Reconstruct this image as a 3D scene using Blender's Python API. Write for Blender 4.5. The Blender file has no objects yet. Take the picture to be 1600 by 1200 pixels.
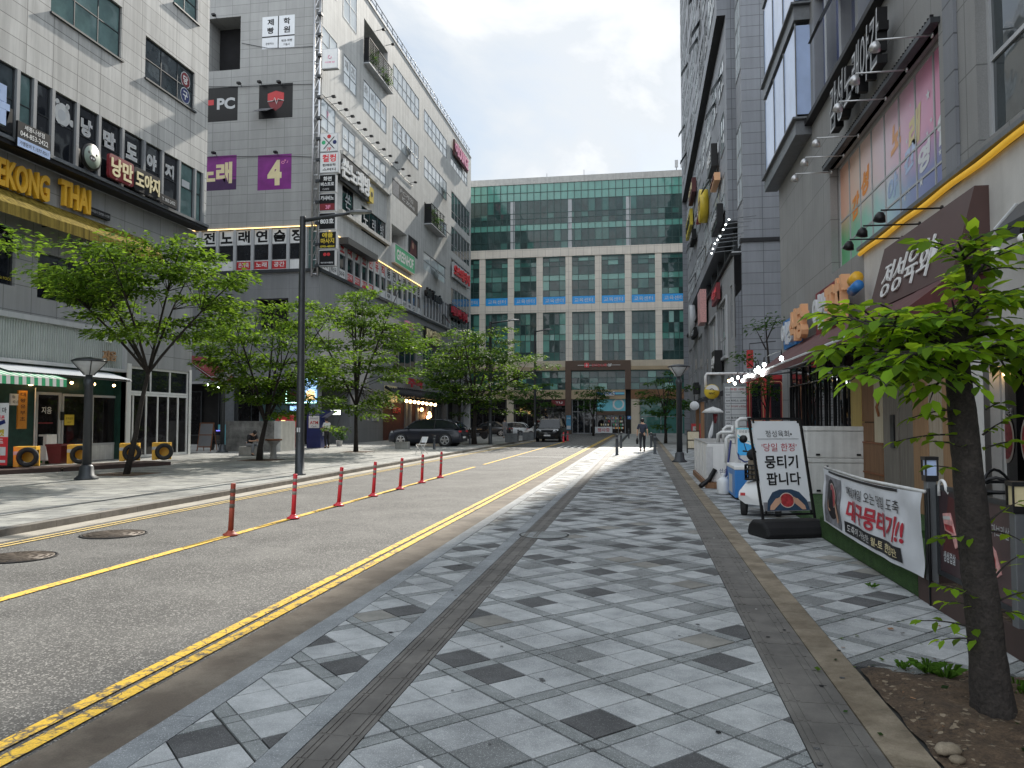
import bpy,bmesh,math,random
from mathutils import Vector,Matrix,Quaternion
random.seed(7)
sc=bpy.context.scene
col=sc.collection
R=math.radians
# ------------------------------------------------------------------ camera
FPX,EYE=1200.0,1.65
VPX,VPY=1003.0,656.5
_b=(600-VPY)/FPX
PITCH=math.atan(-_b);YAW=math.atan((VPX-800)/FPX*math.cos(PITCH))
CR=Vector((math.cos(YAW),math.sin(YAW),0))
CF=Vector((-math.sin(YAW)*math.cos(PITCH),math.cos(YAW)*math.cos(PITCH),math.sin(PITCH)))
CU=CR.cross(CF)
CP=Vector((0,0,EYE))
cam=bpy.data.cameras.new('camera');cam.lens=27.0;cam.sensor_width=36.0
cam.clip_start=0.05;cam.clip_end=3000
camo=bpy.data.objects.new('camera',cam);col.objects.link(camo)
camo.matrix_world=Matrix(((CR.x,CU.x,-CF.x,CP.x),(CR.y,CU.y,-CF.y,CP.y),(CR.z,CU.z,-CF.z,CP.z),(0,0,0,1)))
sc.camera=camo
# ------------------------------------------------------------------ light
CLOUD_FILL=2.1
SUN_EL,SUN_AZ=R(34.5),R(5.5)
sv=Vector((math.sin(SUN_AZ)*math.cos(SUN_EL),math.cos(SUN_AZ)*math.cos(SUN_EL),math.sin(SUN_EL)))
sun=bpy.data.lights.new('sun','SUN');sun.energy=3.2;sun.angle=R(0.6);sun.color=(1.0,0.94,0.84)
suno=bpy.data.objects.new('sun',sun);col.objects.link(suno)
suno.rotation_euler=sv.to_track_quat('Z','Y').to_euler()
suno.location=(20,80,90)
w=bpy.data.worlds.new('World');sc.world=w;w.use_nodes=True
nt=w.node_tree;nt.nodes.clear()
def N(nt,t,**k):
    n=nt.nodes.new(t)
    for a,v in k.items():
        if a.startswith('i_'):
            n.inputs[int(a[2:]) if a[2:].isdigit() else a[2:].replace('_',' ')].default_value=v
        else:setattr(n,a,v)
    return n
sky=N(nt,'ShaderNodeTexSky',sky_type='NISHITA',sun_disc=False,sun_elevation=SUN_EL,sun_rotation=SUN_AZ,
        air_density=1.2,dust_density=1.0,ozone_density=1.0)
L=nt.links.new
tcw=N(nt,'ShaderNodeTexCoord');sxw=N(nt,'ShaderNodeSeparateXYZ');L(tcw.outputs['Generated'],sxw.inputs[0])
mp=N(nt,'ShaderNodeMapping');mp.inputs['Scale'].default_value=(1.0,1.0,1.9);mp.inputs['Rotation'].default_value=(0.1,0.25,0.7)
nz=N(nt,'ShaderNodeTexNoise',i_Scale=2.6,i_Detail=9.0,i_Roughness=0.55,i_Distortion=0.5)
L(tcw.outputs['Generated'],mp.inputs[0]);L(mp.outputs[0],nz.inputs['Vector'])
rmp=N(nt,'ShaderNodeValToRGB');e=rmp.color_ramp.elements        # thin veil: how much blue comes through
e[0].position=.36;e[0].color=(.80,.80,.80,1);e[1].position=.52;e[1].color=(1,1,1,1)
rm2=N(nt,'ShaderNodeValToRGB');e=rm2.color_ramp.elements       # grey and white parts of the cloud
e[0].position=.37;e[0].color=(2.1,2.6,3.15,1);e[1].position=.60;e[1].color=(5.0,5.1,5.22,1)
q=rm2.color_ramp.elements.new(.48);q.color=(3.5,3.8,4.12,1)
L(nz.outputs[0],rmp.inputs[0]);L(nz.outputs[0],rm2.inputs[0])
# clouds brightened overhead and behind the camera: unseen fill added to lift the shade
gr=N(nt,'ShaderNodeMapRange',i_1=.75,i_2=-.35,i_3=1.0,i_4=CLOUD_FILL);L(sxw.outputs[1],gr.inputs[0])
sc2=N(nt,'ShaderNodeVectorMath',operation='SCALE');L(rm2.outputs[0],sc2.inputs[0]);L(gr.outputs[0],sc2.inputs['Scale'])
mixc=N(nt,'ShaderNodeMix',data_type='RGBA')
bg=N(nt,'ShaderNodeBackground',i_Strength=0.10)
wo=N(nt,'ShaderNodeOutputWorld')
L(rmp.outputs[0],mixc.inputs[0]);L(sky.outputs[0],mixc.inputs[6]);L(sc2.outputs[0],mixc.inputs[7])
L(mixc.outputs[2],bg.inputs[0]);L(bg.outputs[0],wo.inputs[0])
vs=sc.view_settings;vs.view_transform='Standard';vs.look='None';vs.exposure=1.1;vs.gamma=1.0;vs.use_curve_mapping=False
sc.cycles.max_bounces=7;sc.cycles.diffuse_bounces=4;sc.cycles.glossy_bounces=4;sc.cycles.transparent_max_bounces=6
sc.cycles.transmission_bounces=3;sc.cycles.caustics_reflective=False;sc.cycles.caustics_refractive=False
sc.cycles.use_denoising=True;sc.cycles.sample_clamp_indirect=6

# ------------------------------------------------------------------ helpers
def ray(x,y):return CF + CR*((x-800)/FPX) + CU*((600-y)/FPX)
def G(x,y,z=0.0):
    d=ray(x,y);return CP + d*((z-EYE)/d.z)
def AX(x,y,X):
    d=ray(x,y);return CP + d*(X/d.x)
def AY(x,y,Y):
    d=ray(x,y);return CP + d*(Y/d.y)
ZV=Vector((0,0,1))
class PL:
    """a vertical plane: u to the viewer's right, v up, d out of the wall"""
    def __init__(s,o,n):
        s.o=Vector(o);s.n=Vector(n).normalized();s.u=ZV.cross(s.n)
    def P(s,u,v,d=0.0):return s.o + s.u*u + ZV*v + s.n*d
    def at(s,x,y,d=0.0):
        q=ray(x,y);o=s.o + s.n*d
        p=CP + q*((o-CP).dot(s.n)/q.dot(s.n)) - s.o
        return p.dot(s.u),p.z
    def rect(s,x0,y0,x1,y1,d=0.0):
        """pixel corner x0,y0 (top, on the edge x0) and x1,y1 (bottom, on the edge x1)"""
        a=s.at(x0,y0,d);b=s.at(x1,y1,d)
        return (min(a[0],b[0]),max(a[0],b[0]),min(a[1],b[1]),max(a[1],b[1]))
    def rectl(s,xs,ytop,ybot,xo,d=0.0):
        """heights read on the vertical edge xs, the other edge at xo"""
        a=s.at(xs,ytop,d);b=s.at(xs,ybot,d);c=s.at(xo,(ytop+ybot)/2,d)
        return (min(a[0],c[0]),max(a[0],c[0]),b[1],a[1])
class SK(PL):
    """like PL with free axes (tilted boards)"""
    def __init__(s,o,u,v):
        s.o=Vector(o);s.u=Vector(u).normalized();s.v=Vector(v).normalized();s.n=s.u.cross(s.v)
    def P(s,u,v,d=0.0):return s.o + s.u*u + s.v*v + s.n*d
FLAT=SK((0,0,0),(1,0,0),(0,1,0))
_tc={}
_ts=bpy.data.scenes.new('letters')      # glyph outlines are read in a scene of their own, removed at the end
def glyphs(s,bold,extr,spacing):
    k=(s,bold,extr,spacing)
    if k not in _tc:
        c=bpy.data.curves.new('t','FONT');c.body=s;c.size=1;c.offset=bold;c.extrude=extr;c.resolution_u=3
        c.space_character=spacing
        o=bpy.data.objects.new('t',c);_ts.collection.objects.link(o)
        with bpy.context.temp_override(scene=_ts,view_layer=_ts.view_layers[0]):
            dg=bpy.context.evaluated_depsgraph_get();m=bpy.data.meshes.new_from_object(o.evaluated_get(dg))
        V=[v.co.copy() for v in m.vertices];F=[tuple(p.vertices) for p in m.polygons]
        bpy.data.objects.remove(o);bpy.data.curves.remove(c);bpy.data.meshes.remove(m)
        _tc[k]=(V,F)
    return _tc[k]
M={}
class MB:
    def __init__(s):s.v=[];s.f=[];s.m=[];s.ms=[];s.mat=None;s.sm=[];s.smooth=False;s.pc=[]
    def use(s,m):
        s.mat=m
        if m not in s.ms:s.ms.append(m)
        return s
    def face(s,pts):
        i=len(s.v);s.v+=[Vector(p) for p in pts];s.f.append(tuple(range(i,i+len(pts))));s.m.append(s.ms.index(s.mat));s.sm.append(s.smooth)
    def raw(s,V,F):
        i=len(s.v);s.v+=[Vector(p) for p in V];s.pc.append((i,len(s.f)))
        k=s.ms.index(s.mat)
        for f in F:s.f.append(tuple(i+j for j in f));s.m.append(k);s.sm.append(s.smooth)
    def box(s,a,b):
        x0,y0,z0=(min(a[i],b[i]) for i in range(3));x1,y1,z1=(max(a[i],b[i]) for i in range(3))
        s.raw([(x0,y0,z0),(x1,y0,z0),(x1,y1,z0),(x0,y1,z0),(x0,y0,z1),(x1,y0,z1),(x1,y1,z1),(x0,y1,z1)],
              [(0,3,2,1),(4,5,6,7),(0,1,5,4),(1,2,6,5),(2,3,7,6),(3,0,4,7)])
    def pbox(s,pl,u0,u1,v0,v1,d0,d1):
        P=pl.P
        s.raw([P(u0,v0,d0),P(u1,v0,d0),P(u1,v1,d0),P(u0,v1,d0),P(u0,v0,d1),P(u1,v0,d1),P(u1,v1,d1),P(u0,v1,d1)],
              [(0,3,2,1),(4,5,6,7),(0,1,5,4),(1,2,6,5),(2,3,7,6),(3,0,4,7)])
    def rbox(s,pl,u0,u1,v0,v1,d0,d1,r,n=3):
        """rounded outline in the plane, extruded"""
        pts=[]
        for cu,cv,a0 in ((u1-r,v1-r,0),(u0+r,v1-r,90),(u0+r,v0+r,180),(u1-r,v0+r,270)):
            for k in range(n+1):
                a=R(a0+90*k/n);pts.append((cu+r*math.cos(a),cv+r*math.sin(a)))
        s.prism(pl,pts,d0,d1)
    def prism(s,pl,pts,d0,d1):
        n=len(pts);ar=sum(pts[i][0]*pts[(i+1) % n][1]-pts[(i+1) % n][0]*pts[i][1] for i in range(n))
        if ar<0:pts=pts[::-1]
        V=[pl.P(u,v,d0) for u,v in pts]+[pl.P(u,v,d1) for u,v in pts]
        F=[tuple(range(n-1,-1,-1)),tuple(range(n,2*n))]+[(i,(i+1) % n,n+(i+1) % n,n+i) for i in range(n)]
        s.raw(V,F)
    def pquad(s,pl,u0,u1,v0,v1,d=0.0):
        s.face([pl.P(u0,v0,d),pl.P(u1,v0,d),pl.P(u1,v1,d),pl.P(u0,v1,d)])
    def tube(s,pts,r,n=8,caps=True):
        pts=[Vector(p) for p in pts];rs=r if isinstance(r,(list,tuple)) else [r]*len(pts)
        V=[];ref=None
        for i,p in enumerate(pts):
            t=(pts[min(i+1,len(pts)-1)]-pts[max(i-1,0)]).normalized()
            if ref is None:
                ref=Vector((0,0,1)) if abs(t.z)<.9 else Vector((1,0,0))
            a=t.cross(ref).normalized();b=a.cross(t);ref=b
            for k in range(n):
                q=2*math.pi*k/n;V.append(p+(a*math.cos(q)+b*math.sin(q))*rs[i])
        F=[]
        for i in range(len(pts)-1):
            for k in range(n):
                F.append((i*n+k,i*n+(k+1) % n,(i+1)*n+(k+1) % n,(i+1)*n+k))
        if caps:F+=[tuple(range(n-1,-1,-1)),tuple(range((len(pts)-1)*n,len(pts)*n))]
        sm=s.smooth;s.smooth=n>5;s.raw(V,F);s.smooth=sm
    def lathe(s,c,prof,n=16,ax=None):
        """prof: list of (radius, height) along axis ax from c"""
        c=Vector(c);ax=Vector(ax or (0,0,1)).normalized()
        a=ax.orthogonal().normalized();b=ax.cross(a)
        V=[];F=[]
        for r,h in prof:
            for k in range(n):
                q=2*math.pi*k/n;V.append(c+ax*h+(a*math.cos(q)+b*math.sin(q))*max(r,1e-4))
        for i in range(len(prof)-1):
            for k in range(n):F.append((i*n+k,i*n+(k+1) % n,(i+1)*n+(k+1) % n,(i+1)*n+k))
        F+=[tuple(range(n-1,-1,-1)),tuple(range((len(prof)-1)*n,len(prof)*n))]
        sm=s.smooth;s.smooth=True;s.raw(V,F);s.smooth=sm
    def ball(s,c,r,n=10,sc_=(1,1,1)):
        V=[];F=[];h=max(4,n//2);c=Vector(c)
        for i in range(h+1):
            t=math.pi*i/h
            for k in range(n):
                q=2*math.pi*k/n
                V.append(c+Vector((math.sin(t)*math.cos(q)*sc_[0],math.sin(t)*math.sin(q)*sc_[1],math.cos(t)*sc_[2]))*r)
        for i in range(h):
            for k in range(n):F.append((i*n+k,(i+1)*n+k,(i+1)*n+(k+1) % n,i*n+(k+1) % n))
        sm=s.smooth;s.smooth=True;s.raw(V,F);s.smooth=sm
    def disc(s,pl,u,v,r,d=0.0,n=20,r2=None):
        r2=r2 or r
        s.face([pl.P(u+r*math.cos(2*math.pi*k/n),v+r2*math.sin(2*math.pi*k/n),d) for k in range(n)])
    def text(s,t,pl,u,v,h=None,wd=None,d=0.0,ext=0.0,bold=0.0,spacing=1.0,shear=0.0,rot=0.0):
        """centred at u,v; h = full height, wd = full width; either may be None (keeps the ratio)"""
        V,F=glyphs(t,bold,0.0,spacing)
        if not V:return
        x0=min(p.x for p in V);x1=max(p.x for p in V);y0=min(p.y for p in V);y1=max(p.y for p in V)
        if h is None:sx=sy=wd/(x1-x0)
        elif wd is None:sx=sy=h/max(y1-y0,.01)
        else:sx=wd/max(x1-x0,.01);sy=h/max(y1-y0,.01)
        mx,my=(x0+x1)/2,(y0+y1)/2;c,q=math.cos(rot),math.sin(rot)
        def f(p,dd):
            a=(p.x-mx)*sx;b=(p.y-my)*sy;a+=shear*b
            return pl.P(u+a*c-b*q,v+a*q+b*c,dd)
        s.raw([f(p,d+ext) for p in V],F)
        if ext>0:
            n=len(V);ed={}
            for fc in F:
                for i in range(len(fc)):
                    e_=(fc[i],fc[(i+1) % len(fc)]);ed[e_]=1
            side=[e_ for e_ in ed if (e_[1],e_[0]) not in ed]
            m={};VV=[]
            for a,b in side:
                for k in (a,b):
                    if k not in m:m[k]=len(VV);VV+=[f(V[k],d),f(V[k],d+ext)]
            s.raw(VV,[(m[a],m[b],m[b]+1,m[a]+1) for a,b in side])
    def each(s,name,parent):
        """every piece (one raw() call) becomes a part of its own"""
        ends=s.pc[1:]+[(len(s.v),len(s.f))]
        for (v0,f0),(v1,f1) in zip(s.pc,ends):
            m=MB();m.ms=s.ms;m.v=s.v[v0:v1];m.f=[tuple(j-v0 for j in f) for f in s.f[f0:f1]];m.m=s.m[f0:f1];m.sm=s.sm[f0:f1];m.build(name,parent)
    def lb(s,name,parent,**k):return s.build(name,parent,world=False,**k)
    def build(s,name,parent=None,label=None,kind=None,world=True,origin=None,bevel=0.0):
        me=bpy.data.meshes.new(name)
        off=Vector((0,0,0))
        if world and parent is not None:off=wloc(parent)
        if origin is not None:off=off+Vector(origin)
        me.from_pydata([p-off for p in s.v],[],s.f)
        for k in s.ms:me.materials.append(M[k])
        me.polygons.foreach_set('material_index',s.m);me.polygons.foreach_set('use_smooth',s.sm)
        me.update()
        o=bpy.data.objects.new(name,me);col.objects.link(o)
        if parent is not None:o.parent=parent
        if origin is not None:o.location=Vector(origin)
        if label:o['label']=label
        if kind:o['kind']=kind
        if bevel:
            b=o.modifiers.new('b','BEVEL');b.width=bevel;b.segments=2;b.limit_method='ANGLE';b.angle_limit=R(40)
        return o
def U(k):return MB().use(k)
def wloc(o):
    v=Vector(o.location)
    while o.parent is not None:o=o.parent;v+=Vector(o.location)
    return v
def thing(name,label,cat,loc=(0,0,0),rz=0.0,group=None,kind=None):
    o=bpy.data.objects.new(name,None);o.empty_display_size=.3;col.objects.link(o)
    o.location=loc;o.rotation_euler=(0,0,rz);tag(o,label,cat,group,kind);return o
def tag(o,label,cat,group=None,kind=None):
    o['label']=label;o['category']=cat
    if group:o['group']=group
    if kind:o['kind']=kind
    return o
def copy_tree(o,parent=None):
    c=o.copy();col.objects.link(c)
    if parent is not None:c.parent=parent
    for ch in list(o.children):copy_tree(ch,c)
    return c
def facade(mb,pl,u0,u1,v0,v1,holes,depth=0.2,rev=None,d=0.0):
    us=sorted({u0,u1}|{min(max(h[i],u0),u1) for h in holes for i in (0,1)})
    vsn=sorted({v0,v1}|{min(max(h[i],v0),v1) for h in holes for i in (2,3)})
    for a,b in zip(us,us[1:]):
        if b-a<1e-5:continue
        run=None
        for c,e_ in zip(vsn,vsn[1:]):
            mu,mv=(a+b)/2,(c+e_)/2
            inside=any(h[0]<mu<h[1] and h[2]<mv<h[3] for h in holes)
            if inside:
                if run:mb.pquad(pl,a,b,run[0],run[1],d);run=None
            else:run=(run[0] if run else c,e_)
        if run:mb.pquad(pl,a,b,run[0],run[1],d)
    m0=mb.mat
    if rev:mb.use(rev)
    for h in holes:
        a,b,c,e_=h[:4];P=pl.P;k=d-(h[4] if len(h)>4 else depth)
        mb.face([P(a,c,d),P(a,c,k),P(a,e_,k),P(a,e_,d)][::-1]);mb.face([P(b,c,d),P(b,e_,d),P(b,e_,k),P(b,c,k)][::-1])
        mb.face([P(a,c,d),P(b,c,d),P(b,c,k),P(a,c,k)][::-1]);mb.face([P(a,e_,d),P(a,e_,k),P(b,e_,k),P(b,e_,d)][::-1])
    mb.use(m0)
def window(T,pl,r,d=-0.15,nx=2,ny=2,fw=0.05,frame='frame_dark',glass='glass',us=None,vs_=None,name='window',pane=True,blind=None):
    """frame with mullions as one part, its glass a sub-part; us / vs_: inner mullion positions as fractions"""
    u0,u1,v0,v1=r[:4]
    f=U(frame);t=.06
    us=us if us is not None else [i/nx for i in range(1,nx)]
    vs_=vs_ if vs_ is not None else [i/ny for i in range(1,ny)]
    f.pbox(pl,u0,u1,v0,v0+fw,d,d+t);f.pbox(pl,u0,u1,v1-fw,v1,d,d+t)
    f.pbox(pl,u0,u0+fw,v0+fw,v1-fw,d,d+t);f.pbox(pl,u1-fw,u1,v0+fw,v1-fw,d,d+t)
    for k in us:c=u0+(u1-u0)*k;f.pbox(pl,c-fw*.4,c+fw*.4,v0+fw,v1-fw,d,d+t*.9)
    for k in vs_:
        c=v0+(v1-v0)*k;a=[0]+list(us)+[1]
        for q,z in zip(a,a[1:]):f.pbox(pl,u0+(u1-u0)*q+fw*(1 if q==0 else .4),u0+(u1-u0)*z-fw*(1 if z==1 else .4),c-fw*.35,c+fw*.35,d,d+t*.85)
    o=f.build(name,T)
    if pane:
        g=U(glass)
        a=[0]+list(us)+[1];b=[0]+list(vs_)+[1]
        for q,z in zip(a,a[1:]):
            for c,e_ in zip(b,b[1:]):
                # every sheet of glass sits a hair out of true
                ju,jv=random.uniform(-.006,.006),random.uniform(-.006,.006)
                U0,U1,V0,V1=u0+(u1-u0)*q,u0+(u1-u0)*z,v0+(v1-v0)*c,v0+(v1-v0)*e_
                g.face([pl.P(U0,V0,d+.02+ju+jv),pl.P(U1,V0,d+.02-ju+jv),pl.P(U1,V1,d+.02-ju-jv),pl.P(U0,V1,d+.02+ju-jv)])
        go=g.build('pane',o,world=False,origin=None)
        me=go.data;off=wloc(T)
        for vtx in me.vertices:vtx.co-=off
    return o
# ------------------------------------------------------------------ materials
def newmat(name):
    m=bpy.data.materials.new(name);m.use_nodes=True;M[name]=m
    nt=m.node_tree;b=nt.nodes['Principled BSDF'];return m,nt,b
def pm(name,c,rough=.6,met=0.0,var=.12,scale=2.5,bump=0.0,bscale=40.0,spec=.5,emit=None,es=1.0,alpha=None,fine=0.0,fscale=120.0,streak=0.0):
    """painted / plain surface with mottling, optional fine grain, rain streaks and bump"""
    m,nt,b=newmat(name);L=nt.links.new
    tc=N(nt,'ShaderNodeTexCoord')
    nz=N(nt,'ShaderNodeTexNoise',i_Scale=scale,i_Detail=6.0,i_Roughness=.6);L(tc.outputs['Object'],nz.inputs['Vector'])
    mr=N(nt,'ShaderNodeMapRange',i_1=.3,i_2=.7,i_3=1-var,i_4=1+var);L(nz.outputs[0],mr.inputs[0]);val=mr.outputs[0]
    def mul(a,bb):
        q=N(nt,'ShaderNodeMath',operation='MULTIPLY');L(a,q.inputs[0]);L(bb,q.inputs[1]);return q.outputs[0]
    if fine:
        n2=N(nt,'ShaderNodeTexNoise',i_Scale=fscale,i_Detail=3.0);L(tc.outputs['Object'],n2.inputs['Vector'])
        m2=N(nt,'ShaderNodeMapRange',i_1=.3,i_2=.7,i_3=1-fine,i_4=1+fine);L(n2.outputs[0],m2.inputs[0]);val=mul(val,m2.outputs[0])
    if streak:
        mpn=N(nt,'ShaderNodeMapping');mpn.inputs['Scale'].default_value=(3.0,3.0,.12);L(tc.outputs['Object'],mpn.inputs[0])
        n3=N(nt,'ShaderNodeTexNoise',i_Scale=2.0,i_Detail=5.0,i_Roughness=.65);L(mpn.outputs[0],n3.inputs['Vector'])
        m3=N(nt,'ShaderNodeMapRange',i_1=.35,i_2=.6,i_3=1-streak,i_4=1.0);L(n3.outputs[0],m3.inputs[0]);val=mul(val,m3.outputs[0])
    mx=N(nt,'ShaderNodeVectorMath',operation='SCALE');mx.inputs[0].default_value=c[:3];L(val,mx.inputs['Scale']);L(mx.outputs[0],b.inputs['Base Color'])
    b.inputs['Roughness'].default_value=rough;b.inputs['Metallic'].default_value=met;b.inputs['Specular IOR Level'].default_value=spec
    if bump:
        n4=N(nt,'ShaderNodeTexNoise',i_Scale=bscale,i_Detail=4.0);L(tc.outputs['Object'],n4.inputs['Vector'])
        bp=N(nt,'ShaderNodeBump',i_Strength=bump,i_Distance=.02);L(n4.outputs[0],bp.inputs['Height']);L(bp.outputs[0],b.inputs['Normal'])
    if emit:b.inputs['Emission Color'].default_value=(*emit,1);b.inputs['Emission Strength'].default_value=es
    return m
def uv_nodes(nt):
    """(along the wall, height) from object coordinates, whichever way the wall faces"""
    L=nt.links.new
    tc=N(nt,'ShaderNodeTexCoord');ge=N(nt,'ShaderNodeNewGeometry');sx=N(nt,'ShaderNodeSeparateXYZ');sn=N(nt,'ShaderNodeSeparateXYZ')
    L(tc.outputs['Object'],sx.inputs[0]);L(ge.outputs['True Normal'],sn.inputs[0])
    ab=N(nt,'ShaderNodeMath',operation='ABSOLUTE');L(sn.outputs[0],ab.inputs[0])
    gt=N(nt,'ShaderNodeMath',operation='GREATER_THAN',i_1=.5);L(ab.outputs[0],gt.inputs[0])
    mx=N(nt,'ShaderNodeMix',data_type='FLOAT');L(gt.outputs[0],mx.inputs[0]);L(sx.outputs[0],mx.inputs[2]);L(sx.outputs[1],mx.inputs[3])
    cb=N(nt,'ShaderNodeCombineXYZ');L(mx.outputs[0],cb.inputs[0]);L(sx.outputs[2],cb.inputs[1])
    return cb.outputs[0],tc
def panelmat(name,c,joint,pw,ph,jt=.012,var=.06,streak=.15,rough=.7,fine=.05,off=(0,0),jvar=.5,bump=.15,stagger=0.0,tile=.08):
    """cladding panels with joints, each panel a little different, streaked by rain"""
    m,nt,b=newmat(name);L=nt.links.new
    uv,tc=uv_nodes(nt)
    mo=N(nt,'ShaderNodeMapping');mo.inputs['Location'].default_value=(off[0],off[1],0);L(uv,mo.inputs[0])
    br=N(nt,'ShaderNodeTexBrick',offset=stagger,squash=1.0)
    br.inputs['Scale'].default_value=1.0;br.inputs['Brick Width'].default_value=pw;br.inputs['Row Height'].default_value=ph
    br.inputs['Mortar Size'].default_value=jt;br.inputs['Mortar Smooth'].default_value=.1;br.inputs['Bias'].default_value=0
    br.inputs['Color1'].default_value=(1-tile,1-tile,1-tile,1);br.inputs['Color2'].default_value=(1+tile,1+tile,1+tile,1)
    k=sum(joint)/max(sum(c),1e-4)
    br.inputs['Mortar'].default_value=(k,k,k,1)
    L(mo.outputs[0],br.inputs['Vector'])
    nz=N(nt,'ShaderNodeTexNoise',i_Scale=.7,i_Detail=7.0,i_Roughness=.65);L(tc.outputs['Object'],nz.inputs['Vector'])
    mr=N(nt,'ShaderNodeMapRange',i_1=.3,i_2=.7,i_3=1-var,i_4=1+var);L(nz.outputs[0],mr.inputs[0])
    mpn=N(nt,'ShaderNodeMapping');mpn.inputs['Scale'].default_value=(2.2,2.2,.1);L(tc.outputs['Object'],mpn.inputs[0])
    n3=N(nt,'ShaderNodeTexNoise',i_Scale=1.6,i_Detail=6.0,i_Roughness=.7);L(mpn.outputs[0],n3.inputs['Vector'])
    m3=N(nt,'ShaderNodeMapRange',i_1=.38,i_2=.6,i_3=1-streak,i_4=1.0);L(n3.outputs[0],m3.inputs[0])
    n2=N(nt,'ShaderNodeTexNoise',i_Scale=60.0,i_Detail=3.0);L(tc.outputs['Object'],n2.inputs['Vector'])
    m2=N(nt,'ShaderNodeMapRange',i_1=.3,i_2=.7,i_3=1-fine,i_4=1+fine);L(n2.outputs[0],m2.inputs[0])
    a=N(nt,'ShaderNodeMath',operation='MULTIPLY');L(mr.outputs[0],a.inputs[0]);L(m3.outputs[0],a.inputs[1])
    a2=N(nt,'ShaderNodeMath',operation='MULTIPLY');L(a.outputs[0],a2.inputs[0]);L(m2.outputs[0],a2.inputs[1])
    v=N(nt,'ShaderNodeVectorMath',operation='SCALE');v.inputs[0].default_value=c;L(a2.outputs[0],v.inputs['Scale'])
    v2=N(nt,'ShaderNodeVectorMath',operation='MULTIPLY');L(v.outputs[0],v2.inputs[0]);L(br.outputs['Color'],v2.inputs[1])
    L(v2.outputs[0],b.inputs['Base Color']);b.inputs['Roughness'].default_value=rough
    bp=N(nt,'ShaderNodeBump',i_Strength=bump,i_Distance=.02);bp.invert=True;L(br.outputs['Fac'],bp.inputs['Height']);L(bp.outputs[0],b.inputs['Normal'])
    return m
def glassmat(name,c,rough=.03,ior=1.55,wave=.02,wscale=.8,var=.5,vscale=.9,warm=0.0,met=0.0):
    """opaque dark glazing: dim room behind, reflections in front, slightly wavy"""
    m,nt,b=newmat(name);L=nt.links.new
    tc=N(nt,'ShaderNodeTexCoord')
    nz=N(nt,'ShaderNodeTexNoise',i_Scale=vscale,i_Detail=4.0,i_Roughness=.7);L(tc.outputs['Object'],nz.inputs['Vector'])
    mr=N(nt,'ShaderNodeMapRange',i_1=.3,i_2=.7,i_3=1-var,i_4=1+var);L(nz.outputs[0],mr.inputs[0])
    v=N(nt,'ShaderNodeVectorMath',operation='SCALE');v.inputs[0].default_value=c;L(mr.outputs[0],v.inputs['Scale'])
    L(v.outputs[0],b.inputs['Base Color'])
    b.inputs['Roughness'].default_value=rough;b.inputs['IOR'].default_value=ior;b.inputs['Metallic'].default_value=met
    n4=N(nt,'ShaderNodeTexNoise',i_Scale=wscale,i_Detail=2.0);L(tc.outputs['Object'],n4.inputs['Vector'])
    bp=N(nt,'ShaderNodeBump',i_Strength=wave,i_Distance=1.0);L(n4.outputs[0],bp.inputs['Height']);L(bp.outputs[0],b.inputs['Normal'])
    return m
def leafmat(name,c,tr,var=.35):
    m,nt,b=newmat(name);L=nt.links.new
    ge=N(nt,'ShaderNodeNewGeometry');rp=N(nt,'ShaderNodeMapRange',i_3=1-var,i_4=1+var);L(ge.outputs['Random Per Island'],rp.inputs[0])
    v=N(nt,'ShaderNodeVectorMath',operation='SCALE');v.inputs[0].default_value=c;L(rp.outputs[0],v.inputs['Scale']);L(v.outputs[0],b.inputs['Base Color'])
    b.inputs['Roughness'].default_value=.6;b.inputs['Specular IOR Level'].default_value=.12
    t=N(nt,'ShaderNodeBsdfTranslucent');v2=N(nt,'ShaderNodeVectorMath',operation='SCALE');v2.inputs[0].default_value=tr;L(rp.outputs[0],v2.inputs['Scale']);L(v2.outputs[0],t.inputs[0])
    mx=N(nt,'ShaderNodeMixShader',i_0=.45);L(b.outputs[0],mx.inputs[1]);L(t.outputs[0],mx.inputs[2])
    L(mx.outputs[0],nt.nodes['Material Output'].inputs[0]);return m
def woodmat(name,c,c2,rough=.7,scale=(14,14,.8)):
    m,nt,b=newmat(name);L=nt.links.new
    tc=N(nt,'ShaderNodeTexCoord');mp=N(nt,'ShaderNodeMapping');mp.inputs['Scale'].default_value=scale;L(tc.outputs['Object'],mp.inputs[0])
    nz=N(nt,'ShaderNodeTexNoise',i_Scale=1.5,i_Detail=8.0,i_Roughness=.7,i_Distortion=.6);L(mp.outputs[0],nz.inputs['Vector'])
    cr=N(nt,'ShaderNodeValToRGB');e=cr.color_ramp.elements;e[0].position=.33;e[1].position=.68;e[0].color=(*c2,1);e[1].color=(*c,1)
    L(nz.outputs[0],cr.inputs[0]);L(cr.outputs[0],b.inputs['Base Color']);b.inputs['Roughness'].default_value=rough
    bp=N(nt,'ShaderNodeBump',i_Strength=.25,i_Distance=.01);L(nz.outputs[0],bp.inputs['Height']);L(bp.outputs[0],b.inputs['Normal']);return m
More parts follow.
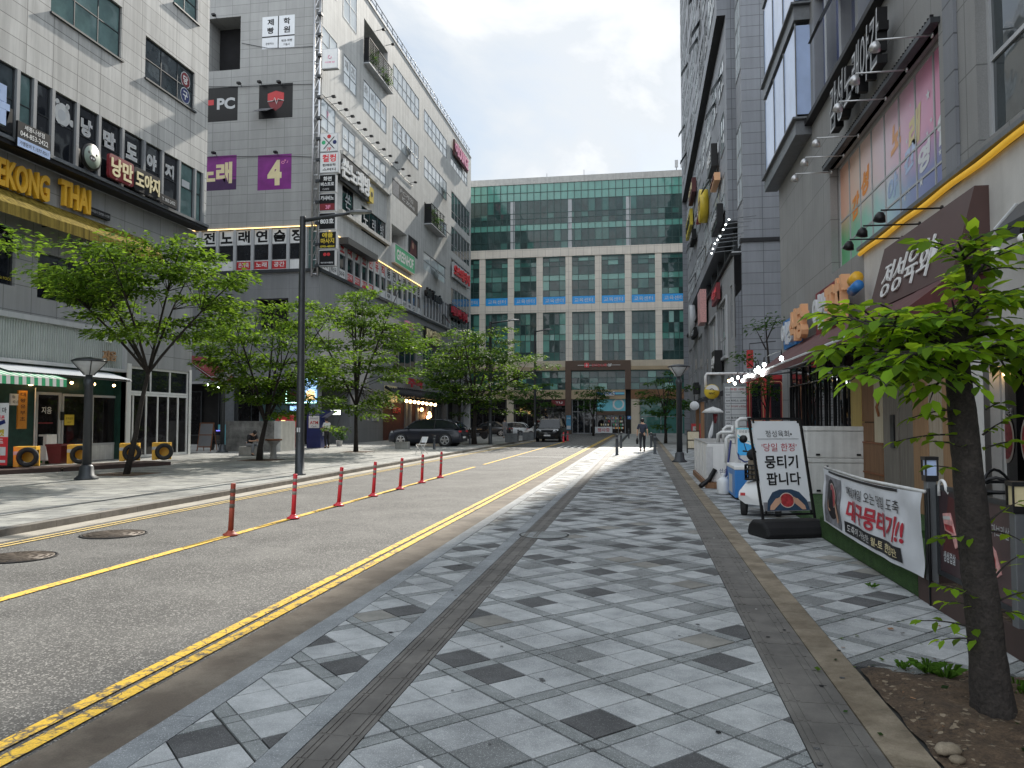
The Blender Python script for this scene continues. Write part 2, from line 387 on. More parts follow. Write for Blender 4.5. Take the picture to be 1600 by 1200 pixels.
def stainmat(name,c,c2,scale=3.0,lo=.42,hi=.62,rough=.85,fine=.12,fscale=150.0,bump=.3,bscale=150.0,speck=None,dirt=.28):
    """ground surface: two tones of dirt plus grain, optional pale aggregate specks"""
    m,nt,b=newmat(name);L=nt.links.new
    tc=N(nt,'ShaderNodeTexCoord')
    nz=N(nt,'ShaderNodeTexNoise',i_Scale=scale,i_Detail=9.0,i_Roughness=.68);L(tc.outputs['Object'],nz.inputs['Vector'])
    cr=N(nt,'ShaderNodeValToRGB');e=cr.color_ramp.elements;e[0].position=lo;e[1].position=hi;e[0].color=(*c,1);e[1].color=(*c2,1);L(nz.outputs[0],cr.inputs[0])
    n2=N(nt,'ShaderNodeTexNoise',i_Scale=fscale,i_Detail=2.0,i_Roughness=.8);L(tc.outputs['Object'],n2.inputs['Vector'])
    m2=N(nt,'ShaderNodeMapRange',i_1=.3,i_2=.7,i_3=1-fine,i_4=1+fine);L(n2.outputs[0],m2.inputs[0])
    n6=N(nt,'ShaderNodeTexNoise',i_Scale=.55,i_Detail=8.0,i_Roughness=.62);L(tc.outputs['Object'],n6.inputs['Vector'])      # broad dirt
    m6=N(nt,'ShaderNodeMapRange',i_1=.36,i_2=.56,i_3=1-dirt,i_4=1.04);L(n6.outputs[0],m6.inputs[0])
    n7=N(nt,'ShaderNodeTexNoise',i_Scale=7.0,i_Detail=5.0,i_Roughness=.7);L(tc.outputs['Object'],n7.inputs['Vector'])
    m7=N(nt,'ShaderNodeMapRange',i_1=.3,i_2=.42,i_3=1-dirt*.7,i_4=1.0);L(n7.outputs[0],m7.inputs[0])
    mm=N(nt,'ShaderNodeMath',operation='MULTIPLY');L(m6.outputs[0],mm.inputs[0]);L(m7.outputs[0],mm.inputs[1])
    mk_=N(nt,'ShaderNodeMath',operation='MULTIPLY');L(mm.outputs[0],mk_.inputs[0]);L(m2.outputs[0],mk_.inputs[1])
    v=N(nt,'ShaderNodeVectorMath',operation='SCALE');L(cr.outputs[0],v.inputs[0]);L(mk_.outputs[0],v.inputs['Scale']);out=v.outputs[0]
    if speck:
        vo=N(nt,'ShaderNodeTexVoronoi',i_Scale=speck[0]);L(tc.outputs['Object'],vo.inputs['Vector'])
        sx=N(nt,'ShaderNodeSeparateColor');L(vo.outputs['Color'],sx.inputs[0])
        r2=N(nt,'ShaderNodeMapRange',i_1=speck[1],i_2=1.0,i_3=0.0,i_4=1.0);L(sx.outputs[0],r2.inputs[0])
        mx=N(nt,'ShaderNodeMix',data_type='RGBA');L(r2.outputs[0],mx.inputs[0]);L(out,mx.inputs[6]);mx.inputs[7].default_value=(*speck[2],1);out=mx.outputs[2]
    L(out,b.inputs['Base Color']);b.inputs['Roughness'].default_value=rough
    if bump:
        n4=N(nt,'ShaderNodeTexNoise',i_Scale=bscale,i_Detail=3.0);L(tc.outputs['Object'],n4.inputs['Vector'])
        bp=N(nt,'ShaderNodeBump',i_Strength=bump,i_Distance=.006);L(n4.outputs[0],bp.inputs['Height']);L(bp.outputs[0],b.inputs['Normal'])
    return m
def wornpaint(name,c,under,thr=.44,scale=7.0):
    """road paint cracked and worn through to the asphalt"""
    m,nt,b=newmat(name);L=nt.links.new
    tc=N(nt,'ShaderNodeTexCoord')
    nz=N(nt,'ShaderNodeTexNoise',i_Scale=scale,i_Detail=10.0,i_Roughness=.75);L(tc.outputs['Object'],nz.inputs['Vector'])
    vo=N(nt,'ShaderNodeTexVoronoi',feature='DISTANCE_TO_EDGE',i_Scale=6.5);
    n2=N(nt,'ShaderNodeTexNoise',i_Scale=9.0,i_Detail=4.0);L(tc.outputs['Object'],n2.inputs['Vector'])
    ad=N(nt,'ShaderNodeVectorMath',operation='SCALE');L(n2.outputs['Color'],ad.inputs[0]);ad.inputs['Scale'].default_value=.12
    av=N(nt,'ShaderNodeVectorMath',operation='ADD');L(tc.outputs['Object'],av.inputs[0]);L(ad.outputs[0],av.inputs[1]);L(av.outputs[0],vo.inputs['Vector'])
    ck=N(nt,'ShaderNodeMapRange',i_1=.0,i_2=.05,i_3=0.0,i_4=1.0);L(vo.outputs[0],ck.inputs[0])
    wr=N(nt,'ShaderNodeMapRange',i_1=thr-.05,i_2=thr+.05,i_3=0.0,i_4=1.0);L(nz.outputs[0],wr.inputs[0])
    mi=N(nt,'ShaderNodeMath',operation='MULTIPLY');L(ck.outputs[0],mi.inputs[0]);L(wr.outputs[0],mi.inputs[1])
    mx=N(nt,'ShaderNodeMix',data_type='RGBA');L(mi.outputs[0],mx.inputs[0]);mx.inputs[6].default_value=(*under,1);mx.inputs[7].default_value=(*c,1)
    n5=N(nt,'ShaderNodeTexNoise',i_Scale=90.0,i_Detail=3.0);L(tc.outputs['Object'],n5.inputs['Vector'])
    m5=N(nt,'ShaderNodeMapRange',i_1=.3,i_2=.7,i_3=.8,i_4=1.15);L(n5.outputs[0],m5.inputs[0])
    v=N(nt,'ShaderNodeVectorMath',operation='SCALE');L(mx.outputs[2],v.inputs[0]);L(m5.outputs[0],v.inputs['Scale'])
    L(v.outputs[0],b.inputs['Base Color']);b.inputs['Roughness'].default_value=.75;return m
# ground
stainmat('asphalt',(.075,.073,.07),(.115,.112,.106),scale=.9,fine=.4,fscale=80,bump=.7,bscale=110,speck=(95.0,.74,(.30,.29,.27)))
stainmat('gutter',(.115,.092,.07),(.185,.155,.12),scale=2.0,fine=.15,fscale=90)
stainmat('gutter_pale',(.34,.31,.26),(.42,.39,.33),scale=2.0,fine=.12,fscale=90)
stainmat('tan_edge',(.15,.118,.08),(.265,.22,.16),scale=3.0,lo=.4,hi=.6,fine=.15,fscale=120)
stainmat('joint',(.022,.022,.021),(.045,.043,.04),scale=5.0)
stainmat('ground',(.09,.085,.08),(.13,.125,.12),scale=1.0)
SP=dict(fine=.14,fscale=130,bump=.12,bscale=180,rough=.72)
stainmat('stone_light',(.285,.298,.302),(.42,.432,.435),scale=4.0,lo=.36,hi=.6,speck=(260,.86,(.56,.58,.59)),**SP)
stainmat('stone_light2',(.25,.262,.267),(.37,.382,.386),scale=4.0,lo=.36,hi=.6,speck=(260,.86,(.52,.54,.55)),**SP)
stainmat('stone_mid',(.135,.142,.142),(.195,.205,.205),scale=4.0,speck=(260,.85,(.42,.43,.43)),**SP)
stainmat('stone_warm',(.19,.185,.168),(.27,.26,.235),scale=4.0,**SP)
stainmat('stone_dark',(.052,.053,.055),(.082,.083,.085),scale=4.0,speck=(260,.88,(.2,.2,.2)),**SP)
stainmat('stone_strip',(.17,.183,.183),(.24,.254,.254),scale=4.0,speck=(260,.85,(.45,.46,.46)),**SP)
stainmat('stone_kerb',(.18,.195,.205),(.255,.272,.282),scale=3.0,speck=(220,.85,(.45,.46,.47)),**SP)
stainmat('tactile',(.105,.098,.09),(.155,.145,.132),scale=3.0,fine=.12,fscale=120,rough=.7,bump=.1)
stainmat('kerb_face',(.17,.155,.135),(.25,.23,.205),scale=2.5,fine=.15,fscale=80)
stainmat('pave_pale',(.29,.29,.27),(.385,.385,.36),scale=2.5,fine=.12,fscale=60,rough=.6,bump=.1)
stainmat('pave_pale2',(.23,.232,.222),(.30,.30,.285),scale=2.5,fine=.12,fscale=60,rough=.6,bump=.1)
stainmat('concrete',(.30,.295,.28),(.40,.39,.37),scale=1.5,fine=.12,fscale=60)
stainmat('old_concrete',(.13,.127,.12),(.25,.245,.23),scale=2.2,lo=.35,hi=.62,fine=.15,fscale=60,dirt=.4)
stainmat('soil',(.045,.029,.018),(.11,.072,.043),scale=9.0,lo=.35,hi=.66,fine=.45,fscale=60,bump=1.0,bscale=60,rough=.95,speck=(45,.9,(.25,.2,.14)))
wornpaint('yellow_old',(.80,.50,.05),(.10,.09,.08),thr=.44)
wornpaint('yellow_paint',(.80,.50,.07),(.13,.12,.10),thr=.33,scale=10)
wornpaint('yellow_pale',(.62,.45,.16),(.2,.18,.15),thr=.34,scale=10)
wornpaint('white_paint',(.62,.61,.58),(.16,.155,.15),thr=.36,scale=8)
# walls
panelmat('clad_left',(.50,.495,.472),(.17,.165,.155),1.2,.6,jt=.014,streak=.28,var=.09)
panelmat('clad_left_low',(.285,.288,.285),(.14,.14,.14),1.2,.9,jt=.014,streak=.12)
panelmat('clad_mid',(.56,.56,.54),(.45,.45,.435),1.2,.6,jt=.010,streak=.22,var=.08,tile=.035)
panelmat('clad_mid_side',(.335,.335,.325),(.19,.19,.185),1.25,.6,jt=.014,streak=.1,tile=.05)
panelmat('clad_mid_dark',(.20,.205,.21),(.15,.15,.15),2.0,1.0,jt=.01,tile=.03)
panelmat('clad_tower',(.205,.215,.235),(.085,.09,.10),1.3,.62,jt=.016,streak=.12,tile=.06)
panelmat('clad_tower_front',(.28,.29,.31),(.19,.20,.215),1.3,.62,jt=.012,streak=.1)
pm('render_grey',(.25,.255,.26),rough=.85,var=.07,scale=.8,fine=.1,fscale=60,bump=.2,bscale=45,streak=.1)
panelmat('render_near',(.245,.245,.24),(.13,.13,.13),1.4,1.2,jt=.012,streak=.07,var=.1,tile=.03,fine=.1)
pm('plaster_white',(.52,.51,.485),rough=.85,var=.12,scale=1.1,fine=.06,streak=.05,bump=.15)
panelmat('beige_stone',(.80,.735,.64),(.5,.45,.38),.95,.95,jt=.02,streak=.08,tile=.03)
pm('beige',(.58,.51,.40),rough=.7,var=.08,scale=.8,streak=.1)
pm('tan_panel',(.42,.33,.21),rough=.6,var=.08,scale=.8)
pm('brown_panel',(.10,.06,.04),rough=.55,var=.1)
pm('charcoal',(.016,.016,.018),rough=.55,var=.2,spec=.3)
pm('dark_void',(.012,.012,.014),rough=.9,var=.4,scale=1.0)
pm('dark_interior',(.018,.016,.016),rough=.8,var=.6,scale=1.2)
pm('dark_red_int',(.06,.012,.010),rough=.7,var=.5,scale=1.2)
pm('coping',(.50,.49,.46),rough=.6,streak=.15)
# frames, metal, paint
pm('frame_dark',(.045,.05,.055),rough=.4,met=.3,var=.1)
pm('frame_grey',(.26,.27,.28),rough=.4,met=.2,var=.06,streak=.1)
pm('frame_light',(.45,.46,.47),rough=.4,met=.1,var=.06,streak=.1)
pm('frame_white',(.66,.66,.64),rough=.4,var=.05,streak=.1)
pm('frame_teal',(.03,.07,.065),rough=.35,met=.4,var=.1)
pm('metal_dark',(.055,.06,.066),rough=.45,met=.5,var=.12,scale=6,streak=.15)
pm('metal_grey',(.17,.18,.19),rough=.45,met=.4,var=.12,scale=6,streak=.12)
pm('metal_light',(.5,.5,.5),rough=.35,met=.7,var=.1,scale=8)
pm('steel',(.55,.55,.56),rough=.28,met=.9,var=.1,scale=8)
pm('black_paint',(.008,.008,.009),rough=.4,var=.2,scale=5,spec=.3)
pm('black_matt',(.010,.010,.011),spec=.3,rough=.75,var=.2,scale=5)
pm('rubber',(.022,.022,.023),rough=.8,var=.3,scale=9,fine=.2)
pm('white',(.74,.74,.73),rough=.45,var=.05,streak=.08)
pm('white_dirty',(.60,.60,.585),rough=.5,var=.1,scale=4,streak=.2)
pm('sheet_white',(.66,.68,.70),rough=.35,var=.05,scale=4)
pm('light_grey',(.48,.49,.5),rough=.5,var=.06)
pm('grey',(.25,.25,.26),rough=.5,var=.08)
pm('mid_grey',(.36,.36,.36),rough=.5,var=.1)
pm('red',(.50,.03,.035),rough=.45,var=.1)
pm('red_bright',(.72,.05,.06),rough=.4,var=.06)
pm('red_dark',(.18,.012,.018),rough=.5,var=.15)
pm('maroon',(.09,.022,.022),rough=.7,var=.15,streak=.2)
pm('maroon_pot',(.12,.02,.025),rough=.5,var=.15)
pm('crimson_text',(.42,.02,.04),rough=.5,var=.1)
pm('pink',(.75,.28,.42),rough=.45,var=.06)
pm('purple',(.20,.02,.20),rough=.45,var=.25,scale=1.3)
pm('purple_dark',(.05,.012,.07),rough=.45,var=.2)
pm('cream',(.72,.62,.36),rough=.5,var=.08)
pm('orange',(.80,.28,.03),rough=.45,var=.08)
pm('orange_board',(.62,.26,.03),rough=.5,var=.12)
pm('peach',(.78,.42,.22),rough=.5,var=.06)
pm('amber',(.75,.42,.03),rough=.42,var=.1)
pm('yellow',(.62,.46,.04),rough=.45,var=.06)
pm('olive_text',(.50,.40,.02),rough=.45,var=.05)
pm('green',(.03,.38,.16),rough=.5,var=.1)
pm('green_dark',(.012,.08,.045),rough=.5,var=.1)
pm('green_sign',(.02,.35,.15),rough=.5,var=.1)
pm('blue',(.03,.18,.48),rough=.4,var=.08)
pm('blue_navy',(.012,.022,.12),rough=.4,var=.12)
pm('blue_sky',(.04,.36,.72),rough=.4,var=.08)
pm('blue_film',(.08,.12,.36),rough=.15,var=.25,scale=.9)
pm('blue_pale',(.45,.56,.80),rough=.2,var=.15,scale=.6)
pm('blue_band',(.015,.36,.85),rough=.35,var=.08)
pm('cyan',(.16,.55,.66),rough=.4,var=.1)
pm('sea_blue',(.05,.22,.36),rough=.4,var=.3,scale=2)
pm('terrazzo_dark',(.03,.02,.05),rough=.45)
pm('skin',(.52,.31,.21),rough=.55,var=.06)
pm('hair',(.012,.010,.010),rough=.5,var=.2)
pm('cloth_black',(.018,.018,.022),rough=.85,var=.25,scale=12)
pm('cloth_navy',(.028,.034,.055),rough=.85,var=.2,scale=12)
pm('cloth_white',(.66,.66,.65),rough=.85,var=.06,scale=12)
pm('cloth_grey',(.22,.23,.25),rough=.85,var=.1,scale=12)
pm('cloth_teal',(.02,.045,.085),rough=.7,var=.25,scale=14)
pm('meat',(.34,.035,.04),rough=.4,var=.45,scale=18)
pm('meat_dark',(.12,.012,.016),rough=.4,var=.5,scale=40)
pm('meat_pale',(.66,.34,.32),rough=.4,var=.3,scale=14)
pm('bowl',(.6,.52,.45),rough=.4)
pm('menu_dark',(.06,.035,.04),rough=.35,var=.3,scale=2.2)
pm('menu_brown',(.085,.05,.05),rough=.45,var=.4,scale=1.8)
pm('photo_grey',(.17,.17,.185),rough=.5,var=.5,scale=9)
pm('sign_brown',(.075,.038,.034),rough=.6,var=.08,scale=2)
pm('bark',(.028,.023,.020),rough=.95,var=.35,scale=14,bump=1.0,bscale=38,fine=.3,fscale=60)
pm('bark_pale',(.085,.07,.055),rough=.95,var=.35,scale=10,bump=.8,bscale=30)
pm('turf_green',(.032,.085,.016),rough=.9,var=.3,scale=6,bump=1.0,bscale=240,fine=.5,fscale=220)
pm('timber_brown',(.055,.032,.027),rough=.65,var=.2,scale=3,streak=.1)
pm('awning_olive',(.22,.165,.035),spec=.05,rough=.9,var=.2,scale=.8,streak=.7)
pm('awning_white',(.66,.68,.70),rough=.45,var=.05,streak=.1)
pm('corrugated',(.36,.39,.375),rough=.4,met=.3,var=.06,streak=.12)
pm('glazed_green',(.012,.05,.04),rough=.35,var=.3,scale=5)
pm('pvc',(.62,.63,.62),rough=.4,var=.05)
pm('jug',(.60,.62,.63),rough=.25,var=.06)
pm('tree_grate',(.10,.055,.035),rough=.8,var=.3,scale=8)
woodmat('wood_yellow',(.50,.38,.12),(.34,.24,.09))
woodmat('wood_brown',(.26,.135,.065),(.15,.075,.035))
woodmat('wood_tan',(.38,.23,.12),(.24,.135,.07))
woodmat('wood_grey',(.23,.205,.175),(.13,.112,.095))
woodmat('wood_pale',(.46,.39,.31),(.28,.22,.16))
woodmat('wood_red',(.30,.12,.05),(.18,.065,.03))
woodmat('wood_cream',(.56,.50,.38),(.42,.35,.23))
# glass
glassmat('glass',(.030,.042,.048),wave=.012,ior=1.7)
glassmat('glass_teal',(.10,.17,.165),wave=.012,ior=1.6,var=.3)
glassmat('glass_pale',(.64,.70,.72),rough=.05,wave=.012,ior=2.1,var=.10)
glassmat('glass_dark',(.012,.014,.018),wave=.012,ior=1.55)
glassmat('glass_shop',(.012,.011,.012),wave=.01,ior=1.45,var=.8,vscale=2.0)
glassmat('glass_far',(.05,.15,.13),wave=.03,ior=1.5,var=.25,vscale=.5,wscale=.35)
pm('iron',(.085,.066,.052),rough=.6,met=.4,var=.25,scale=9)
glassmat('glass_far_dark',(.034,.07,.068),wave=.035,ior=1.45,var=.45,vscale=.7,wscale=.35)
glassmat('spandrel_far',(.11,.32,.265),rough=.08,wave=.02,ior=1.6,var=.15,vscale=.3)
glassmat('glass_blue',(.05,.075,.22),wave=.01,ior=1.6,var=.3)
glassmat('car_glass',(.014,.017,.02),rough=.02,wave=0,ior=1.5,var=.2)
glassmat('lens_clear',(.5,.52,.54),rough=.05,wave=0,ior=1.5,var=.2)
def carpaint(name,c,coat=.55,met=.0):
    m,nt,b=newmat(name);b.inputs['Base Color'].default_value=(*c,1);b.inputs['Metallic'].default_value=met
    b.inputs['Roughness'].default_value=.35;b.inputs['Coat Weight'].default_value=coat;b.inputs['Coat Roughness'].default_value=.03
    tc=N(nt,'ShaderNodeTexCoord');nz=N(nt,'ShaderNodeTexNoise',i_Scale=3.0,i_Detail=5.0);nt.links.new(tc.outputs['Object'],nz.inputs['Vector'])
    mr=N(nt,'ShaderNodeMapRange',i_1=.3,i_2=.7,i_3=.28,i_4=.45);nt.links.new(nz.outputs[0],mr.inputs[0]);nt.links.new(mr.outputs[0],b.inputs['Roughness'])
carpaint('paint_navy',(.005,.007,.016),.35);carpaint('paint_black',(.010,.010,.011));carpaint('paint_white',(.66,.67,.67),met=0.0)
carpaint('paint_silver',(.45,.46,.47),met=.6)
# things that give off light
def glow(name,c,s):pm(name,(.8,.8,.8),emit=c,es=s)
glow('bulb_warm',(1,.62,.25),9.0);glow('bulb_white',(.92,1,.98),7.0);glow('bulb_green',(.5,1,.8),3.0);glow('sign_lit',(.85,.95,.8),2.0)
glow('strip_amber',(1,.62,.18),1.3);glow('screen_blue',(.2,.5,1.0),.6);glow('screen_orange',(1.0,.55,.15),.9);glow('screen_violet',(.12,.1,.8),.9)
pm('led_yellow',(.72,.46,.05),emit=(.95,.5,.04),es=.16)
pm('face_green',(.22,.27,.23),rough=.5)
# leaves
leafmat('leaf_zelkova',(.066,.128,.016),(.20,.33,.026),var=.45);leafmat('leaf_zelkova_dark',(.04,.085,.012),(.11,.20,.02))
leafmat('leaf_near',(.12,.23,.014),(.50,.70,.04),var=.5);leafmat('leaf_far',(.03,.085,.018),(.07,.17,.03))
leafmat('leaf_dull',(.03,.065,.02),(.06,.12,.02));leafmat('grass_blade',(.08,.17,.025),(.16,.32,.04))
# ------------------------------------------------------------------ ground, road, pavements
RZ=-0.06      # road
LZ=0.05       # pavement on the far side of the road
def clip(poly,x0,x1,y0,y1):
    for ax,s,lim in ((0,1,x0),(0,-1,x1),(1,1,y0),(1,-1,y1)):
        out=[]
        for i in range(len(poly)):
            a,b=poly[i],poly[(i+1) % len(poly)]
            da,db=(a[ax]-lim)*s,(b[ax]-lim)*s
            if da >= 0:out.append(a)
            if (da >= 0) != (db >= 0):
                t=da/(da-db);out.append((a[0]+(b[0]-a[0])*t,a[1]+(b[1]-a[1])*t))
        poly=out
        if len(poly)<3:return []
    return poly
def sheet(name,mat,x0,x1,y0,y1,z,n=1):
    m=U(mat)
    ys=[y0+(y1-y0)*i/n for i in range(n+1)]
    for a,b in zip(ys,ys[1:]):m.face([(x0,a,z),(x1,a,z),(x1,b,z),(x0,b,z)])
    return m.build(name,kind='structure')
g=U('ground');g.face([(-900,-900,-.14),(900,-900,-.14),(900,1500,-.14),(-900,1500,-.14)]);g.build('ground',kind='structure')
sheet('road','asphalt',-9.25,-2.6,-12,110,RZ,24)
r=U('gutter');r.box((-3.08,-12,RZ-.05),(-2.6,100,RZ+.006));r.build('gutter',kind='structure')
r=U('gutter_pale');r.box((-9.25,-12,RZ-.05),(-8.86,100,RZ+.006));r.build('gutter',kind='structure')
mk=MB()
zz=RZ+.010
def line(x0,x1,y0,y1,z=zz,n=1):
    step=(y1-y0)/n
    for i in range(n):mk.face([(x0,y0+i*step,z),(x1,y0+i*step,z),(x1,y0+(i+1)*step,z),(x0,y0+(i+1)*step,z)])
mk.use('yellow_old');line(-3.37,-3.27,-10,90,n=20);line(-3.22,-3.12,-10,90,n=20)
mk.use('yellow_paint');line(-6.09,-5.96,-10,27.5,n=8);line(-6.06,-5.94,29,62)
mk.use('yellow_pale');line(-8.70,-8.63,-10,90,n=8);line(-8.55,-8.48,-10,90,n=8)
mk.use('white_paint');line(-5.7,-3.6,35.2,35.45)
for k in range(5):line(-5.2+k*.42,-5.0+k*.42,47.0,50.5)
line(-5.3,-3.4,51.2,51.5)
mk.build('road_markings',kind='structure')
# --- right pavement: bed plus individually laid slabs
b=U('joint');b.box((-2.61,-12,-.16),(9,100,-.012));b.build('pavement_bed',kind='structure')
rnd=random.Random(11)
S2=math.sqrt(.5)
cells=[(0,.3),(.3,.3),(.607,.1)]
slabs=MB()
dark={}
def tone(wa,wb,y,key=None):
    if wa<.2 or wb<.2:return 'stone_strip'
    blk,slot=key
    if blk not in dark:dark[blk]=(rnd.randrange(4) if rnd.random()<(.46 if y<7.5 else .72) else -1,rnd.randrange(4) if rnd.random()<(.12 if y<7.5 else .4) else -1)
    d_=dark[blk]
    if slot==d_[0]:return 'stone_dark'
    if slot==d_[1]:return 'stone_mid'
    q=rnd.random()
    if q<.22:return 'stone_warm' if y>6 and rnd.random()<.4 else 'stone_light2'
    return 'stone_light' if rnd.random()<.65 else 'stone_light2'
def lay(x0,x1,y0,y1,gap=.005,ztop=0.0):
    P=.7071;amin,amax=(x0+y0)*S2,(x1+y1)*S2;bmin,bmax=(x0-y1)*S2,(x1-y0)*S2
    for i in range(int((amin-2.0)//P)-1,int((amax-2.0)//P)+2):
        for j in range(int((bmin+4.37)//P)-1,int((bmax+4.37)//P)+2):
            for na,(ca,wa) in enumerate(cells):
                for nb,(cb,wb) in enumerate(cells):
                    a=2.0+i*P+ca;bb=-4.37+j*P+cb
                    q=[(a+gap,bb+gap),(a+wa-gap,bb+gap),(a+wa-gap,bb+wb-gap),(a+gap,bb+wb-gap)]
                    pts=[((u+v)*S2,(u-v)*S2) for u,v in q][::-1]
                    cx=sum(p[0] for p in pts)/4;cy=sum(p[1] for p in pts)/4
                    if cx<x0-.4 or cx>x1+.4 or cy<y0-.4 or cy>y1+.4:continue
                    tm=tone(wa,wb,cy,((i,j),na*2+nb))
                    pts=clip(pts,x0,x1,y0,y1)
                    if len(pts)<3:continue
                    tx,ty,tz=rnd.uniform(-.004,.004),rnd.uniform(-.004,.004),ztop+rnd.uniform(-.0016,.0012)
                    slabs.use(tm)
                    top=[Vector((p[0],p[1],tz+(p[0]-cx)*tx+(p[1]-cy)*ty)) for p in pts]
                    slabs.face(top)
                    if cy<14:
                        bot=[p-Vector((0,0,.013)) for p in top]
                        for k in range(len(top)):
                            n_=(k+1) % len(top);slabs.face([bot[k],bot[n_],top[n_],top[k]])
lay(-2.42,-1.86,1.2,44);lay(-1.44,.80,1.2,44);lay(1.39,5.15,5.55,44)
slabs.build('pavement',kind='structure')
sheet('pavement_far','pave_pale',-2.42,-1.86,44,96,-.001);sheet('pavement_far','pave_pale',-1.44,.80,44,96,-.001);sheet('pavement_far','pave_pale2',1.39,5.15,44,96,-.001)
kb=U('stone_kerb')
y=-3.0
while y<96:
    kb.box((-2.605,y+.003,-.12),(-2.425,y+.997,.001+rnd.uniform(-.002,.002)));y+=1.0
kb.build('kerb',kind='structure')
ks=U('stone_kerb');y=-3.0
while y<96:
    ks.box((-1.855,y+.002,-.05),(-1.705,y+.998,.001));y+=1.0
ks.build('kerb_strip',kind='structure')
tt=U('tactile')
for x0,x1 in ((-1.70,-1.445),(.805,1.165)):
    y=.9;wd=x1-x0
    while y<60:
        j=rnd.uniform(-.0015,.0015)
        tt.box((x0+.002,y+.002,-.05),(x1-.002,y+.298,j))
        if y<30:
            for k in (.12,.24,.70,.84):
                c=x0+wd*k;tt.box((c-.012,y+.012,j+.0002),(c+.012,y+.288,j+.005))
        y+=.3
tt.build('tactile_paving',kind='structure')
te=U('tan_edge');y=-2
while y<60:
    te.box((1.17,y+.003,-.05),(1.385,y+1.497,.002+rnd.uniform(-.002,.002)));y+=1.5
te.build('edging',kind='structure')
# --- left pavement
lk=U('kerb_face');y=-12.0
while y<98:
    lk.box((-9.42,y+.004,-.12),(-9.25,y+.996,LZ+rnd.uniform(-.003,.003)));y+=1.0
lk.build('kerb',kind='structure')
lb=U('joint');lb.box((-60,-12,-.15),(-9.42,120,LZ-.012));lb.build('pavement_bed',kind='structure')
ls=MB()
y=6.0;row=0
while y<62:
    x=-21.4+(row % 2)*.3
    while x<-9.45:
        x1=min(x+.6,-9.44)
        ls.use(rnd.choice(['pave_pale']*5+['pave_pale2']*3+['stone_mid']));dz=rnd.uniform(-.0015,.0015)
        ls.face([(x+.005,y+.005,LZ+dz),(x1-.005,y+.005,LZ+dz),(x1-.005,y+.295,LZ+dz),(x+.005,y+.295,LZ+dz)]);x+=.6
    y+=.3;row+=1
ls.use('pave_pale2');ls.face([(-40,62,LZ),(-9.44,62,LZ),(-9.44,110,LZ),(-40,110,LZ)])
ls.use('concrete');ls.face([(-40,35.0,LZ-.006),(-21.4,35.0,LZ-.006),(-21.4,62,LZ-.006),(-40,62,LZ-.006)])
ls.build('pavement',kind='structure')
fp=U('asphalt');fp.face([(-9.25,110,RZ-.02),(-2.6,110,RZ-.02),(-2.6,96,RZ-.02),(-9.25,96,RZ-.02)][::-1]);fp.build('road',kind='structure')
# dark drainage slot in the left pavement
ds=U('joint');ds.box((-10.62,6,LZ+.001),(-10.56,60,LZ+.004));ds.build('drainage_channel',kind='structure')
# --- soil of the tree pit
so=bmesh.new();nx,ny=40,60
sx0,sx1,sy0,sy1=1.40,3.6,2.4,5.5
from mathutils import noise as mn
gv=[[so.verts.new((sx0+(sx1-sx0)*i/nx,sy0+(sy1-sy0)*j/ny,0)) for j in range(ny+1)] for i in range(nx+1)]
for i in range(nx+1):
    for j in range(ny+1):
        v=gv[i][j];e_=min(1,j and (ny-j)/5,i/4)
        v.co.z=.004+.035*e_+.03*mn.noise(v.co*3.1)+.018*mn.noise(v.co*9)+.008*mn.noise(v.co*26)
        if j==ny:v.co.y+=.06*mn.noise(Vector((v.co.x*4,3,0)))
        if i==0:v.co.x-=.16*max(0,3.9-v.co.y)+.02*mn.noise(Vector((1,v.co.y*5,0)));v.co.z=max(v.co.z,.003)
        if 0<i<5 and v.co.y<3.9:v.co.z=max(v.co.z,.012)
for i in range(nx):
    for j in range(ny):so.faces.new((gv[i][j],gv[i+1][j],gv[i+1][j+1],gv[i][j+1]))
me=bpy.data.meshes.new('soil');so.to_mesh(me);so.free();me.materials.append(M['soil'])
for p in me.polygons:p.use_smooth=True
o=bpy.data.objects.new('soil',me);col.objects.link(o);o['kind']='structure'
# border stones of the pit, litter of twigs and crumbs
bs=U('stone_strip')
for k in range(7):
    x=1.52+k*.42;bs.box((x,5.47+rnd.uniform(-.02,.02),-.03),(x+rnd.uniform(.28,.4),5.545,rnd.uniform(.0,.012)))
bs.build('edging',kind='structure')
li=MB()
for k in range(420):
    x,y=rnd.uniform(1.45,3.3),rnd.uniform(2.9,5.5);a=rnd.uniform(0,6.3);l=rnd.uniform(.008,.045)
    li.use(rnd.choice(['bark_pale','wood_brown','bark_pale','soil','bark','tan_edge']))
    z=.03+.03*mn.noise(Vector((x,y,0))*3.1)
    li.tube([(x,y,z),(x+math.cos(a)*l,y+math.sin(a)*l,z+rnd.uniform(-.004,.012))],rnd.uniform(.0015,.004),4)
for k in range(160):
    x,y=rnd.uniform(1.45,3.3),rnd.uniform(2.9,5.5);li.use(rnd.choice(['soil','soil','tan_edge','soil','bark_pale']))
    z=.018+.03*mn.noise(Vector((x,y,0))*3.1);r_=rnd.uniform(.004,.014);li.ball((x,y,z),r_,6,(1,.8,.6))
o=li.build('litter',kind='stuff');tag(o,'scattered twigs and crumbs on the bare soil of the tree pit','litter',kind='stuff')
def rock(c,r_,label,sc_=(1.2,.9,.6)):
    m=U('tan_edge');m.ball(c,r_,12,sc_)
    for v in m.v:v+=(v-Vector(c))*.35*mn.noise(v*22)
    tag(m.build('rock'),label,'stone')
p=G(1480,1172,.03);rock((p.x,p.y,.035),.05,'pale sandy stone lying in the soil of the tree pit')
p=G(1497,1187,.03);rock((p.x,p.y+.0,.03),.03,'small grey pebble beside the pale stone in the tree pit')
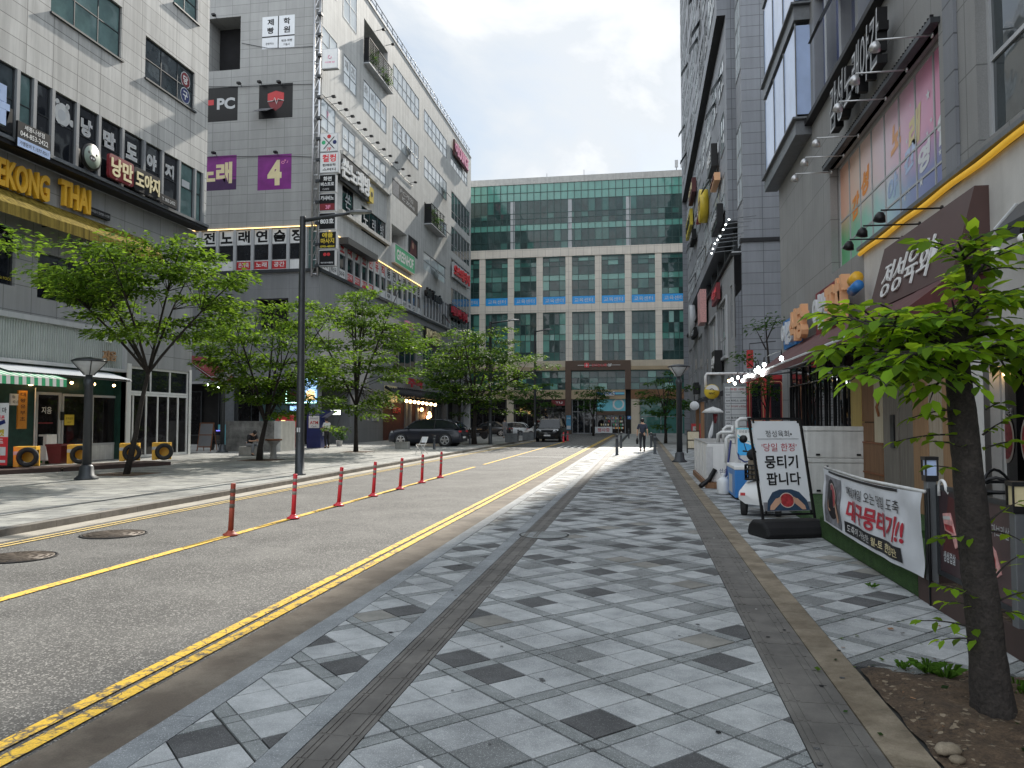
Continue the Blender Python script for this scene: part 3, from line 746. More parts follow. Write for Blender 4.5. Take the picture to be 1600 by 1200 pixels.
def weed(x,y,r_,n,label,h=.12):
    m=U('grass_blade')
    for k in range(n):
        a=rnd.uniform(0,6.3);q=rnd.uniform(0,r_);l=rnd.uniform(.5,1)*h;o_=Vector((x+math.cos(a)*q,y+math.sin(a)*q,.01))
        dr=Vector((math.cos(a),math.sin(a),0));t=Vector((-dr.y,dr.x,0))*rnd.uniform(.006,.014)
        m.face([o_-t*.5,o_+t*.5,o_+dr*l*.5+ZV*l*.8+t*.6,o_+dr*l*1.1+ZV*l*.75]);m.face([o_-t*.5,o_+dr*l*.5+ZV*l*.8-t*.6,o_+dr*l*1.1+ZV*l*.75])
    tag(m.build('weed'),label,'weed','weeds at the pit edge')
p=G(1450,1052);weed(p.x,p.y,.055,50,'larger green weed tuft at the edge of the tree pit',.085)
p=G(1478,1060);weed(p.x,p.y,.05,40,'small green weed just right of the larger tuft',.09)
p=G(1410,1045);weed(p.x,p.y,.04,24,'tiny weed in the joint above the soil, leftmost of the tufts',.05)
p=G(1362,919);weed(p.x,p.y,.03,22,'tiny weed growing between slabs below the hung banner',.05)
p=G(1590,1085);weed(p.x,p.y,.08,45,'weed sprouting in soil right of the tree trunk',.10)
# manholes
def manhole(px,py,z,r_,label,mat='iron'):
    p=G(px,py,z);t=thing('manhole_cover',label,'manhole cover',(p.x,p.y,z),0,'manhole covers')
    m=U('black_matt');m.lathe((0,0,.004),[(r_*1.1,0),(r_*1.1,.006),(r_*1.02,.008),(r_*1.02,.004)],36);m.lb('rim',t)
    m=U(mat);m.lathe((0,0,.006),[(r_,0),(r_,.006),(0,.007)],36)
    for q in (.25,.5,.75,.92):
        n=28
        for k in range(n):
            if k % 4==3:continue
            a,b2=2*math.pi*k/n,2*math.pi*(k+.8)/n
            V=[Vector((math.cos(s)*r_*w_,math.sin(s)*r_*w_,.0165)) for s,w_ in ((a,q-.05),(b2,q-.05),(b2,q+.05),(a,q+.05))]
            m.face(V)
    m.lb('lid',t)
manhole(178,835,RZ+.002,.42,'round cast iron manhole in the road, the farther of the two beside the yellow line')
manhole(28,871,RZ+.002,.40,'round cast iron manhole cut by the left picture edge')
t=G(850,836);mh=thing('manhole_cover','round paved inspection cover straddling the tactile strip of the pavement','manhole cover',(t.x,t.y,.002))
m=U('black_matt');r_=.36
for k in range(48):
    a,b2=2*math.pi*k/48,2*math.pi*(k+1)/48
    m.face([(math.cos(a)*r_,math.sin(a)*r_,.004),(math.cos(b2)*r_,math.sin(b2)*r_,.004),(math.cos(b2)*(r_-.02),math.sin(b2)*(r_-.02),.004),(math.cos(a)*(r_-.02),math.sin(a)*(r_-.02),.004)][::-1])
m.lb('rim',mh)
m=U('stone_strip');m.face([(math.cos(2*math.pi*k/40)*(r_-.025),math.sin(2*math.pi*k/40)*(r_-.025),.003) for k in range(40)]);m.lb('lid',mh)
# old chewing gum and drips on the slabs
gs_=MB()
for k in range(150):
    x,y=rnd.uniform(-2.3,2.6),rnd.uniform(2.2,16)**1.0;r_=rnd.uniform(.006,.02);gs_.use(rnd.choice(['black_matt','stone_dark','stone_dark','white_dirty']))
    if y<5.7 and x>1.3:continue
    gs_.face([(x+math.cos(2*math.pi*q/9)*r_*rnd.uniform(.8,1.2),y+math.sin(2*math.pi*q/9)*r_*rnd.uniform(.7,1.1),.0065) for q in range(9)])
tag(gs_.build('gum_spots',kind='stuff'),'old gum spots and drips scattered over the near paving slabs','gum spots',kind='stuff')
# ------------------------------------------------------------------ near left building
LX,LXL,LY1=-20.5,-21.1,33.4
plL=PL((LX,0,0),(1,0,0));plLL=PL((LXL,0,0),(1,0,0))
LB=thing('commercial_building','pale panelled building at the left edge with a window band above its shops','building',(-28,14,0))
zLedge=plL.at(300,346)[1]
holesL=[]
def LW(xs,yt,yb,xo,**k):
    r=plL.rectl(xs,yt,yb,xo);holesL.append(r);return r
w1=LW(82,-75,20,192);w2=LW(228,55,122,305);w3=LW(272,-48,5,310)
zb0=zLedge+.12;zb1=plL.at(250,233)[1]
bandY=[plL.at(x,300)[0] for x in (-70,-22,23,50,79,118,153,190,224,253,280,304.5,317.0)]
band=(bandY[0]-8,LY1-.25,zb0,zb1);holesL.append(band)
ups=[(a,b,c+5.2,d+5.2) for a,b,c,d in (w1,w2)]
m=U('clad_left');facade(m,plL,-6,LY1,zLedge,27,holesL,.18,'clad_left')
pe=PL((LX,LY1,0),(0,1,0));m.pquad(pe,0,20,zLedge,27);m.face([(LX,-6,27),(LX,LY1,27),(LX-20,LY1,27),(LX-20,-6,27)])
m.face([(LXL-1,-6,zLedge),(LXL-1,LY1,zLedge),(LX,LY1,zLedge),(LX,-6,zLedge)])
m.build('upper_wall',LB)
for r,nx,ny,gl in ((w1,3,2,'glass_teal'),(w2,3,2,'glass'),(w3,2,2,'glass_teal')):
    window(LB,plL,r,-.14,nx,ny,.05,'frame_dark',gl)
m=U('frame_dark')
for r in (w1,w2,w3):m.pbox(plL,r[0]-.05,r[1]+.08,r[2]-.07,r[2]-.002,-.1,.09)
m.each('window_sill',LB)
kinds=['glass','glass','glass_teal','glass_dark','glass_dark','glass_dark','glass_dark','glass_dark','glass_dark','glass_dark','glass_teal']
for i in range(len(bandY)-1):
    window(LB,plL,(bandY[i]+.07,bandY[i+1]-.07,zb0,zb1),-.13,1,2,.04,'frame_dark',kinds[min(i,len(kinds)-1)],vs_=[.55])
m=U('frame_grey')
for y in bandY:m.pbox(plL,y-.07,y+.07,zb0,zb1,-.16,.03)
m.each('pier',LB)
m=U('metal_grey');m.pbox(plL,-6,LY1+.02,zLedge-.02,zLedge+.10,-.3,.16);m.use('charcoal');m.pbox(plL,-6,LY1,zLedge-.16,zLedge-.022,-.5,.1)
m.build('ledge',LB)
# lower wall with the window row behind the olive canopy
zTop2=zLedge-.16
lowh=[]
def LLW(xs,yt,yb,xo):
    r=plLL.rectl(xs,yt,yb,xo);lowh.append(r);return r
d1=LLW(-60,330,430,25);d2=LLW(60,392,465,198)
zg=plLL.at(198,596)[1]
Ysh0,Ysh1=plLL.at(197,600)[0],LY1-.18
lowh.append((14.0,Ysh0,LZ,3.95));lowh.append((Ysh0+.3,Ysh1,LZ+.02,plLL.at(196,571)[1]))
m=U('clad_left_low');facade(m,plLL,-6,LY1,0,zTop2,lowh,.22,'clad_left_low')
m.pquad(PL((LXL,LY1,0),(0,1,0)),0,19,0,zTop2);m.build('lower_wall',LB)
for r in (d1,d2):window(LB,plLL,r,-.18,3,1,.05,'frame_dark','glass_dark')
m=U('olive_text')
for x,y in ((78,450),(118,462),(10,434)):
    u,v=plLL.at(x,y);m.text('THAI FOOD',plLL,u,v,wd=.75,d=-.12)
m.build('window_lettering',LB)
# ground-floor shopfront recess (the green tiled shop)
rec=(14.0,Ysh0)
pr=PL((LXL-.55,0,0),(1,0,0))
m=U('glazed_green')
m.pquad(pr,14.0,Ysh0,LZ,3.95);m.use('black_matt');m.face([(LXL-.55,14,3.95),(LXL-.55,Ysh0,3.95),(LXL,Ysh0,3.95),(LXL,14,3.95)])
m.use('glazed_green');m.face([(LXL-.55,Ysh0,LZ),(LXL,Ysh0,LZ),(LXL,Ysh0,3.95),(LXL-.55,Ysh0,3.95)])
m.build('shopfront_wall',LB)
def pu(x,y,pl=pr):return pl.at(x,y)
# door with white frame
a=pr.rectl(54,612,715,92);
m=U('frame_light');u0,u1,v0,v1=a[0],a[1],LZ+.02,a[3]
for q in ((u0,u0+.09),(u1-.13,u1)):m.pbox(pr,q[0],q[1],v0,v1,.0,.09)
m.pbox(pr,u0+.09,u1-.13,v1-.1,v1,0,.09);m.pbox(pr,u0+.09,u1-.13,v0,v0+.62,.02,.08);
dr=m.build('door',LB);m=U('glass_shop');m.pbox(pr,u0+.09,u1-.13,v0+.62,v1-.1,.02,.05);m.build('pane',dr,world=False)
for v in dr.children[0].data.vertices:v.co-=wloc(LB)
m=U('white');u,v=pu(71,641);m.text('지음',pr,u,v,wd=.48,d=.052,bold=.01)
u,v=pu(66,661);m.use('red_dark');m.pquad(pr,u-.4,u+.45,v-.02,v+.02,.052);m.build('door_lettering',LB)
m=U('black_paint');u,v=pu(93,650);m.pbox(pr,u-.07,u+.07,v-.16,v+.16,.05,.14);m.build('door_lock',LB)
b=pr.rectl(95,615,690,186)
window(LB,pr,(b[0],b[1],b[2]-.2,b[3]),.02,3,1,.09,'frame_light','glass_shop',us=[.5])
m=U('white_dirty');m.pbox(pr,b[0],b[1],LZ,b[2]-.2,0,.07);m.build('shopfront_panel',LB)
u,v=pu(105,656);m=U('yellow');m.pquad(pr,u-.25,u+.25,v-.2,v+.2,.09);m.use('black_paint');m.text('주차금지',pr,u,v+.05,wd=.36,d=.093);m.text('출입구',pr,u,v-.09,wd=.2,d=.093)
tag(m.build('notice'),'small yellow paper notice stuck inside the shop window by the door','notice')
u,v=pu(69,708);m=U('white');m.pquad(pr,u-.3,u+.3,v-.42,v+.5,.082);m.use('green');m.pquad(pr,u-.28,u-.18,v-.35,v+.3,.085);m.use('leaf_dull');m.pquad(pr,u-.05,u+.25,v-.4,v-.05,.085);m.use('black_paint');m.text('소주',pr,u+.08,v+.25,wd=.25,d=.085);m.use('cream');m.disc(pr,u+.08,v+.02,.12,.086)
tag(m.build('poster'),'small drinks poster with green bottle on the lower door panel','poster')
# white folding doors
f0,f1=Ysh0+.3,Ysh1;ft=plLL.at(196,571)[1];fm=plLL.at(196,613)[1]
window(LB,plLL,(f0,f1,fm,ft),-.1,3,1,.09,'frame_white','glass_dark')
window(LB,plLL,(f0,f1,LZ+.02,fm-.01),-.1,6,1,.10,'frame_white','glass_shop',us=[.06,.27,.46,.64,.82])
m=U('frame_white');m.pbox(plLL,f0-.28,f0,LZ,ft+.1,-.12,.03);m.pbox(plLL,f1,f1+.17,LZ,ft+.1,-.12,.03);m.each('door_surround',LB)
# sign over the green shop: corrugated sheet in a white frame
p0=PL((LXL+.22,0,0),(1,0,0))
tl=p0.at(0,488);tr=p0.at(197,520);bl=p0.at(0,563);br=p0.at(197,583)
T=thing('shop_sign','ribbed grey metal shop sign in pale frame above the green tiled shop','sign',(LXL+.1,20,4))
zt,zb_=(tl[1]+tr[1])/2,(bl[1]+br[1])/2;ue=tr[0]
m=U('corrugated');n=int((ue-14)/.11)
for i in range(n):m.prism(SK((LXL+.02,14+i*.11,0),(0,1,0),(1,0,0)),[(0,0),(.11,0),(.11,.11),(.085,.15),(.035,.15),(.01,.11)],-zt+.12,-zb_-.12)
m.build('panel',T)
m=U('frame_light');m.pbox(plLL,14,ue,zt-.12,zt+.06,.02,.3);m.pbox(plLL,14,ue,zb_,zb_+.12,.02,.3);m.pbox(plLL,ue-.12,ue,zb_+.12,zt-.12,.02,.3);m.build('frame',T)
u,v=p0.at(168,556);m=U('wood_tan');m.text('지음',p0,u,v,wd=.75,d=.05,ext=.08,bold=.02);m.use('white');u,v=p0.at(165,531);m.text('고깃집',p0,u,v,wd=.55,d=.05,ext=.02)
m.build('lettering',T)
# olive canopy
cz0=plLL.at(0,292)[1];cy1=plLL.at(222,392)[0]
T=thing('canopy','faded olive fabric canopy with stained valance over the upper shop windows','canopy',(LXL+.4,18,cz0-.8))
m=U('awning_olive');cf=1.05;cz1=cz0-.78
n=40
for i in range(n):
    a,b_=10+(cy1-10)*i/n,10+(cy1-10)*(i+1)/n;s1,s2=-.03*math.sin(i*math.pi/5)**2,-.03*math.sin((i+1)*math.pi/5)**2
    m.face([(LXL+.02,a,cz0),(LXL+cf,a,cz1+s1),(LXL+cf,b_,cz1+s2),(LXL+.02,b_,cz0)]);m.face([(LXL+cf,a,cz1+s1),(LXL+cf+.01,a,cz1-.38),(LXL+cf+.01,b_,cz1-.38),(LXL+cf,b_,cz1+s2)])
m.face([(LXL+.02,cy1,cz0),(LXL+cf,cy1,cz1),(LXL+cf+.01,cy1,cz1-.38),(LXL+.02,cy1,cz1-.38)]);m.build('fabric',T)
m=U('metal_dark')
for y in (12,15,18,21,24,cy1-.1):m.tube([(LXL,y,cz1-.1),(LXL+cf-.03,y,cz1-.1)],.025,6)
m.build('frame',T)
# yellow restaurant letters on the wall
ps=PL((LXL+.12,0,0),(1,0,0))
T=thing('wall_lettering','big yellow wall letters reading EKONG THAI above the olive canopy','sign',(LXL+.1,25,8),0)
m=U('amber')
u0,v0=ps.at(2,272);u1,v1=ps.at(82,300);m.text('MEKONG',ps,(u0+u1)/2-.55,(ps.at(40,285)[1]),wd=(u1-u0)*1.22,h=.95,d=.0,ext=.16,bold=.035)
u0=ps.at(90,300)[0];u1=ps.at(137,312)[0];m.text('THAI',ps,(u0+u1)/2,ps.at(113,308)[1],wd=u1-u0,h=.95,ext=.16,bold=.035)
m.build('lettering',T)
r=ps.rectl(139,322,333,172);m=U('charcoal');m.pbox(ps,r[0],r[1],r[2],r[3],-.1,.02);m.use('light_grey');m.text('태국음식 전문점 나성점',ps,(r[0]+r[1])/2,(r[2]+r[3])/2,wd=(r[1]-r[0])*.9,d=.024);m.build('name_plate',T)
# signs on the ledge
pk=PL((LX+.2,0,0),(1,0,0))
def board(name,label,pl,r,th,boardmat,texts,cat='sign',group=None,frame=None,d0=0.0,decor=None):
    """a flat signboard with its writing; texts: (string, fu, fv, height-fraction, width-fraction, mat, bold)"""
    u0,u1,v0,v1=r;c=pl.P((u0+u1)/2,v0,0)
    T=thing(name,label,cat,c,0,group)
    m=U(boardmat);m.pbox(pl,u0,u1,v0,v1,d0,d0+th);m.build('board',T)
    if frame:
        f=U(frame);t=min(.06,(u1-u0)*.06)
        f.pbox(pl,u0-t,u1+t,v1,v1+t,d0,d0+th+.012);f.pbox(pl,u0-t,u1+t,v0-t,v0,d0,d0+th+.012);f.pbox(pl,u0-t,u0,v0,v1,d0,d0+th+.012);f.pbox(pl,u1,u1+t,v0,v1,d0,d0+th+.012);f.build('frame',T)
    if decor:
        m=MB();decor(m,pl,r,d0+th);m.build('picture',T)
    if texts:
        m=MB()
        for t in texts:
            s,fu,fv,hf,wf,mt=t[:6];bd=t[6] if len(t)>6 else .012
            m.use(mt);m.text(s,pl,u0+(u1-u0)*fu,v0+(v1-v0)*fv,(v1-v0)*hf if hf else None,(u1-u0)*wf if wf else None,d=d0+th+.006,bold=bd)
        m.build('lettering',T)
    return T
r=pk.rectl(25,188,228,76)
def bl(m,pl,r,d):m.use('blue_pale');m.pquad(pl,r[0],r[1],r[2],r[2]+(r[3]-r[2])*.34,d+.003)
board('shop_sign','black phone number board with pale blue strip at the ledge of the left building',pk,r,.08,'black_paint',[('세종나성점',.5,.84,.2,.62,'white'),('044-853-2422',.5,.56,.2,.85,'white'),('가맹문의 T.1577-7511',.5,.17,.17,.88,'black_paint')],decor=bl)
r=pk.rectl(-30,150,235,15)
T=thing('shop_sign','black sign box with huge pale letter cut by the left picture edge','sign',pk.P(r[0],r[2],0));m=U('black_paint');m.pbox(pk,r[0]-1,pk.at(20,200)[0],zLedge+.2,zLedge+1.0,-.1,-.02);m.build('board',T);m=U('blue_pale');m.text('목',pk,pk.at(3,205)[0]-.45,zLedge+.95,h=1.3,d=-.01,ext=.12,bold=.05);m.build('lettering',T)
r=pk.rectl(166,262,290,247);s0=pk.at(166,276);s1=pk.at(205,283);s2=pk.at(247,305)
T=thing('shop_sign','red and black sign with outlined white pork restaurant letters on the ledge','sign',pk.P(s0[0],zLedge,0))
zs0,zs1=zLedge+.18,zLedge+1.12
m=U('red_dark');m.rbox(pk,s0[0],s1[0],zs0,zs1,0,.12,.12);m.use('black_paint');m.rbox(pk,s1[0]+.02,s2[0],zs0-.05,zs1-.03,0,.12,.12);m.build('board',T)
m=U('cream');m.text('낭만',pk,(s0[0]+s1[0])/2,(zs0+zs1)/2,wd=(s1[0]-s0[0])*.86,h=.74,d=.122,ext=.03,bold=.03);m.text('도야지',pk,(s1[0]+s2[0])/2,(zs0+zs1)/2-.03,wd=(s2[0]-s1[0])*.88,h=.7,d=.122,ext=.03,bold=.03);m.build('lettering',T)
# round plain emblem beside it
c=pk.at(140,256);T=thing('round_sign','round black emblem sign with pale green face ring beside the pork sign','sign',pk.P(c[0],zLedge,0))
m=U('black_paint');cz=zLedge+.62;m.lathe(pk.P(c[0],cz,0),[(.5,0),(.5,.1),(0,.1)],24,(1,0,0));m.use('face_green');m.lathe(pk.P(c[0],cz,.1),[(.42,0),(.42,.02),(0,.02)],24,(1,0,0));m.build('board',T)
m=U('black_paint');m.disc(pk,c[0],cz-.05,.17,.125,r2=.12);m.disc(pk,c[0]-.2,cz+.13,.05,.125);m.disc(pk,c[0]+.2,cz+.13,.05,.125);m.use('light_grey');m.disc(pk,c[0]-.06,cz-.05,.04,.128);m.disc(pk,c[0]+.06,cz-.05,.04,.128);m.build('emblem',T)
r0,r1=pk.at(247,318),pk.at(274,330)
board('shop_sign','small black phone strip at the right end of the pork sign',pk,(r0[0],r1[0],zLedge+.12,zLedge+.5),.08,'black_paint',[('T. 863-2422',.5,.5,.4,.75,'light_grey')])
# stickers in the window band
m=MB();pst=PL((LX-.085,0,0),(1,0,0))
m.use('light_grey')
for ch,x in (('낭',135),('만',170),('도',206),('야',238),('지',266)):
    k=[i for i in range(len(bandY)-1) if bandY[i]<pst.at(x,250)[0]<bandY[i+1]][0]
    c_=(bandY[k]+bandY[k+1])/2;wd=(bandY[k+1]-bandY[k])*.62
    m.use('white_dirty');m.text(ch,pst,c_,zb1-.72,h=.68,wd=wd*.85,bold=.07);m.use('light_grey');m.text(ch,pst,c_,zb1-.72,h=.56,wd=wd*.7,d=.004,bold=.0);m.build('window_sticker',LB);m=MB()
k=4;c_=(bandY[4]+bandY[5])/2;m.use('white_dirty');m.disc(pst,c_-.05,zb1-.7,.38,0,r2=.42);m.disc(pst,c_-.3,zb1-.3,.1);m.disc(pst,c_+.2,zb1-.3,.1);m.disc(pst,c_+.42,zb1-.85,.13,.003);m.use('light_grey');m.disc(pst,c_-.08,zb1-.72,.2,.004);m.build('window_sticker',LB);m=MB()
k=10;c_=(bandY[10]+bandY[11])/2;m.use('light_grey');m.pquad(pst,c_-.3,c_+.3,zb1-1.1,zb1-.75)
m.build('window_sticker',LB)
# billiards disc stickers of window 2
m=MB();u2=w2[0]+(w2[1]-w2[0])*.84;hh=w2[3]-w2[2];pw_=PL((LX-.1,0,0),(1,0,0))
for fv,cm,ch in ((.68,'red_dark','당'),(.28,'blue_navy','구')):
    m.use('light_grey');m.disc(pw_,u2,w2[2]+hh*fv,hh*.205,0,24);m.use(cm);m.disc(pw_,u2,w2[2]+hh*fv,hh*.18,.004,24);m.use('white');m.text(ch,pw_,u2,w2[2]+hh*fv,h=hh*.22,d=.008,bold=.03);m.build('window_sticker',LB);m=MB()
# --- awnings of the shops at street level
def awning_striped():
    T=thing('awning','green and white striped awning at the left picture edge','awning',(LXL+.5,16,3.2))
    pf=PL((LXL+1.55,0,0),(1,0,0));ye=pf.at(104,603)[0];zf=pf.at(104,592)[1];zv=pf.at(104,603)[1];zt=zf+.42
    m=MB();y=ye;i=0
    while y>10:
        m.use('white' if i % 2 else 'green_sign');a,b_=y-.16,y
        m.face([(LXL,a,zt),(LXL+1.55,a,zf),(LXL+1.55,b_,zf),(LXL,b_,zt)]);m.face([(LXL+1.55,a,zf),(LXL+1.56,a,zv-.04),(LXL+1.56,b_,zv-.04),(LXL+1.55,b_,zf)]);y-=.16;i+=1
    m.build('fabric',T);m=U('frame_white');m.tube([(LXL,ye-.05,zf-.1),(LXL+1.5,ye-.05,zf-.02)],.02,6);m.tube([(LXL+1.53,10,zf-.02),(LXL+1.53,ye,zf-.02)],.025,6);m.build('frame',T)
    return ye
ye=awning_striped()
T=thing('awning','white corrugated sheet awning beside the striped one','awning',(LXL+.4,19,3.5))
pf=PL((LXL+1.15,0,0),(1,0,0));yb1=pf.at(207,592)[0];zfa=pf.at(207,594)[1];zta=zfa+.32
m=U('awning_white');n=int((yb1-ye+2)/.05)
for i in range(n):
    a,b_=ye-2+i*.05,ye-2+(i+1)*.05;q=.018*(i % 2);q2=.018*((i+1) % 2)
    m.face([(LXL,a,zta+q),(LXL+1.15,a,zfa+q),(LXL+1.15,b_,zfa+q2),(LXL,b_,zta+q2)])
m.build('sheet',T);m=U('metal_dark');m.tube([(LXL+1.1,ye-2,zfa-.05),(LXL+1.1,yb1,zfa-.05)],.025,6);m.build('frame',T)
for i,x in enumerate((112,147,178)):
    u,v=PL((LXL+.35,0,0),(1,0,0)).at(x,598+i*2.2);p=Vector((LXL+.35,u,v))
    T=thing('bulb_lamp',['leftmost of three small warm bulbs below the white awning','middle of three small warm bulbs below the white awning','rightmost of three small warm bulbs below the white awning'][i],'lamp',p,0,'bulbs below the white awning')
    m=U('bulb_warm');m.ball((0,0,0),.055,10);m.lb('bulb',T);m=U('black_paint');m.lathe((0,0,.04),[(.03,0),(.03,.1)],8);m.tube([(0,0,.13),(-.2,0,.2)],.008,5);m.lb('socket',T)
# orange lit kiosk front and its bits at the left edge
pq=PL((LXL+.1,0,0),(1,0,0));a=pq.rectl(27,610,670,40)
board('menu_board','narrow orange wall menu with dark writing left of the shop door',pq,a,.06,'orange_board',[(c,.5,.9-.16*i,.1,.6,'maroon') for i,c in enumerate('대왕유부초')])
a=pq.rectl(15,615,633,30)
board('menu_board','small white price list beside the narrow orange menu',pq,a,.05,'white',[('메뉴',.3,.72,.3,.3,'black_paint'),('4.0 ~ 5.5',.55,.3,.25,.7,'black_paint')])
u,v=pq.at(36,601);T=thing('wall_lamp','lit cream wall lamp under the striped awning','lamp',pq.P(u,v,.2));m=U('bulb_warm');m.ball(pq.P(u,v,.3),.07,8,(1,1.8,.5));m.build('bulb',T);m=U('white');m.tube([pq.P(u+.28,v-.1,.25),pq.P(u+.28,v-2.2,.25)],.02,6);m.tube([pq.P(u,v+.05,.3),pq.P(u,v+.05,0)],.02,6);m.build('bracket',T)
# ------------------------------------------------------------------ big grey building beyond the alley
MX,MY0,MY1=-20.0,45.4,88.8
plM=PL((MX,0,0),(1,0,0));plS=PL((0,MY0,0),(0,-1,0))
MBd=thing('commercial_building','seven storey grey building with many shop signs along the left of the street','building',(-30,66,0))
zR=plM.at(733,243)[1];zStripT=plS.at(440,356)[1];zStripB=plS.at(440,421)[1];zRec=plS.at(430,598)[1]
hm=[]
def MW(xs,yt,yb,xo,d=.15):
    r=plM.rectl(xs,yt,yb,xo)+(d,);hm.append(r);return r
top=[MW(503,-75,-30,527),MW(537,-45,27,558),MW(615,98,135,655),MW(663,170,202,698),MW(704,230,257,730)]
bal1=MW(569,28,93,606,1.6)
r6=[MW(503,38,82,527),MW(537,83,130,557),MW(568,123,170,604),MW(614,180,222,654),MW(663,243,275,698)]
r5=[MW(501,150,197,524),MW(535,193,230,555),MW(567,223,257,603),MW(613,277,303,653)]
bal2=MW(663,315,345,685,1.2);r5b=MW(687,340,362,698)
r4=[MW(535,287,330,553),MW(565,320,360,603)]
bal3=MW(612,349,379,636,1.4);r4b=MW(638,366,395,653,.06)
r3=MW(662,392,420,696)
strips=[]
u0,u1=plM.at(705,400)[0],MY1-.5
for yt,yb in ((297,340),(352,392),(402,432),(448,480),(487,515)):
    v1,v0=plM.at(705,yt)[1],plM.at(705,yb)[1];strips.append((u0,u1,v0,v1,.12));hm.append(strips[-1])
# the window band of the third storey
bandB,bandT=zStripB,zStripT
bu0,bu1=MY0+.3,plM.at(658,480)[0];bu2,bu3=plM.at(661,480)[0],plM.at(702,520)[0]
hm+=[(bu0,bu1,bandB,bandT,.15),(bu2,bu3,bandB+.2,bandT-.1,.15)]
w2a=MW(615,535,583,651);w2b=MW(661,541,585,680)
MG=plM.at(640,617)[1]
m=U('clad_mid');facade(m,plM,MY0,MY1,zStripB-.25,zR,[h for h in hm if h[2] >= zStripB-.1],.15,'clad_mid')
m.build('front_wall',MBd)
m=U('render_grey');facade(m,plM,MY0,MY1,MG,zStripB-.25,[w2a,w2b],.15,'render_grey')
m.build('front_wall',MBd)
# side wall
hs=[plS.rect(325,30,375,108)+(1.5,),plS.rect(410,27,460,73)+(.05,),plS.rect(318,139,371,188)+(.05,),plS.rect(405,133,457,183)+(.05,),plS.rect(303,246,369,296)+(.05,),plS.rect(403,243,455,295)+(.05,)]
sw=(-40.6,MX-.25,zStripB,zStripT,.15)
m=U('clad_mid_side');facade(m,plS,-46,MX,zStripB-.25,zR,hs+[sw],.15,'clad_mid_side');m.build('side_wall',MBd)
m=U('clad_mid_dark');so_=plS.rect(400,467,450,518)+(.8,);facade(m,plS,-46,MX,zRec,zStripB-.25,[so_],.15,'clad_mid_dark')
m.build('side_wall',MBd)
m=U('coping');m.face([(MX,MY0,zR),(MX,MY1,zR),(-46,MY1,zR),(-46,MY0,zR)]);m.pbox(plM,MY0,MY1,zR,zR+.12,-.3,.06);m.build('roof',MBd)
m=U('clad_mid');m.pquad(PL((0,MY1,0),(0,1,0)),20,46,0,zR);m.build('rear_wall',MBd)
# recess floors: dark boxes behind balconies and openings
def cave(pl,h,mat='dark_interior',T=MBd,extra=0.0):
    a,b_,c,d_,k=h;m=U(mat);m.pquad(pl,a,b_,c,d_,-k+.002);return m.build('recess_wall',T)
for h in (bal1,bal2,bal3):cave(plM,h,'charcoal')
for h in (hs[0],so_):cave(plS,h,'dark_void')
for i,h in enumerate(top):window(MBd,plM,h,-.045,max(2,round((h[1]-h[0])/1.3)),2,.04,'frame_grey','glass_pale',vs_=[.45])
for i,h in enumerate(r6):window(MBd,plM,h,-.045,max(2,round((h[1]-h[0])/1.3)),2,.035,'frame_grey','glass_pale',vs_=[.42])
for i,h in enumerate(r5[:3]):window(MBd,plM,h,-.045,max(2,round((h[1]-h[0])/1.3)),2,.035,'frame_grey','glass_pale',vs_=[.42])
for i,h in enumerate(r4):window(MBd,plM,h,-.1,2+i,1,.04,'frame_dark','glass_dark')
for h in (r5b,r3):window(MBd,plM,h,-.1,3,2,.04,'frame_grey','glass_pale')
for h in strips:window(MBd,plM,h,-.08,6,2,.06,'frame_light','glass',vs_=[.28])
for h in (w2a,w2b):window(MBd,plM,h,-.12,4,1,.06,'frame_grey','glass_dark')
window(MBd,plM,(bal2[0]+.1,bal2[1]-.1,bal2[2],bal2[3]-.1),-1.1,3,1,.08,'frame_grey','glass_teal')
# hopper windows standing open
def hopper(pl,u0,u1,vt,h,out,label=None):
    m=U('frame_dark');P=pl.P;t=.05
    a,b_=(vt,.03),(vt-h,out)
    for q0,q1 in ((u0,u0+t),(u1-t,u1)):m.raw([P(q0,a[0],a[1]),P(q1,a[0],a[1]),P(q1,b_[0],b_[1]),P(q0,b_[0],b_[1]),P(q0,a[0],a[1]+.05),P(q1,a[0],a[1]+.05),P(q1,b_[0],b_[1]+.05),P(q0,b_[0],b_[1]+.05)],[(0,1,2,3),(7,6,5,4),(0,4,5,1),(1,5,6,2),(2,6,7,3),(3,7,4,0)])
    m.use('glass');m.face([P(u0,a[0],a[1]+.03),P(u0,b_[0],b_[1]+.03),P(u1,b_[0],b_[1]+.03),P(u1,a[0],a[1]+.03)]);return m.build('open_sash',MBd)
for h,f0,f1 in ((r6[3],.48,.72),(r6[4],.76,.98),(r5b,.2,.9),(r3,.35,.65)):
    hopper(plM,h[0]+(h[1]-h[0])*f0,h[0]+(h[1]-h[0])*f1,h[2]+(h[3]-h[2])*.42,(h[3]-h[2])*.42,.75)
# window writing
m=U('mid_grey')
pw_=PL((MX-.008,0,0),(1,0,0))
def winwords(h,s,mt,hf=.32,fv=.72):
    m.use(mt);n=len(s)
    for i,ch in enumerate(s):
        if ch != ' ':m.text(ch,pw_,h[0]+(h[1]-h[0])*(i+.5)/n,h[2]+(h[3]-h[2])*fv,h=(h[3]-h[2])*hf,bold=.01)
winwords(r6[2],'라이브바','mid_grey');winwords(r6[3],'리스타트짐','grey');winwords(r6[1],'재즈','mid_grey');winwords(r5[1],'PC','white',.3,.5);winwords(r5[2],'PC방존','light_grey',.3,.5)
winwords(r5[0],'P','pink',.25,.6);winwords(r4[0],'쏜','light_grey',.55,.5);winwords(r4[1],'노래방','light_grey',.5,.55)
m.build('window_lettering',MBd)
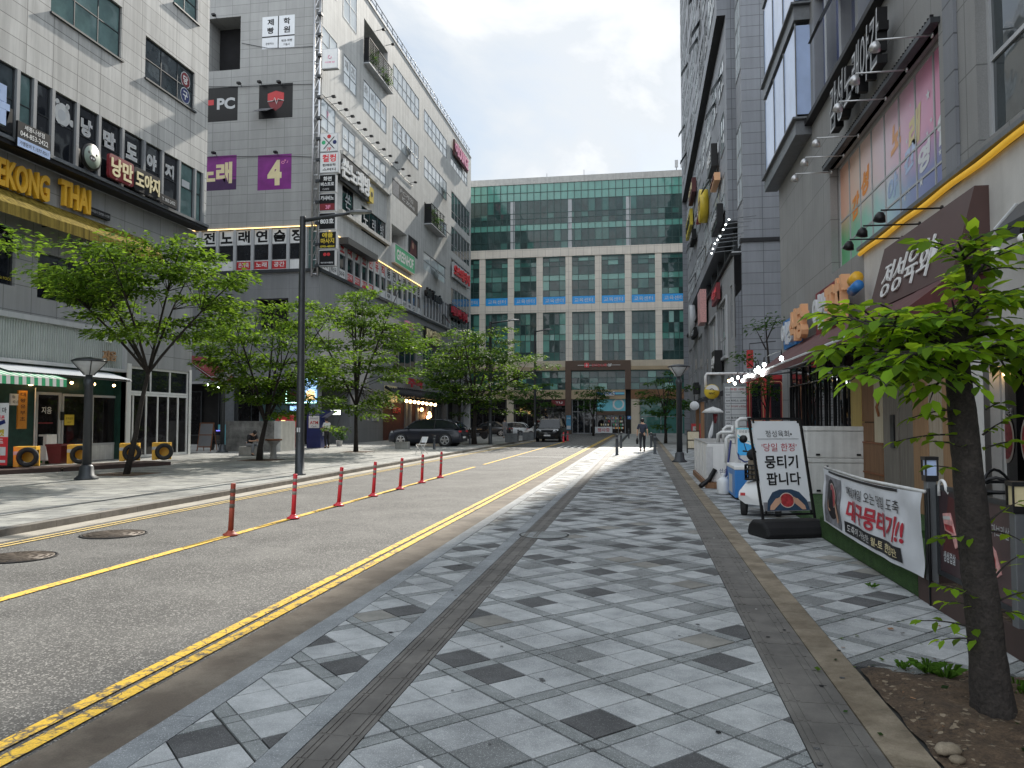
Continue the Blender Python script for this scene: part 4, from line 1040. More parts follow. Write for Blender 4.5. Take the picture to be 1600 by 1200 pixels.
# big white frame round the singing room front
f=plM.rectl(530,237,330,606);m=U('coping')
m.pbox(plM,f[0],f[1],f[3]-.15,f[3]+.12,0,.3);m.pbox(plM,f[0],f[1],f[2]-.15,f[2]+.1,0,.3);m.pbox(plM,f[1]-.2,f[1],f[2]+.1,f[3]-.15,0,.3);m.each('facade_frame',MBd)
# third-storey band: piers, panes with films (street side and alley side)
def bandpanes(pl,ua,ub,n,words_top,words_bot,bot_red,film_rows):
    pr_=U('frame_light');w_=(ub-ua)/n
    for i in range(n+1):pr_.pbox(pl,ua+w_*i-.09,ua+w_*i+.09,bandB,bandT,-.16,.04)
    pr_.each('pier',MBd)
    for i in range(n):window(MBd,pl,(ua+w_*i+.09,ua+w_*(i+1)-.09,bandB,bandT),-.1,1,3,.03,'frame_grey','glass_dark',vs_=[.25,.62])
    H=bandT-bandB
    for i in range(n):
        mm=MB()
        a,b_=ua+w_*i+.12,ua+w_*(i+1)-.12
        ft,fb,ct,cb=film_rows(i)
        if ft:mm.use('white');mm.pquad(pl,a,b_,bandB+H*.63,bandT-.04,-.055)
        if fb:mm.use('white');mm.pquad(pl,a,b_,bandB+.04,bandB+H*.24,-.055)
        if i<len(words_top) and words_top[i] not in ' ':
            mm.use(ct);mm.text(words_top[i],pl,(a+b_)/2,bandB+H*.82,h=H*.29,wd=min(H*.3,(b_-a)*.85),d=-.05,bold=.035)
        if bot_red(i):mm.use('red');mm.pquad(pl,a,b_,bandB+.07,bandB+H*.22,-.052)
        if i<len(words_bot) and words_bot[i]:
            mm.use('white' if bot_red(i) else cb);mm.text(words_bot[i],pl,(a+b_)/2,bandB+H*.135,h=H*.12,wd=(b_-a)*.75,d=-.047,bold=.02)
        if mm.v:mm.build('window_film',MBd)
se=[plS.at(x,390)[0] for x in (334,367,401,427,453,478)]
sb=plS.at(478,390)[0];window(MBd,plS,(sb+.1,MX-.26,bandB,bandT),-.1,1,3,.04,'frame_light','glass_teal')
bandpanes(plS,sb-1.22*16,sb,16,['']*9+list('동전노래연습장'),['']*10+['또.','','온가족','노래','공간',''],lambda i:12 <= i <= 14,lambda i:(True,True,'black_paint','black_paint'))
st='  노라♪코인뮤직동전노래전습장';nB=16
bandpanes(plM,bu0,bu1,nB,list('  '+'노래♪코인뮤직')+list('동전노래연습장'),['전곡','최신곡','50곡','신곡','코인','뮤직','방','','','무','','','무한','서비','스',''],lambda i:3 <= i <= 6,lambda i:(True,True,'red' if i<9 else 'black_paint','black_paint'))
w_=(bu3-bu2)/9;pr_=U('frame_light')
for i in range(10):pr_.pbox(plM,bu2+w_*i-.09,bu2+w_*i+.09,bandB+.2,bandT-.1,-.14,.04)
pr_.each('pier',MBd)
for i in range(9):window(MBd,plM,(bu2+w_*i+.09,bu2+w_*(i+1)-.09,bandB+.2,bandT-.1),-.1,1,1,.03,'frame_grey','glass')
hopper(plM,bu2+w_*6+.1,bu2+w_*7-.1,bandB+1.3,1.0,.7)
m=U('metal_dark');m.pbox(plM,MY0-.02,bu3+1,bandB-.22,bandB-.002,-.1,.14);m.pbox(plS,-46,MX+.13,bandB-.2,bandB-.003,-.1,.13);m.each('ledge',MBd)
m=U('strip_amber');m.pbox(plS,-38,MX,bandT+.03,bandT+.08,.01,.05);m.pbox(plM,bu0,bu1,bandT+.03,bandT+.07,.01,.05);m.each('strip_light',MBd)
# dark flat canopy above the band
r=plM.rectl(529,371,379,577);m=U('metal_dark');m.pbox(plM,r[0],r[1],r[2]-.1,r[3],.01,.7);m.build('eave',MBd)
# roof railing
rl=thing('roof_railing','thin metal railing along the roof edge of the grey building','railing',(MX-.2,60,zR+.12));m=U('metal_grey')
for z in (.55,.95):m.tube([(MX-.15,MY0,zR+.12+z),(MX-.15,MY1,zR+.12+z)],.035,6)
y=MY0
while y<MY1:m.tube([(MX-.15,y,zR+.12),(MX-.15,y,zR+1.08)],.035,5);y+=1.3
m.build('rails',rl)
# planter balconies with leaves
def balcony_planter(pl,h,label,lab2,out=.75,rails=True):
    a,b_,c=h[0],h[1],h[2];T=thing('balcony_planter',label,'planter',pl.P((a+b_)/2,c,0))
    m=U('metal_dark');m.pbox(pl,a-.05,b_+.1,c-.28,c-.16,.005,out);m.use('light_grey');m.pbox(pl,a-.06,b_+.12,c-.36,c-.281,.005,out+.04);m.build('tray',T)
    if rails:
        m=U('black_paint');n=9
        for i in range(n):m.pbox(pl,a,b_+.05,c-.1+i*.19,c-.07+i*.19,out-.05,out-.02)
        k=0
        while a+k*1.1<b_:m.pbox(pl,a+k*1.1,a+k*1.1+.04,c-.16,c+1.6,out-.06,out-.01);k+=1
        m.pbox(pl,a,b_+.05,c+1.6,c+1.66,out-.07,out);m.pbox(pl,a,a+.04,c-.16,c+1.6,.01,out-.06);m.build('railing',T)
    P_=tag(leafcloud('balcony_plant',[(pl.P(random.uniform(a+.3,b_-.3),c+random.uniform(.2,1.3),random.uniform(.1,out-.1)),random.uniform(.25,.5)) for _ in range(int((b_-a)*3.2))],46,.16,['leaf_far','leaf_dull','leaf_zelkova_dark']),lab2,'plant')
    return T
def leafcloud(name,balls,per,size,mats,flat=.7,seed=1):
    rr=random.Random(seed);m=MB()
    for c,r_ in balls:
        c=Vector(c)
        for k in range(per):
            d=Vector((rr.gauss(0,1),rr.gauss(0,1),rr.gauss(0,1)*flat)).normalized()*r_*rr.uniform(.25,1)**.5
            leaf(m,c+d,rr,size*rr.uniform(.6,1.3),rr.choice(mats))
    return m.build(name)
def leaf(m,p,rr,s,mat,dirn=None,droop=.3):
    a=rr.uniform(0,6.283);dr=dirn or Vector((math.cos(a),math.sin(a),rr.uniform(-droop-.35,.25)))
    dr=dr.normalized();side=dr.cross(ZV)
    side=(side.normalized() if side.length>.05 else Vector((1,0,0)))
    up=side.cross(dr);side=(side+up*rr.uniform(-.6,.6)).normalized();w=s*.27
    m.use(mat);q=p+dr*s*.45
    m.face([p,q-side*w+up*w*.25,p+dr*s,q+side*w+up*w*.25])
balcony_planter(plM,bal1,'railed balcony planter box high on the grey building near its roof','leafy plants spilling over the high balcony railing',.42)
balcony_planter(plM,bal2,'small planter balcony full of green low on the grey building','green plants filling the small low planter balcony',.7)
def arms(pl,lst,label,grp,mat='metal_grey',L=.55,Tn='spotlight'):
    """sign spotlights on a rail"""
    for i,(u,v) in enumerate(lst):
        T=thing(Tn,label,'spotlight',pl.P(u,v,0),0,grp);m=U(mat)
        m.tube([pl.P(u,v,.0),pl.P(u,v+.06,L)],.025,5);m.build('arm',T)
        m=U('black_paint');m.pbox(pl,u-.11,u+.11,v-.02,v+.1,L-.08,L+.16);m.build('head',T)
ls_=[]
for i in range(14):
    x=508+i*10.1;y=152+i*8.65
    if x<652:u,v=plM.at(x,y);ls_.append(u)
zsp=plM.at(572,221)[1]
arms(plM,[(u,zsp+.15) for u in ls_],'small black sign spotlight on the rail across the grey facade','spotlights on the grey facade')
m=U('black_paint');m.tube([plM.P(ls_[0]-.5,zsp+.15,.05),plM.P(ls_[-1]+1,zsp+.15,.05)],.025,5);o=m.build('cable_rail');tag(o,'thin black cable rail carrying the row of spotlights','cable')
arms(plM,[(plM.at(x,y)[0],plM.at(x,y)[1]) for x,y in ((588,48),(603,71))],'small spotlight on the wall above the high balcony planter','spotlights above the high balcony')
arms(plS,[plS.at(x,y) for x,y in ((339,29),(378,135),(410,133),(440,133),(339,243),(435,242))],'small lamp over a window sign on the alley wall','lamps on the alley wall',L=.35)
# window sign panels on the alley wall
def sidepanel(h,label,mat,texts,decor=None,name='window_sign'):
    return board(name,label,plS,h[:4],.04,mat,texts,d0=-.045,decor=decor)
def d_ac(m,pl,r,d):
    m.use('black_paint');w_,h_=r[1]-r[0],r[3]-r[2];m.pquad(pl,r[0]+w_*.485,r[0]+w_*.515,r[2],r[3],d+.003);m.pquad(pl,r[0],r[1],r[2]+h_*.35,r[2]+h_*.39,d+.004)
sidepanel(hs[1],'white bakery school window sign in four panes on the alley wall','sheet_white',[('제',.26,.82,.2,.2,'black_paint',.03),('빵',.26,.56,.2,.2,'black_paint',.03),('학',.76,.82,.2,.2,'black_paint',.03),('원',.76,.56,.2,.2,'black_paint',.03),('공방하소',.24,.16,.07,.26,'black_paint'),('제과·제빵',.76,.22,.08,.34,'black_paint'),('기능사',.76,.1,.08,.2,'black_paint')],d_ac)
def d_pc(m,pl,r,d):m.use('red');m.pquad(pl,r[0],r[0]+.75,(r[2]+r[3])/2,(r[2]+r[3])/2+.35,d+.003)
sidepanel(hs[2],'black computer cafe window sign reading PC on the alley wall','black_paint',[('PC',.66,.52,.34,.52,'light_grey',.04)],d_pc)
def d_sh(m,pl,r,d):
    cu,cv,w_=(r[0]+r[1])/2,(r[2]+r[3])/2,(r[1]-r[0])
    m.use('red');m.prism(pl,[(cu-w_*.24,cv+w_*.22),(cu,cv+w_*.29),(cu+w_*.24,cv+w_*.22),(cu+w_*.24,cv+.05),(cu-w_*.24,cv+.05)],d,d+.01)
    m.use('red_dark');m.prism(pl,[(cu-w_*.24,cv-.02),(cu+w_*.24,cv-.02),(cu+w_*.16,cv-w_*.17),(cu,cv-w_*.27),(cu-w_*.16,cv-w_*.17)],d,d+.006)
    m.use('white');m.tube([pl.P(cu-w_*.24,cv,d+.02),pl.P(cu-w_*.08,cv+.02,d+.02),pl.P(cu-w_*.03,cv+.22,d+.02),pl.P(cu+w_*.03,cv-.2,d+.02),pl.P(cu+w_*.07,cv+.12,d+.02),pl.P(cu+w_*.24,cv,d+.02)],.025,4)
sidepanel(hs[3],'black window sign with red shield emblem on the alley wall','black_paint',[],d_sh)
u,v=plS.at(416,178);m=U('grey');m.raw([plS.P(u-.5,v+.35,.05),plS.P(u+.55,v+.35,.05),plS.P(u+.45,v-.1,.75),plS.P(u-.6,v-.1,.75)],[(0,3,2,1),(0,1,2,3)]);m.build('open_sash',MBd)
def d_p4(m,pl,r,d):m.use('purple_dark');m.pquad(pl,r[0],r[1],r[2],r[2]+(r[3]-r[2])*.3,d+.003);m.use('frame_dark');m.pquad(pl,r[0],r[1],r[2]+(r[3]-r[2])*.37,r[2]+(r[3]-r[2])*.385,d+.005)
sidepanel(hs[4],'purple window sign with cream letter, beside the corner of the left building','purple',[('노래',.5,.5,.62,.8,'cream',.045)],d_p4)
sidepanel(hs[5],'purple window sign with big cream figure 4 on the alley wall','purple',[('4',.5,.48,.72,.42,'cream',.05),('♂♪',.8,.78,.12,.2,'pink')])
# stacked box signs on the corner
plB=PL((0,MY0-.35,0),(0,-1,0))
mast=thing('sign_mast','tall pipe lattice mast on the corner of the grey building','mast',(MX+.1,MY0-.2,zStripB))
m=U('steel');zt_=plB.at(497,-60)[1]
for x in (488,497):u=plB.at(x,200)[0];m.tube([(u,MY0-.2,zStripB-.5),(u,MY0-.2,zt_)],.07,8)
z=zStripB-.4
ua,ub=plB.at(488,200)[0],plB.at(497,200)[0]
while z<zt_:m.tube([(ua,MY0-.2,z),(ub,MY0-.2,z)],.04,6);m.tube([(ua,MY0-.2,z),(ub,MY0-.2,z+.9)],.03,5);z+=.9
m.build('lattice',mast)
m=U('metal_dark');z=zStripB
while z<zt_-2:m.box((ub-.12,MY0-.42,z),(ub+.16,MY0-.1,z+.16));z+=1.35
m.build('clamp',mast)
def cb(x0,y0,x1,y1,label,mat,texts,decor=None,side='white'):
    r=plB.rect(x0,y0,x1,y1);T=thing('box_sign',label,'sign',plB.P(r[0],r[2],0),0,'box signs stacked on the corner mast')
    m=U('light_grey');m.pbox(plB,r[0],r[1],r[2],r[3],-.3,0);m.build('case',T)
    m=U(mat);m.pbox(plB,r[0]+.04,r[1]-.04,r[2]+.04,r[3]-.04,.001,.012);m.build('face',T)
    m=MB();w_,h_=r[1]-r[0],r[3]-r[2]
    if decor:decor(m,r,w_,h_)
    for s,fu,fv,hf,wf,mt in texts:m.use(mt);m.text(s,plB,r[0]+w_*fu,r[2]+h_*fv,h_*hf,w_*wf,d=.016,bold=.03)
    if m.v:m.build('lettering',T)
def dswirl(m,r,w_,h_):
    m.use('pink');c=(r[0]+w_*.5,r[2]+h_*.58);m.tube([plB.P(c[0]+math.cos(a)*w_*.1,c[1]+math.sin(a)*w_*.1,.02) for a in [R(t) for t in range(100,400,30)]],.02,4)
cb(503,77,528,106,'white box sign with pink swirl, topmost on the corner mast','white',[('미용실',.5,.32,.08,.6,'pink')],dswirl)
def dball(m,r,w_,h_):
    for (fu,fv,c) in ((.5,.82,'red'),(.2,.5,'green'),(.82,.5,'blue_navy')):m.use(c);m.disc(plB,r[0]+w_*fu,r[2]+h_*fv,w_*.11,.018,14)
    m.use('black_paint');m.tube([plB.P(r[0]+w_*.2,r[2]+h_*.15,.02),plB.P(r[0]+w_*.8,r[2]+h_*.8,.02)],.025,4);m.tube([plB.P(r[0]+w_*.8,r[2]+h_*.15,.02),plB.P(r[0]+w_*.2,r[2]+h_*.8,.02)],.025,4)
cb(500.5,209,528,236,'white billiards box sign with crossed cues and 7F','white',[('7F',.5,.13,.18,.25,'red')],dball)
cb(500,239,529,269,'white box sign with red letters below the billiards sign','white',[('컬컹',.5,.72,.38,.72,'red_bright'),('컴에듀학',.5,.38,.13,.7,'black_paint'),('스터디',.5,.16,.14,.7,'black_paint')])
cb(499,273,524.5,299,'black bistro box sign with white letters in two lines','black_paint',[('화면',.5,.74,.26,.5,'white'),('비스트로',.5,.44,.22,.8,'white'),('CAFE',.4,.16,.1,.4,'mid_grey')])
cb(498.7,303,524,329,'dark box sign with maroon foot marked 3F','black_paint',[('까사비노',.5,.74,.26,.8,'white'),('3F',.55,.22,.22,.3,'pink')],lambda m,r,w_,h_:(m.use('red_dark'),m.pquad(plB,r[0]+.05,r[1]-.05,r[2]+.05,r[2]+h_*.42,.014)))
cb(498,333,524,358,'black box sign reading 803 in thin white outline','black_paint',[('803호',.5,.5,.3,.8,'white')])
cb(498,362,525.5,388,'black box sign with two lines of yellow massage letters','black_paint',[('애플',.5,.78,.3,.6,'yellow'),('마사지',.5,.45,.3,.75,'yellow'),('090-4844',.5,.13,.13,.8,'olive_text')])
cb(498,391,523.5,415,'black box sign with red pulse emblem, lowest on the corner mast','black_paint',[('에어로빅클럽',.5,.2,.1,.75,'light_grey')],lambda m,r,w_,h_:(m.use('red'),m.disc(plB,r[0]+w_*.38,r[2]+h_*.72,w_*.1,.016),m.disc(plB,r[0]+w_*.6,r[2]+h_*.72,w_*.1,.016)))
# signs on the street front
pf1=PL((MX+.35,0,0),(1,0,0))
def letters(pl,s,x0,y0,x1,y1,h,label,mat,backmat=None,ext=.12,bold=.03,group=None,name='wall_lettering'):
    a=pl.at(x0,y0);b_=pl.at(x1,y1);u0,u1=min(a[0],b_[0]),max(a[0],b_[0]);v=(a[1]+b_[1])/2
    T=thing(name,label,'sign',pl.P((u0+u1)/2,v,0),0,group)
    if backmat:m=U(backmat);m.pbox(pl,u0-.1,u1+.1,v-h*.65,v+h*.65,-.2,0);m.build('board',T)
    m=U(mat);m.text(s,pl,(u0+u1)/2,v,h=h,wd=(u1-u0),d=.005,ext=ext,bold=bold);m.build('lettering',T);return T
letters(pf1,'쏜노래방',533,258,576,298,1.35,'white raised singing room letters on a black backing, inside the big white frame','white','black_paint',.15)
u,v=pf1.at(580,304);T=thing('box_sign','small yellow microphone box at the end of the singing room letters','sign',pf1.P(u,v,0));m=U('yellow');m.rbox(pf1,u-.4,u+.4,v-.6,v+.5,-.3,.05,.1);m.build('case',T);m=U('black_paint');m.disc(pf1,u,v,.2,.06,12);m.build('emblem',T)
letters(pf1,'ㅇLOUNGE',711,231,731,258,1.3,'red rooftop letters on dark backing at the far top corner of the grey building','pink','maroon',.1)
r=plM.rectl(612,381,409,643)
board('banner_sign','green vertical board with white outlined letters below the open balcony',plM,r[:4],.3,'green_sign',[('GREENHOF',.5,.5,.6,.85,'white',.03)],frame='light_grey')
def dpn(m,pl,r,d):
    m.use('photo_grey');m.pquad(pl,r[0]+.2,r[0]+(r[1]-r[0])*.25,r[2]+.1,r[3]-.1,d+.003)
board('window_sign','dark internet cafe poster across the fifth-storey windows',plM,r5[3][:4],.03,'charcoal',[('PC게임',.55,.68,.3,.5,'mid_grey'),('IC ZONE',.62,.3,.2,.5,'light_grey')],d0=-.04,decor=dpn)
def dph(m,pl,r,d):m.use('meat_dark');m.prism(pl,[(r[0]+.5,r[2]+.1),(r[1]-.3,r[2]+.2),(r[1]-.5,r[3]-.5),(r[0]+1.1,r[3]-.2)],d,d+.004);m.use('skin');m.disc(pl,(r[0]+r[1])/2,r[3]-.7,.28,d+.007)
board('poster','tall dark portrait poster right of the open balcony',plM,r4b[:4],.03,'charcoal',[],'poster',d0=-.05,decor=dph)
letters(pf1,'오스테리아',709,420,733,441,1.25,'bright red letters on white board at the far end of the grey building','red_bright','light_grey',.15)
letters(pf1,'club Tennis',663,454,688,470,.9,'black cut out letters above the grey window row at mid facade','black_paint',None,.2)
letters(pf1,'메르시 커피',705,485,728,497,1.0,'dark red script letters above far lower windows','crimson_text','charcoal',.2)
letters(pf1,'북스리브로',666,521,688,532,1.15,'gold letters on black board above the treetop at the second storey','cream','black_paint',.15)
letters(pf1,'네일샵',632,506,647,512,.7,'magenta small letters half hidden by the treetop','pink',None,.1)
letters(pf1,'주막',637,598,660,600,.8,'dark red brush letters over the bulb lit restaurant','crimson_text',None,.1)
# --- ground floor under the building: dark arcade, columns, shopfronts
gi=PL((MX-2.2,0,0),(1,0,0));gs=PL((0,MY0+2.2,0),(0,-1,0))
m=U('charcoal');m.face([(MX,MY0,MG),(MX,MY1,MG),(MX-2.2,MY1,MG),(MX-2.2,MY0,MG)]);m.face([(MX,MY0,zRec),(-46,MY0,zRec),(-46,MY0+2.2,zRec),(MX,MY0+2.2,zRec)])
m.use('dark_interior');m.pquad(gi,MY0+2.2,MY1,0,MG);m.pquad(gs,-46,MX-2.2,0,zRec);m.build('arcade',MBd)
m=U('clad_mid_dark');wu0,wu1=plM.at(560,650)[0],plM.at(597,650)[0];m.pbox(plM,wu0-1.5,wu1,0,MG,-2.1,-.02);m.build('arcade_wall',MBd)
m=U('metal_grey')
for y in (MY0+.35,57.5,64,71,78,85):m.box((MX-.6,y-.3,0),(MX-.03,y+.3,MG))
for x in (-26,-32,-38):m.box((x-.3,MY0+.03,0),(x+.3,MY0+.6,zRec))
m.each('column',MBd)
m=U('mid_grey');m.pbox(plS,-46,MX,zRec-.02,zRec+.12,-.3,.04);m.pbox(plM,MY0,MY1,MG-.02,MG+.12,-.3,.04);m.each('beam',MBd)
for a in (60,65.5,72.5,79.5):window(MBd,gi,(a,a+4.6,.15,MG-.5),.05,4,1,.08,'frame_grey','glass_shop')
for a in (-28,-34):window(MBd,gs,(a,a+4.8,.6,zRec-.4),.05,4,1,.08,'frame_dark','glass_shop')
window(MBd,gs,(MX-2.0-2.8,MX-2.0,.1,zRec-.3),.5,3,1,.07,'frame_grey','glass_teal')
u,v=plM.at(587,652);board('wall_plaque','small pale grey plaque on the dark arcade wall behind a tree',plM,(u-.75,u+.75,v-.28,v+.28),.04,'mid_grey',[('나성프라자',.5,.5,.3,.7,'charcoal')],d0=-.015)
# restaurant with bulbs behind the parked car
T=thing('restaurant_front','dark red restaurant front with tiled canopy behind the parked suv','shopfront',(MX+.2,63,0))
pz=PL((MX+.1,0,0),(1,0,0));u0,u1=plM.at(600,650)[0],plM.at(681,650)[0];zc=pz.at(640,627)[1]
m=U('dark_red_int');m.pbox(pz,u0,u1,LZ,zc,-1.2,-.3);m.build('wall',T)
m=U('charcoal')
for i in range(26):a=u0+(u1-u0)*i/26;m.tube([(MX+.1,a,zc+1.0),(MX+1.3,a,zc+.25)],.13,6)
m.build('canopy',T);m=U('cream');m.pbox(pz,u0,u0+2.2,zc-.2,zc+1.1,-.1,.25);m.build('side_panel',T)
m=U('red');u,v=pz.at(623,641);m.text('한방갈비',pz,u,v,h=.5,d=-.2,ext=.05);m.build('lettering',T)
m=U('frame_grey')
for x in (644,655,676):u=pz.at(x,650)[0];m.pbox(pz,u-.15,u+.15,LZ,zc,-.3,-.1)
m.each('post',T)
for i in range(8):
    x=635+i*6.4;u,v=PL((MX+1.35,0,0),(1,0,0)).at(x,626.5+i*.85);p=(MX+1.35,u,v)
    T=thing('bulb_lamp','warm bulb in the row under the tiled restaurant canopy','lamp',p,0,'bulbs under the tiled canopy');m=U('bulb_warm');m.ball((0,0,0),.14,8);m.lb('bulb',T);m=U('black_paint');m.lathe((0,0,.1),[(.05,0),(.05,.25)],6);m.lb('socket',T)
for i,(x,y) in enumerate(((658,640),(670,646),(671,650),(668,652))):
    u,v=pz.at(x,y);T=thing('lantern',['pale round lantern left of the restaurant entrance','upper of three lit lanterns at the restaurant entrance','middle of three lit lanterns at the restaurant entrance','lowest of three lit lanterns at the restaurant entrance'][i],'lamp',pz.P(u,v,0),0,'lanterns at the restaurant');m=U('bulb_warm');m.ball(pz.P(u,v,.05),.16,8);m.build('shade',T);m=U('black_paint');m.tube([pz.P(u,v+.15,.05),pz.P(u,v+.5,.05)],.015,4);m.build('cord',T)
for i,(pts,lb) in enumerate((([(378,68),(420,76),(460,75),(492,73)],'thin cable sagging across the upper alley wall'),([(325,136),(378,136),(440,133),(492,132)],'thin cable strung along the alley wall over the black window signs'),([(320,246),(378,245),(440,244),(492,246)],'thin cable strung along the alley wall over the purple window signs'))):
    m=U('black_paint');m.tube([plS.P(*plS.at(x,y),.06) for x,y in pts],.018,4);tag(m.build('cable'),lb,'cable')
# ------------------------------------------------------------------ glass office block closing the street
FY=94.0
plF=PL((0,FY,0),(0,-1,0))
FB=thing('office_building','green glass office block with beige stone grid closing the end of the street','building',(-5,104,0))
def fz(y,x=1067):return plF.at(x,y)[1]
def fx(x,y=500):return plF.at(x,y)[0]
zT=fz(275);zC1=fz(380.5);zC0=fz(394);zB1=fz(457);zB0=fz(471);zM1=fz(471);zM0=fz(483.5);zW0=fz(561.5);zTan=fz(577);z2=fz(608);zS=fz(623)
c0=fx(889);pitch=(fx(1030.5)-fx(799.5))/5;cw=(fx(894)-fx(884))
cols=[c0+pitch*i for i in range(-7,7)]
xa,xb=cols[0]-pitch/2,cols[-1]+pitch/2
m=U('beige_stone')
for c in cols:m.pbox(plF,c-cw/2,c+cw/2,zW0,zC0,-.3,.12)
m.each('stone_column',FB)
m=U('beige_stone');m.pbox(plF,xa,xb,zC0,zC1,-.35,.2);m.pbox(plF,xa,xb,zM0,zM1,-.3,.16);m.each('stone_beam',FB)
m=U('beige');m.pbox(plF,xa,xb,zTan,zW0,-.3,.2);m.use('tan_panel');m.pbox(plF,xa,xb,zTan-.0,zTan+.45,.2,.3);m.build('stone_band',FB)
m=U('coping');m.pbox(plF,xa-.2,xb+.2,zT-.05,zT+.75,-.4,.12);m.build('parapet',FB)
m=U('dark_interior');m.box((xa,FY+.5,0),(xb,FY+24,zT-.1));m.build('core_wall',FB)
# curtain wall of the two top storeys: framed rows of panes
pw_=(fx(1067)-fx(735))/31.0
ncol=int((xb-xa)/pw_)
rows=[fz(y) for y in (274.5,287.5,301,326,338.5,350,355)]
ztop=zT-.05;H=ztop-zC1
def yy(f):return ztop-H*f
bands=[(0,.13,'spandrel_far'),(.13,.255,'spandrel_far'),(.255,.45,'glass_far_dark'),(.45,.535,'glass_far_dark'),(.535,.62,'glass_far_dark'),(.62,.715,'spandrel_far'),(.715,.89,'glass_far_dark'),(.89,1,'glass_far_dark')]
fr=U('frame_teal')
for i in range(ncol+1):u=xa+(xb-xa)*i/ncol;fr.pbox(plF,u-.035,u+.035,zC1,ztop,-.02,.08)
for a,b_,k in bands:fr.pbox(plF,xa,xb,yy(b_)-.03,yy(b_)+.03,-.02,.05)
fro=fr.build('curtain_wall',FB)
gm=MB();rg=random.Random(5)
for a,b_,k in bands:
    for i in range(ncol):
        u0,u1=xa+(xb-xa)*i/ncol,xa+(xb-xa)*(i+1)/ncol;j,q=rg.uniform(-.006,.006),rg.uniform(-.006,.006)
        kk=k
        if k=='glass_far_dark' and rg.random()<.14:kk='glass_far'
        gm.use(kk);gm.face([plF.P(u0,yy(b_),j+q),plF.P(u1,yy(b_),-j+q),plF.P(u1,yy(a),-j-q),plF.P(u0,yy(a),j-q)])
go=gm.build('pane',fro,world=False)
for v in go.data.vertices:v.co-=wloc(FB)
# pale round columns showing inside the glass
m=U('light_grey')
for x in (801,890.5,983):u=fx(x);m.pbox(plF,u-.28,u+.28,yy(1),yy(.255),.006,.012)
m.each('inner_column',FB)
def fwin(u0,u1,v0,v1,cols_,rows_,sp,rnd_,d=-.1):
    T=FB;f=U('frame_teal');g=MB();n=len(cols_)-1
    for c in cols_[1:-1]:u=u0+(u1-u0)*c;f.pbox(plF,u-.035,u+.035,v0,v1,d-.02,d+.06)
    for r_ in rows_[1:-1]:v=v0+(v1-v0)*r_;f.pbox(plF,u0,u1,v-.03,v+.03,d-.02,d+.05)
    f.pbox(plF,u0,u1,v1-.14,v1,d-.02,d+.1);f.pbox(plF,u0,u1,v0,v0+.05,d-.02,d+.08)
    o=f.build('window',T)
    for i in range(n):
        for j in range(len(rows_)-1):
            k='spandrel_far' if j in sp else ('glass_far' if rnd_.random()<.4 else 'glass_far_dark')
            if j not in sp and rnd_.random()<.12:k='spandrel_far'
            g.use(k);a,b_,c,e_=u0+(u1-u0)*cols_[i],u0+(u1-u0)*cols_[i+1],v0+(v1-v0)*rows_[j],v0+(v1-v0)*rows_[j+1]
            p,q=rnd_.uniform(-.008,.008),rnd_.uniform(-.008,.008)
            g.face([plF.P(a,c,d+p+q),plF.P(b_,c,d-p+q),plF.P(b_,e_,d-p-q),plF.P(a,e_,d+p-q)])
    po=g.build('pane',o,world=False)
    for v in po.data.vertices:v.co-=wloc(FB)
for i in range(len(cols)-1):
    a,b_=cols[i]+cw/2,cols[i+1]-cw/2
    if cols[i+1]<fx(725) :continue
    fwin(a,b_,zB0,zC0-.02,[0,.28,.72,1],[0,.17,.3,.5,.62,.8,.9,1],(3,),rg)
    fwin(a,b_,zW0,zM0,[0,.28,.5,.72,1],[0,.18,.42,.55,.75,1],(2,),rg)
m=MB()
for i in range(len(cols)-1):
    a,b_=cols[i]+cw/2,cols[i+1]-cw/2
    if cols[i+1]<fx(725):continue
    m.use('blue_band');m.pquad(plF,a+.02,b_-.02,zB0+.03,zB0+(zC0-zB0)*.165,-.02)
    m.use('white');n=5
    m.text('교육센터'[:4],plF,(a+b_)/2,zB0+(zC0-zB0)*.085,h=.5,wd=(b_-a)*.8,d=-.012)
m.build('window_banner',FB)
# second storey ribbon, brown portal, sign band, street level shops
px0,px1=fx(884,620),fx(986,620);pc0,pc1=fx(893,620),fx(977,620)
zP=fz(562)
m=U('brown_panel');m.pbox(plF,px0,pc0,0,zP,-.2,.5);m.pbox(plF,pc1,px1,z2,zP,-.2,.5);m.pbox(plF,pc0,pc1,zTan-.02,zP,-.2,.5);m.each('portal_frame',FB)
rw=random.Random(9)
for a,b_ in ((xa,fx(803,600)),(fx(803,600)+.6,px0),(pc0,pc1),(px1,xb)):
    n=max(3,int((b_-a)/.95));fwin(a,b_,z2,zTan-.02,[i/n for i in range(n+1)],[0,.35,.62,1],(),rw,-.05)
m=U('tan_panel');m.pbox(plF,xa,px0-.01,zS,z2,-.1,.3);m.use('tan_panel');m.pbox(plF,pc0+.01,pc1+.02,zS,z2-.02,-.1,.32);m.use('wood_brown');m.pbox(plF,px1-.02,xb,zS,z2-.01,-.1,.34);m.each('sign_band',FB)
m=U('beige');
for x in (797.5,):u=fx(x,640);m.pbox(plF,u-.42,u+.42,0,zW0,-.3,.22)
m.pbox(plF,px1-.0,px1+1.0,0,zS,-.2,.28);m.each('pillar',FB)
for a,b_ in ((xa,fx(790,650)),(fx(804,650),px0-.05)):
    n=max(3,int((b_-a)/1.4));window(FB,plF,(a,b_,0,zS-.02),-.4,n,2,.08,'frame_dark','glass_shop',vs_=[.75])
window(FB,plF,(pc0+.02,pc0+3.0,0,zS-.02),-.2,4,2,.1,'frame_grey','glass_dark',vs_=[.64])
ex0,ex1=pc0+3.1,pc1
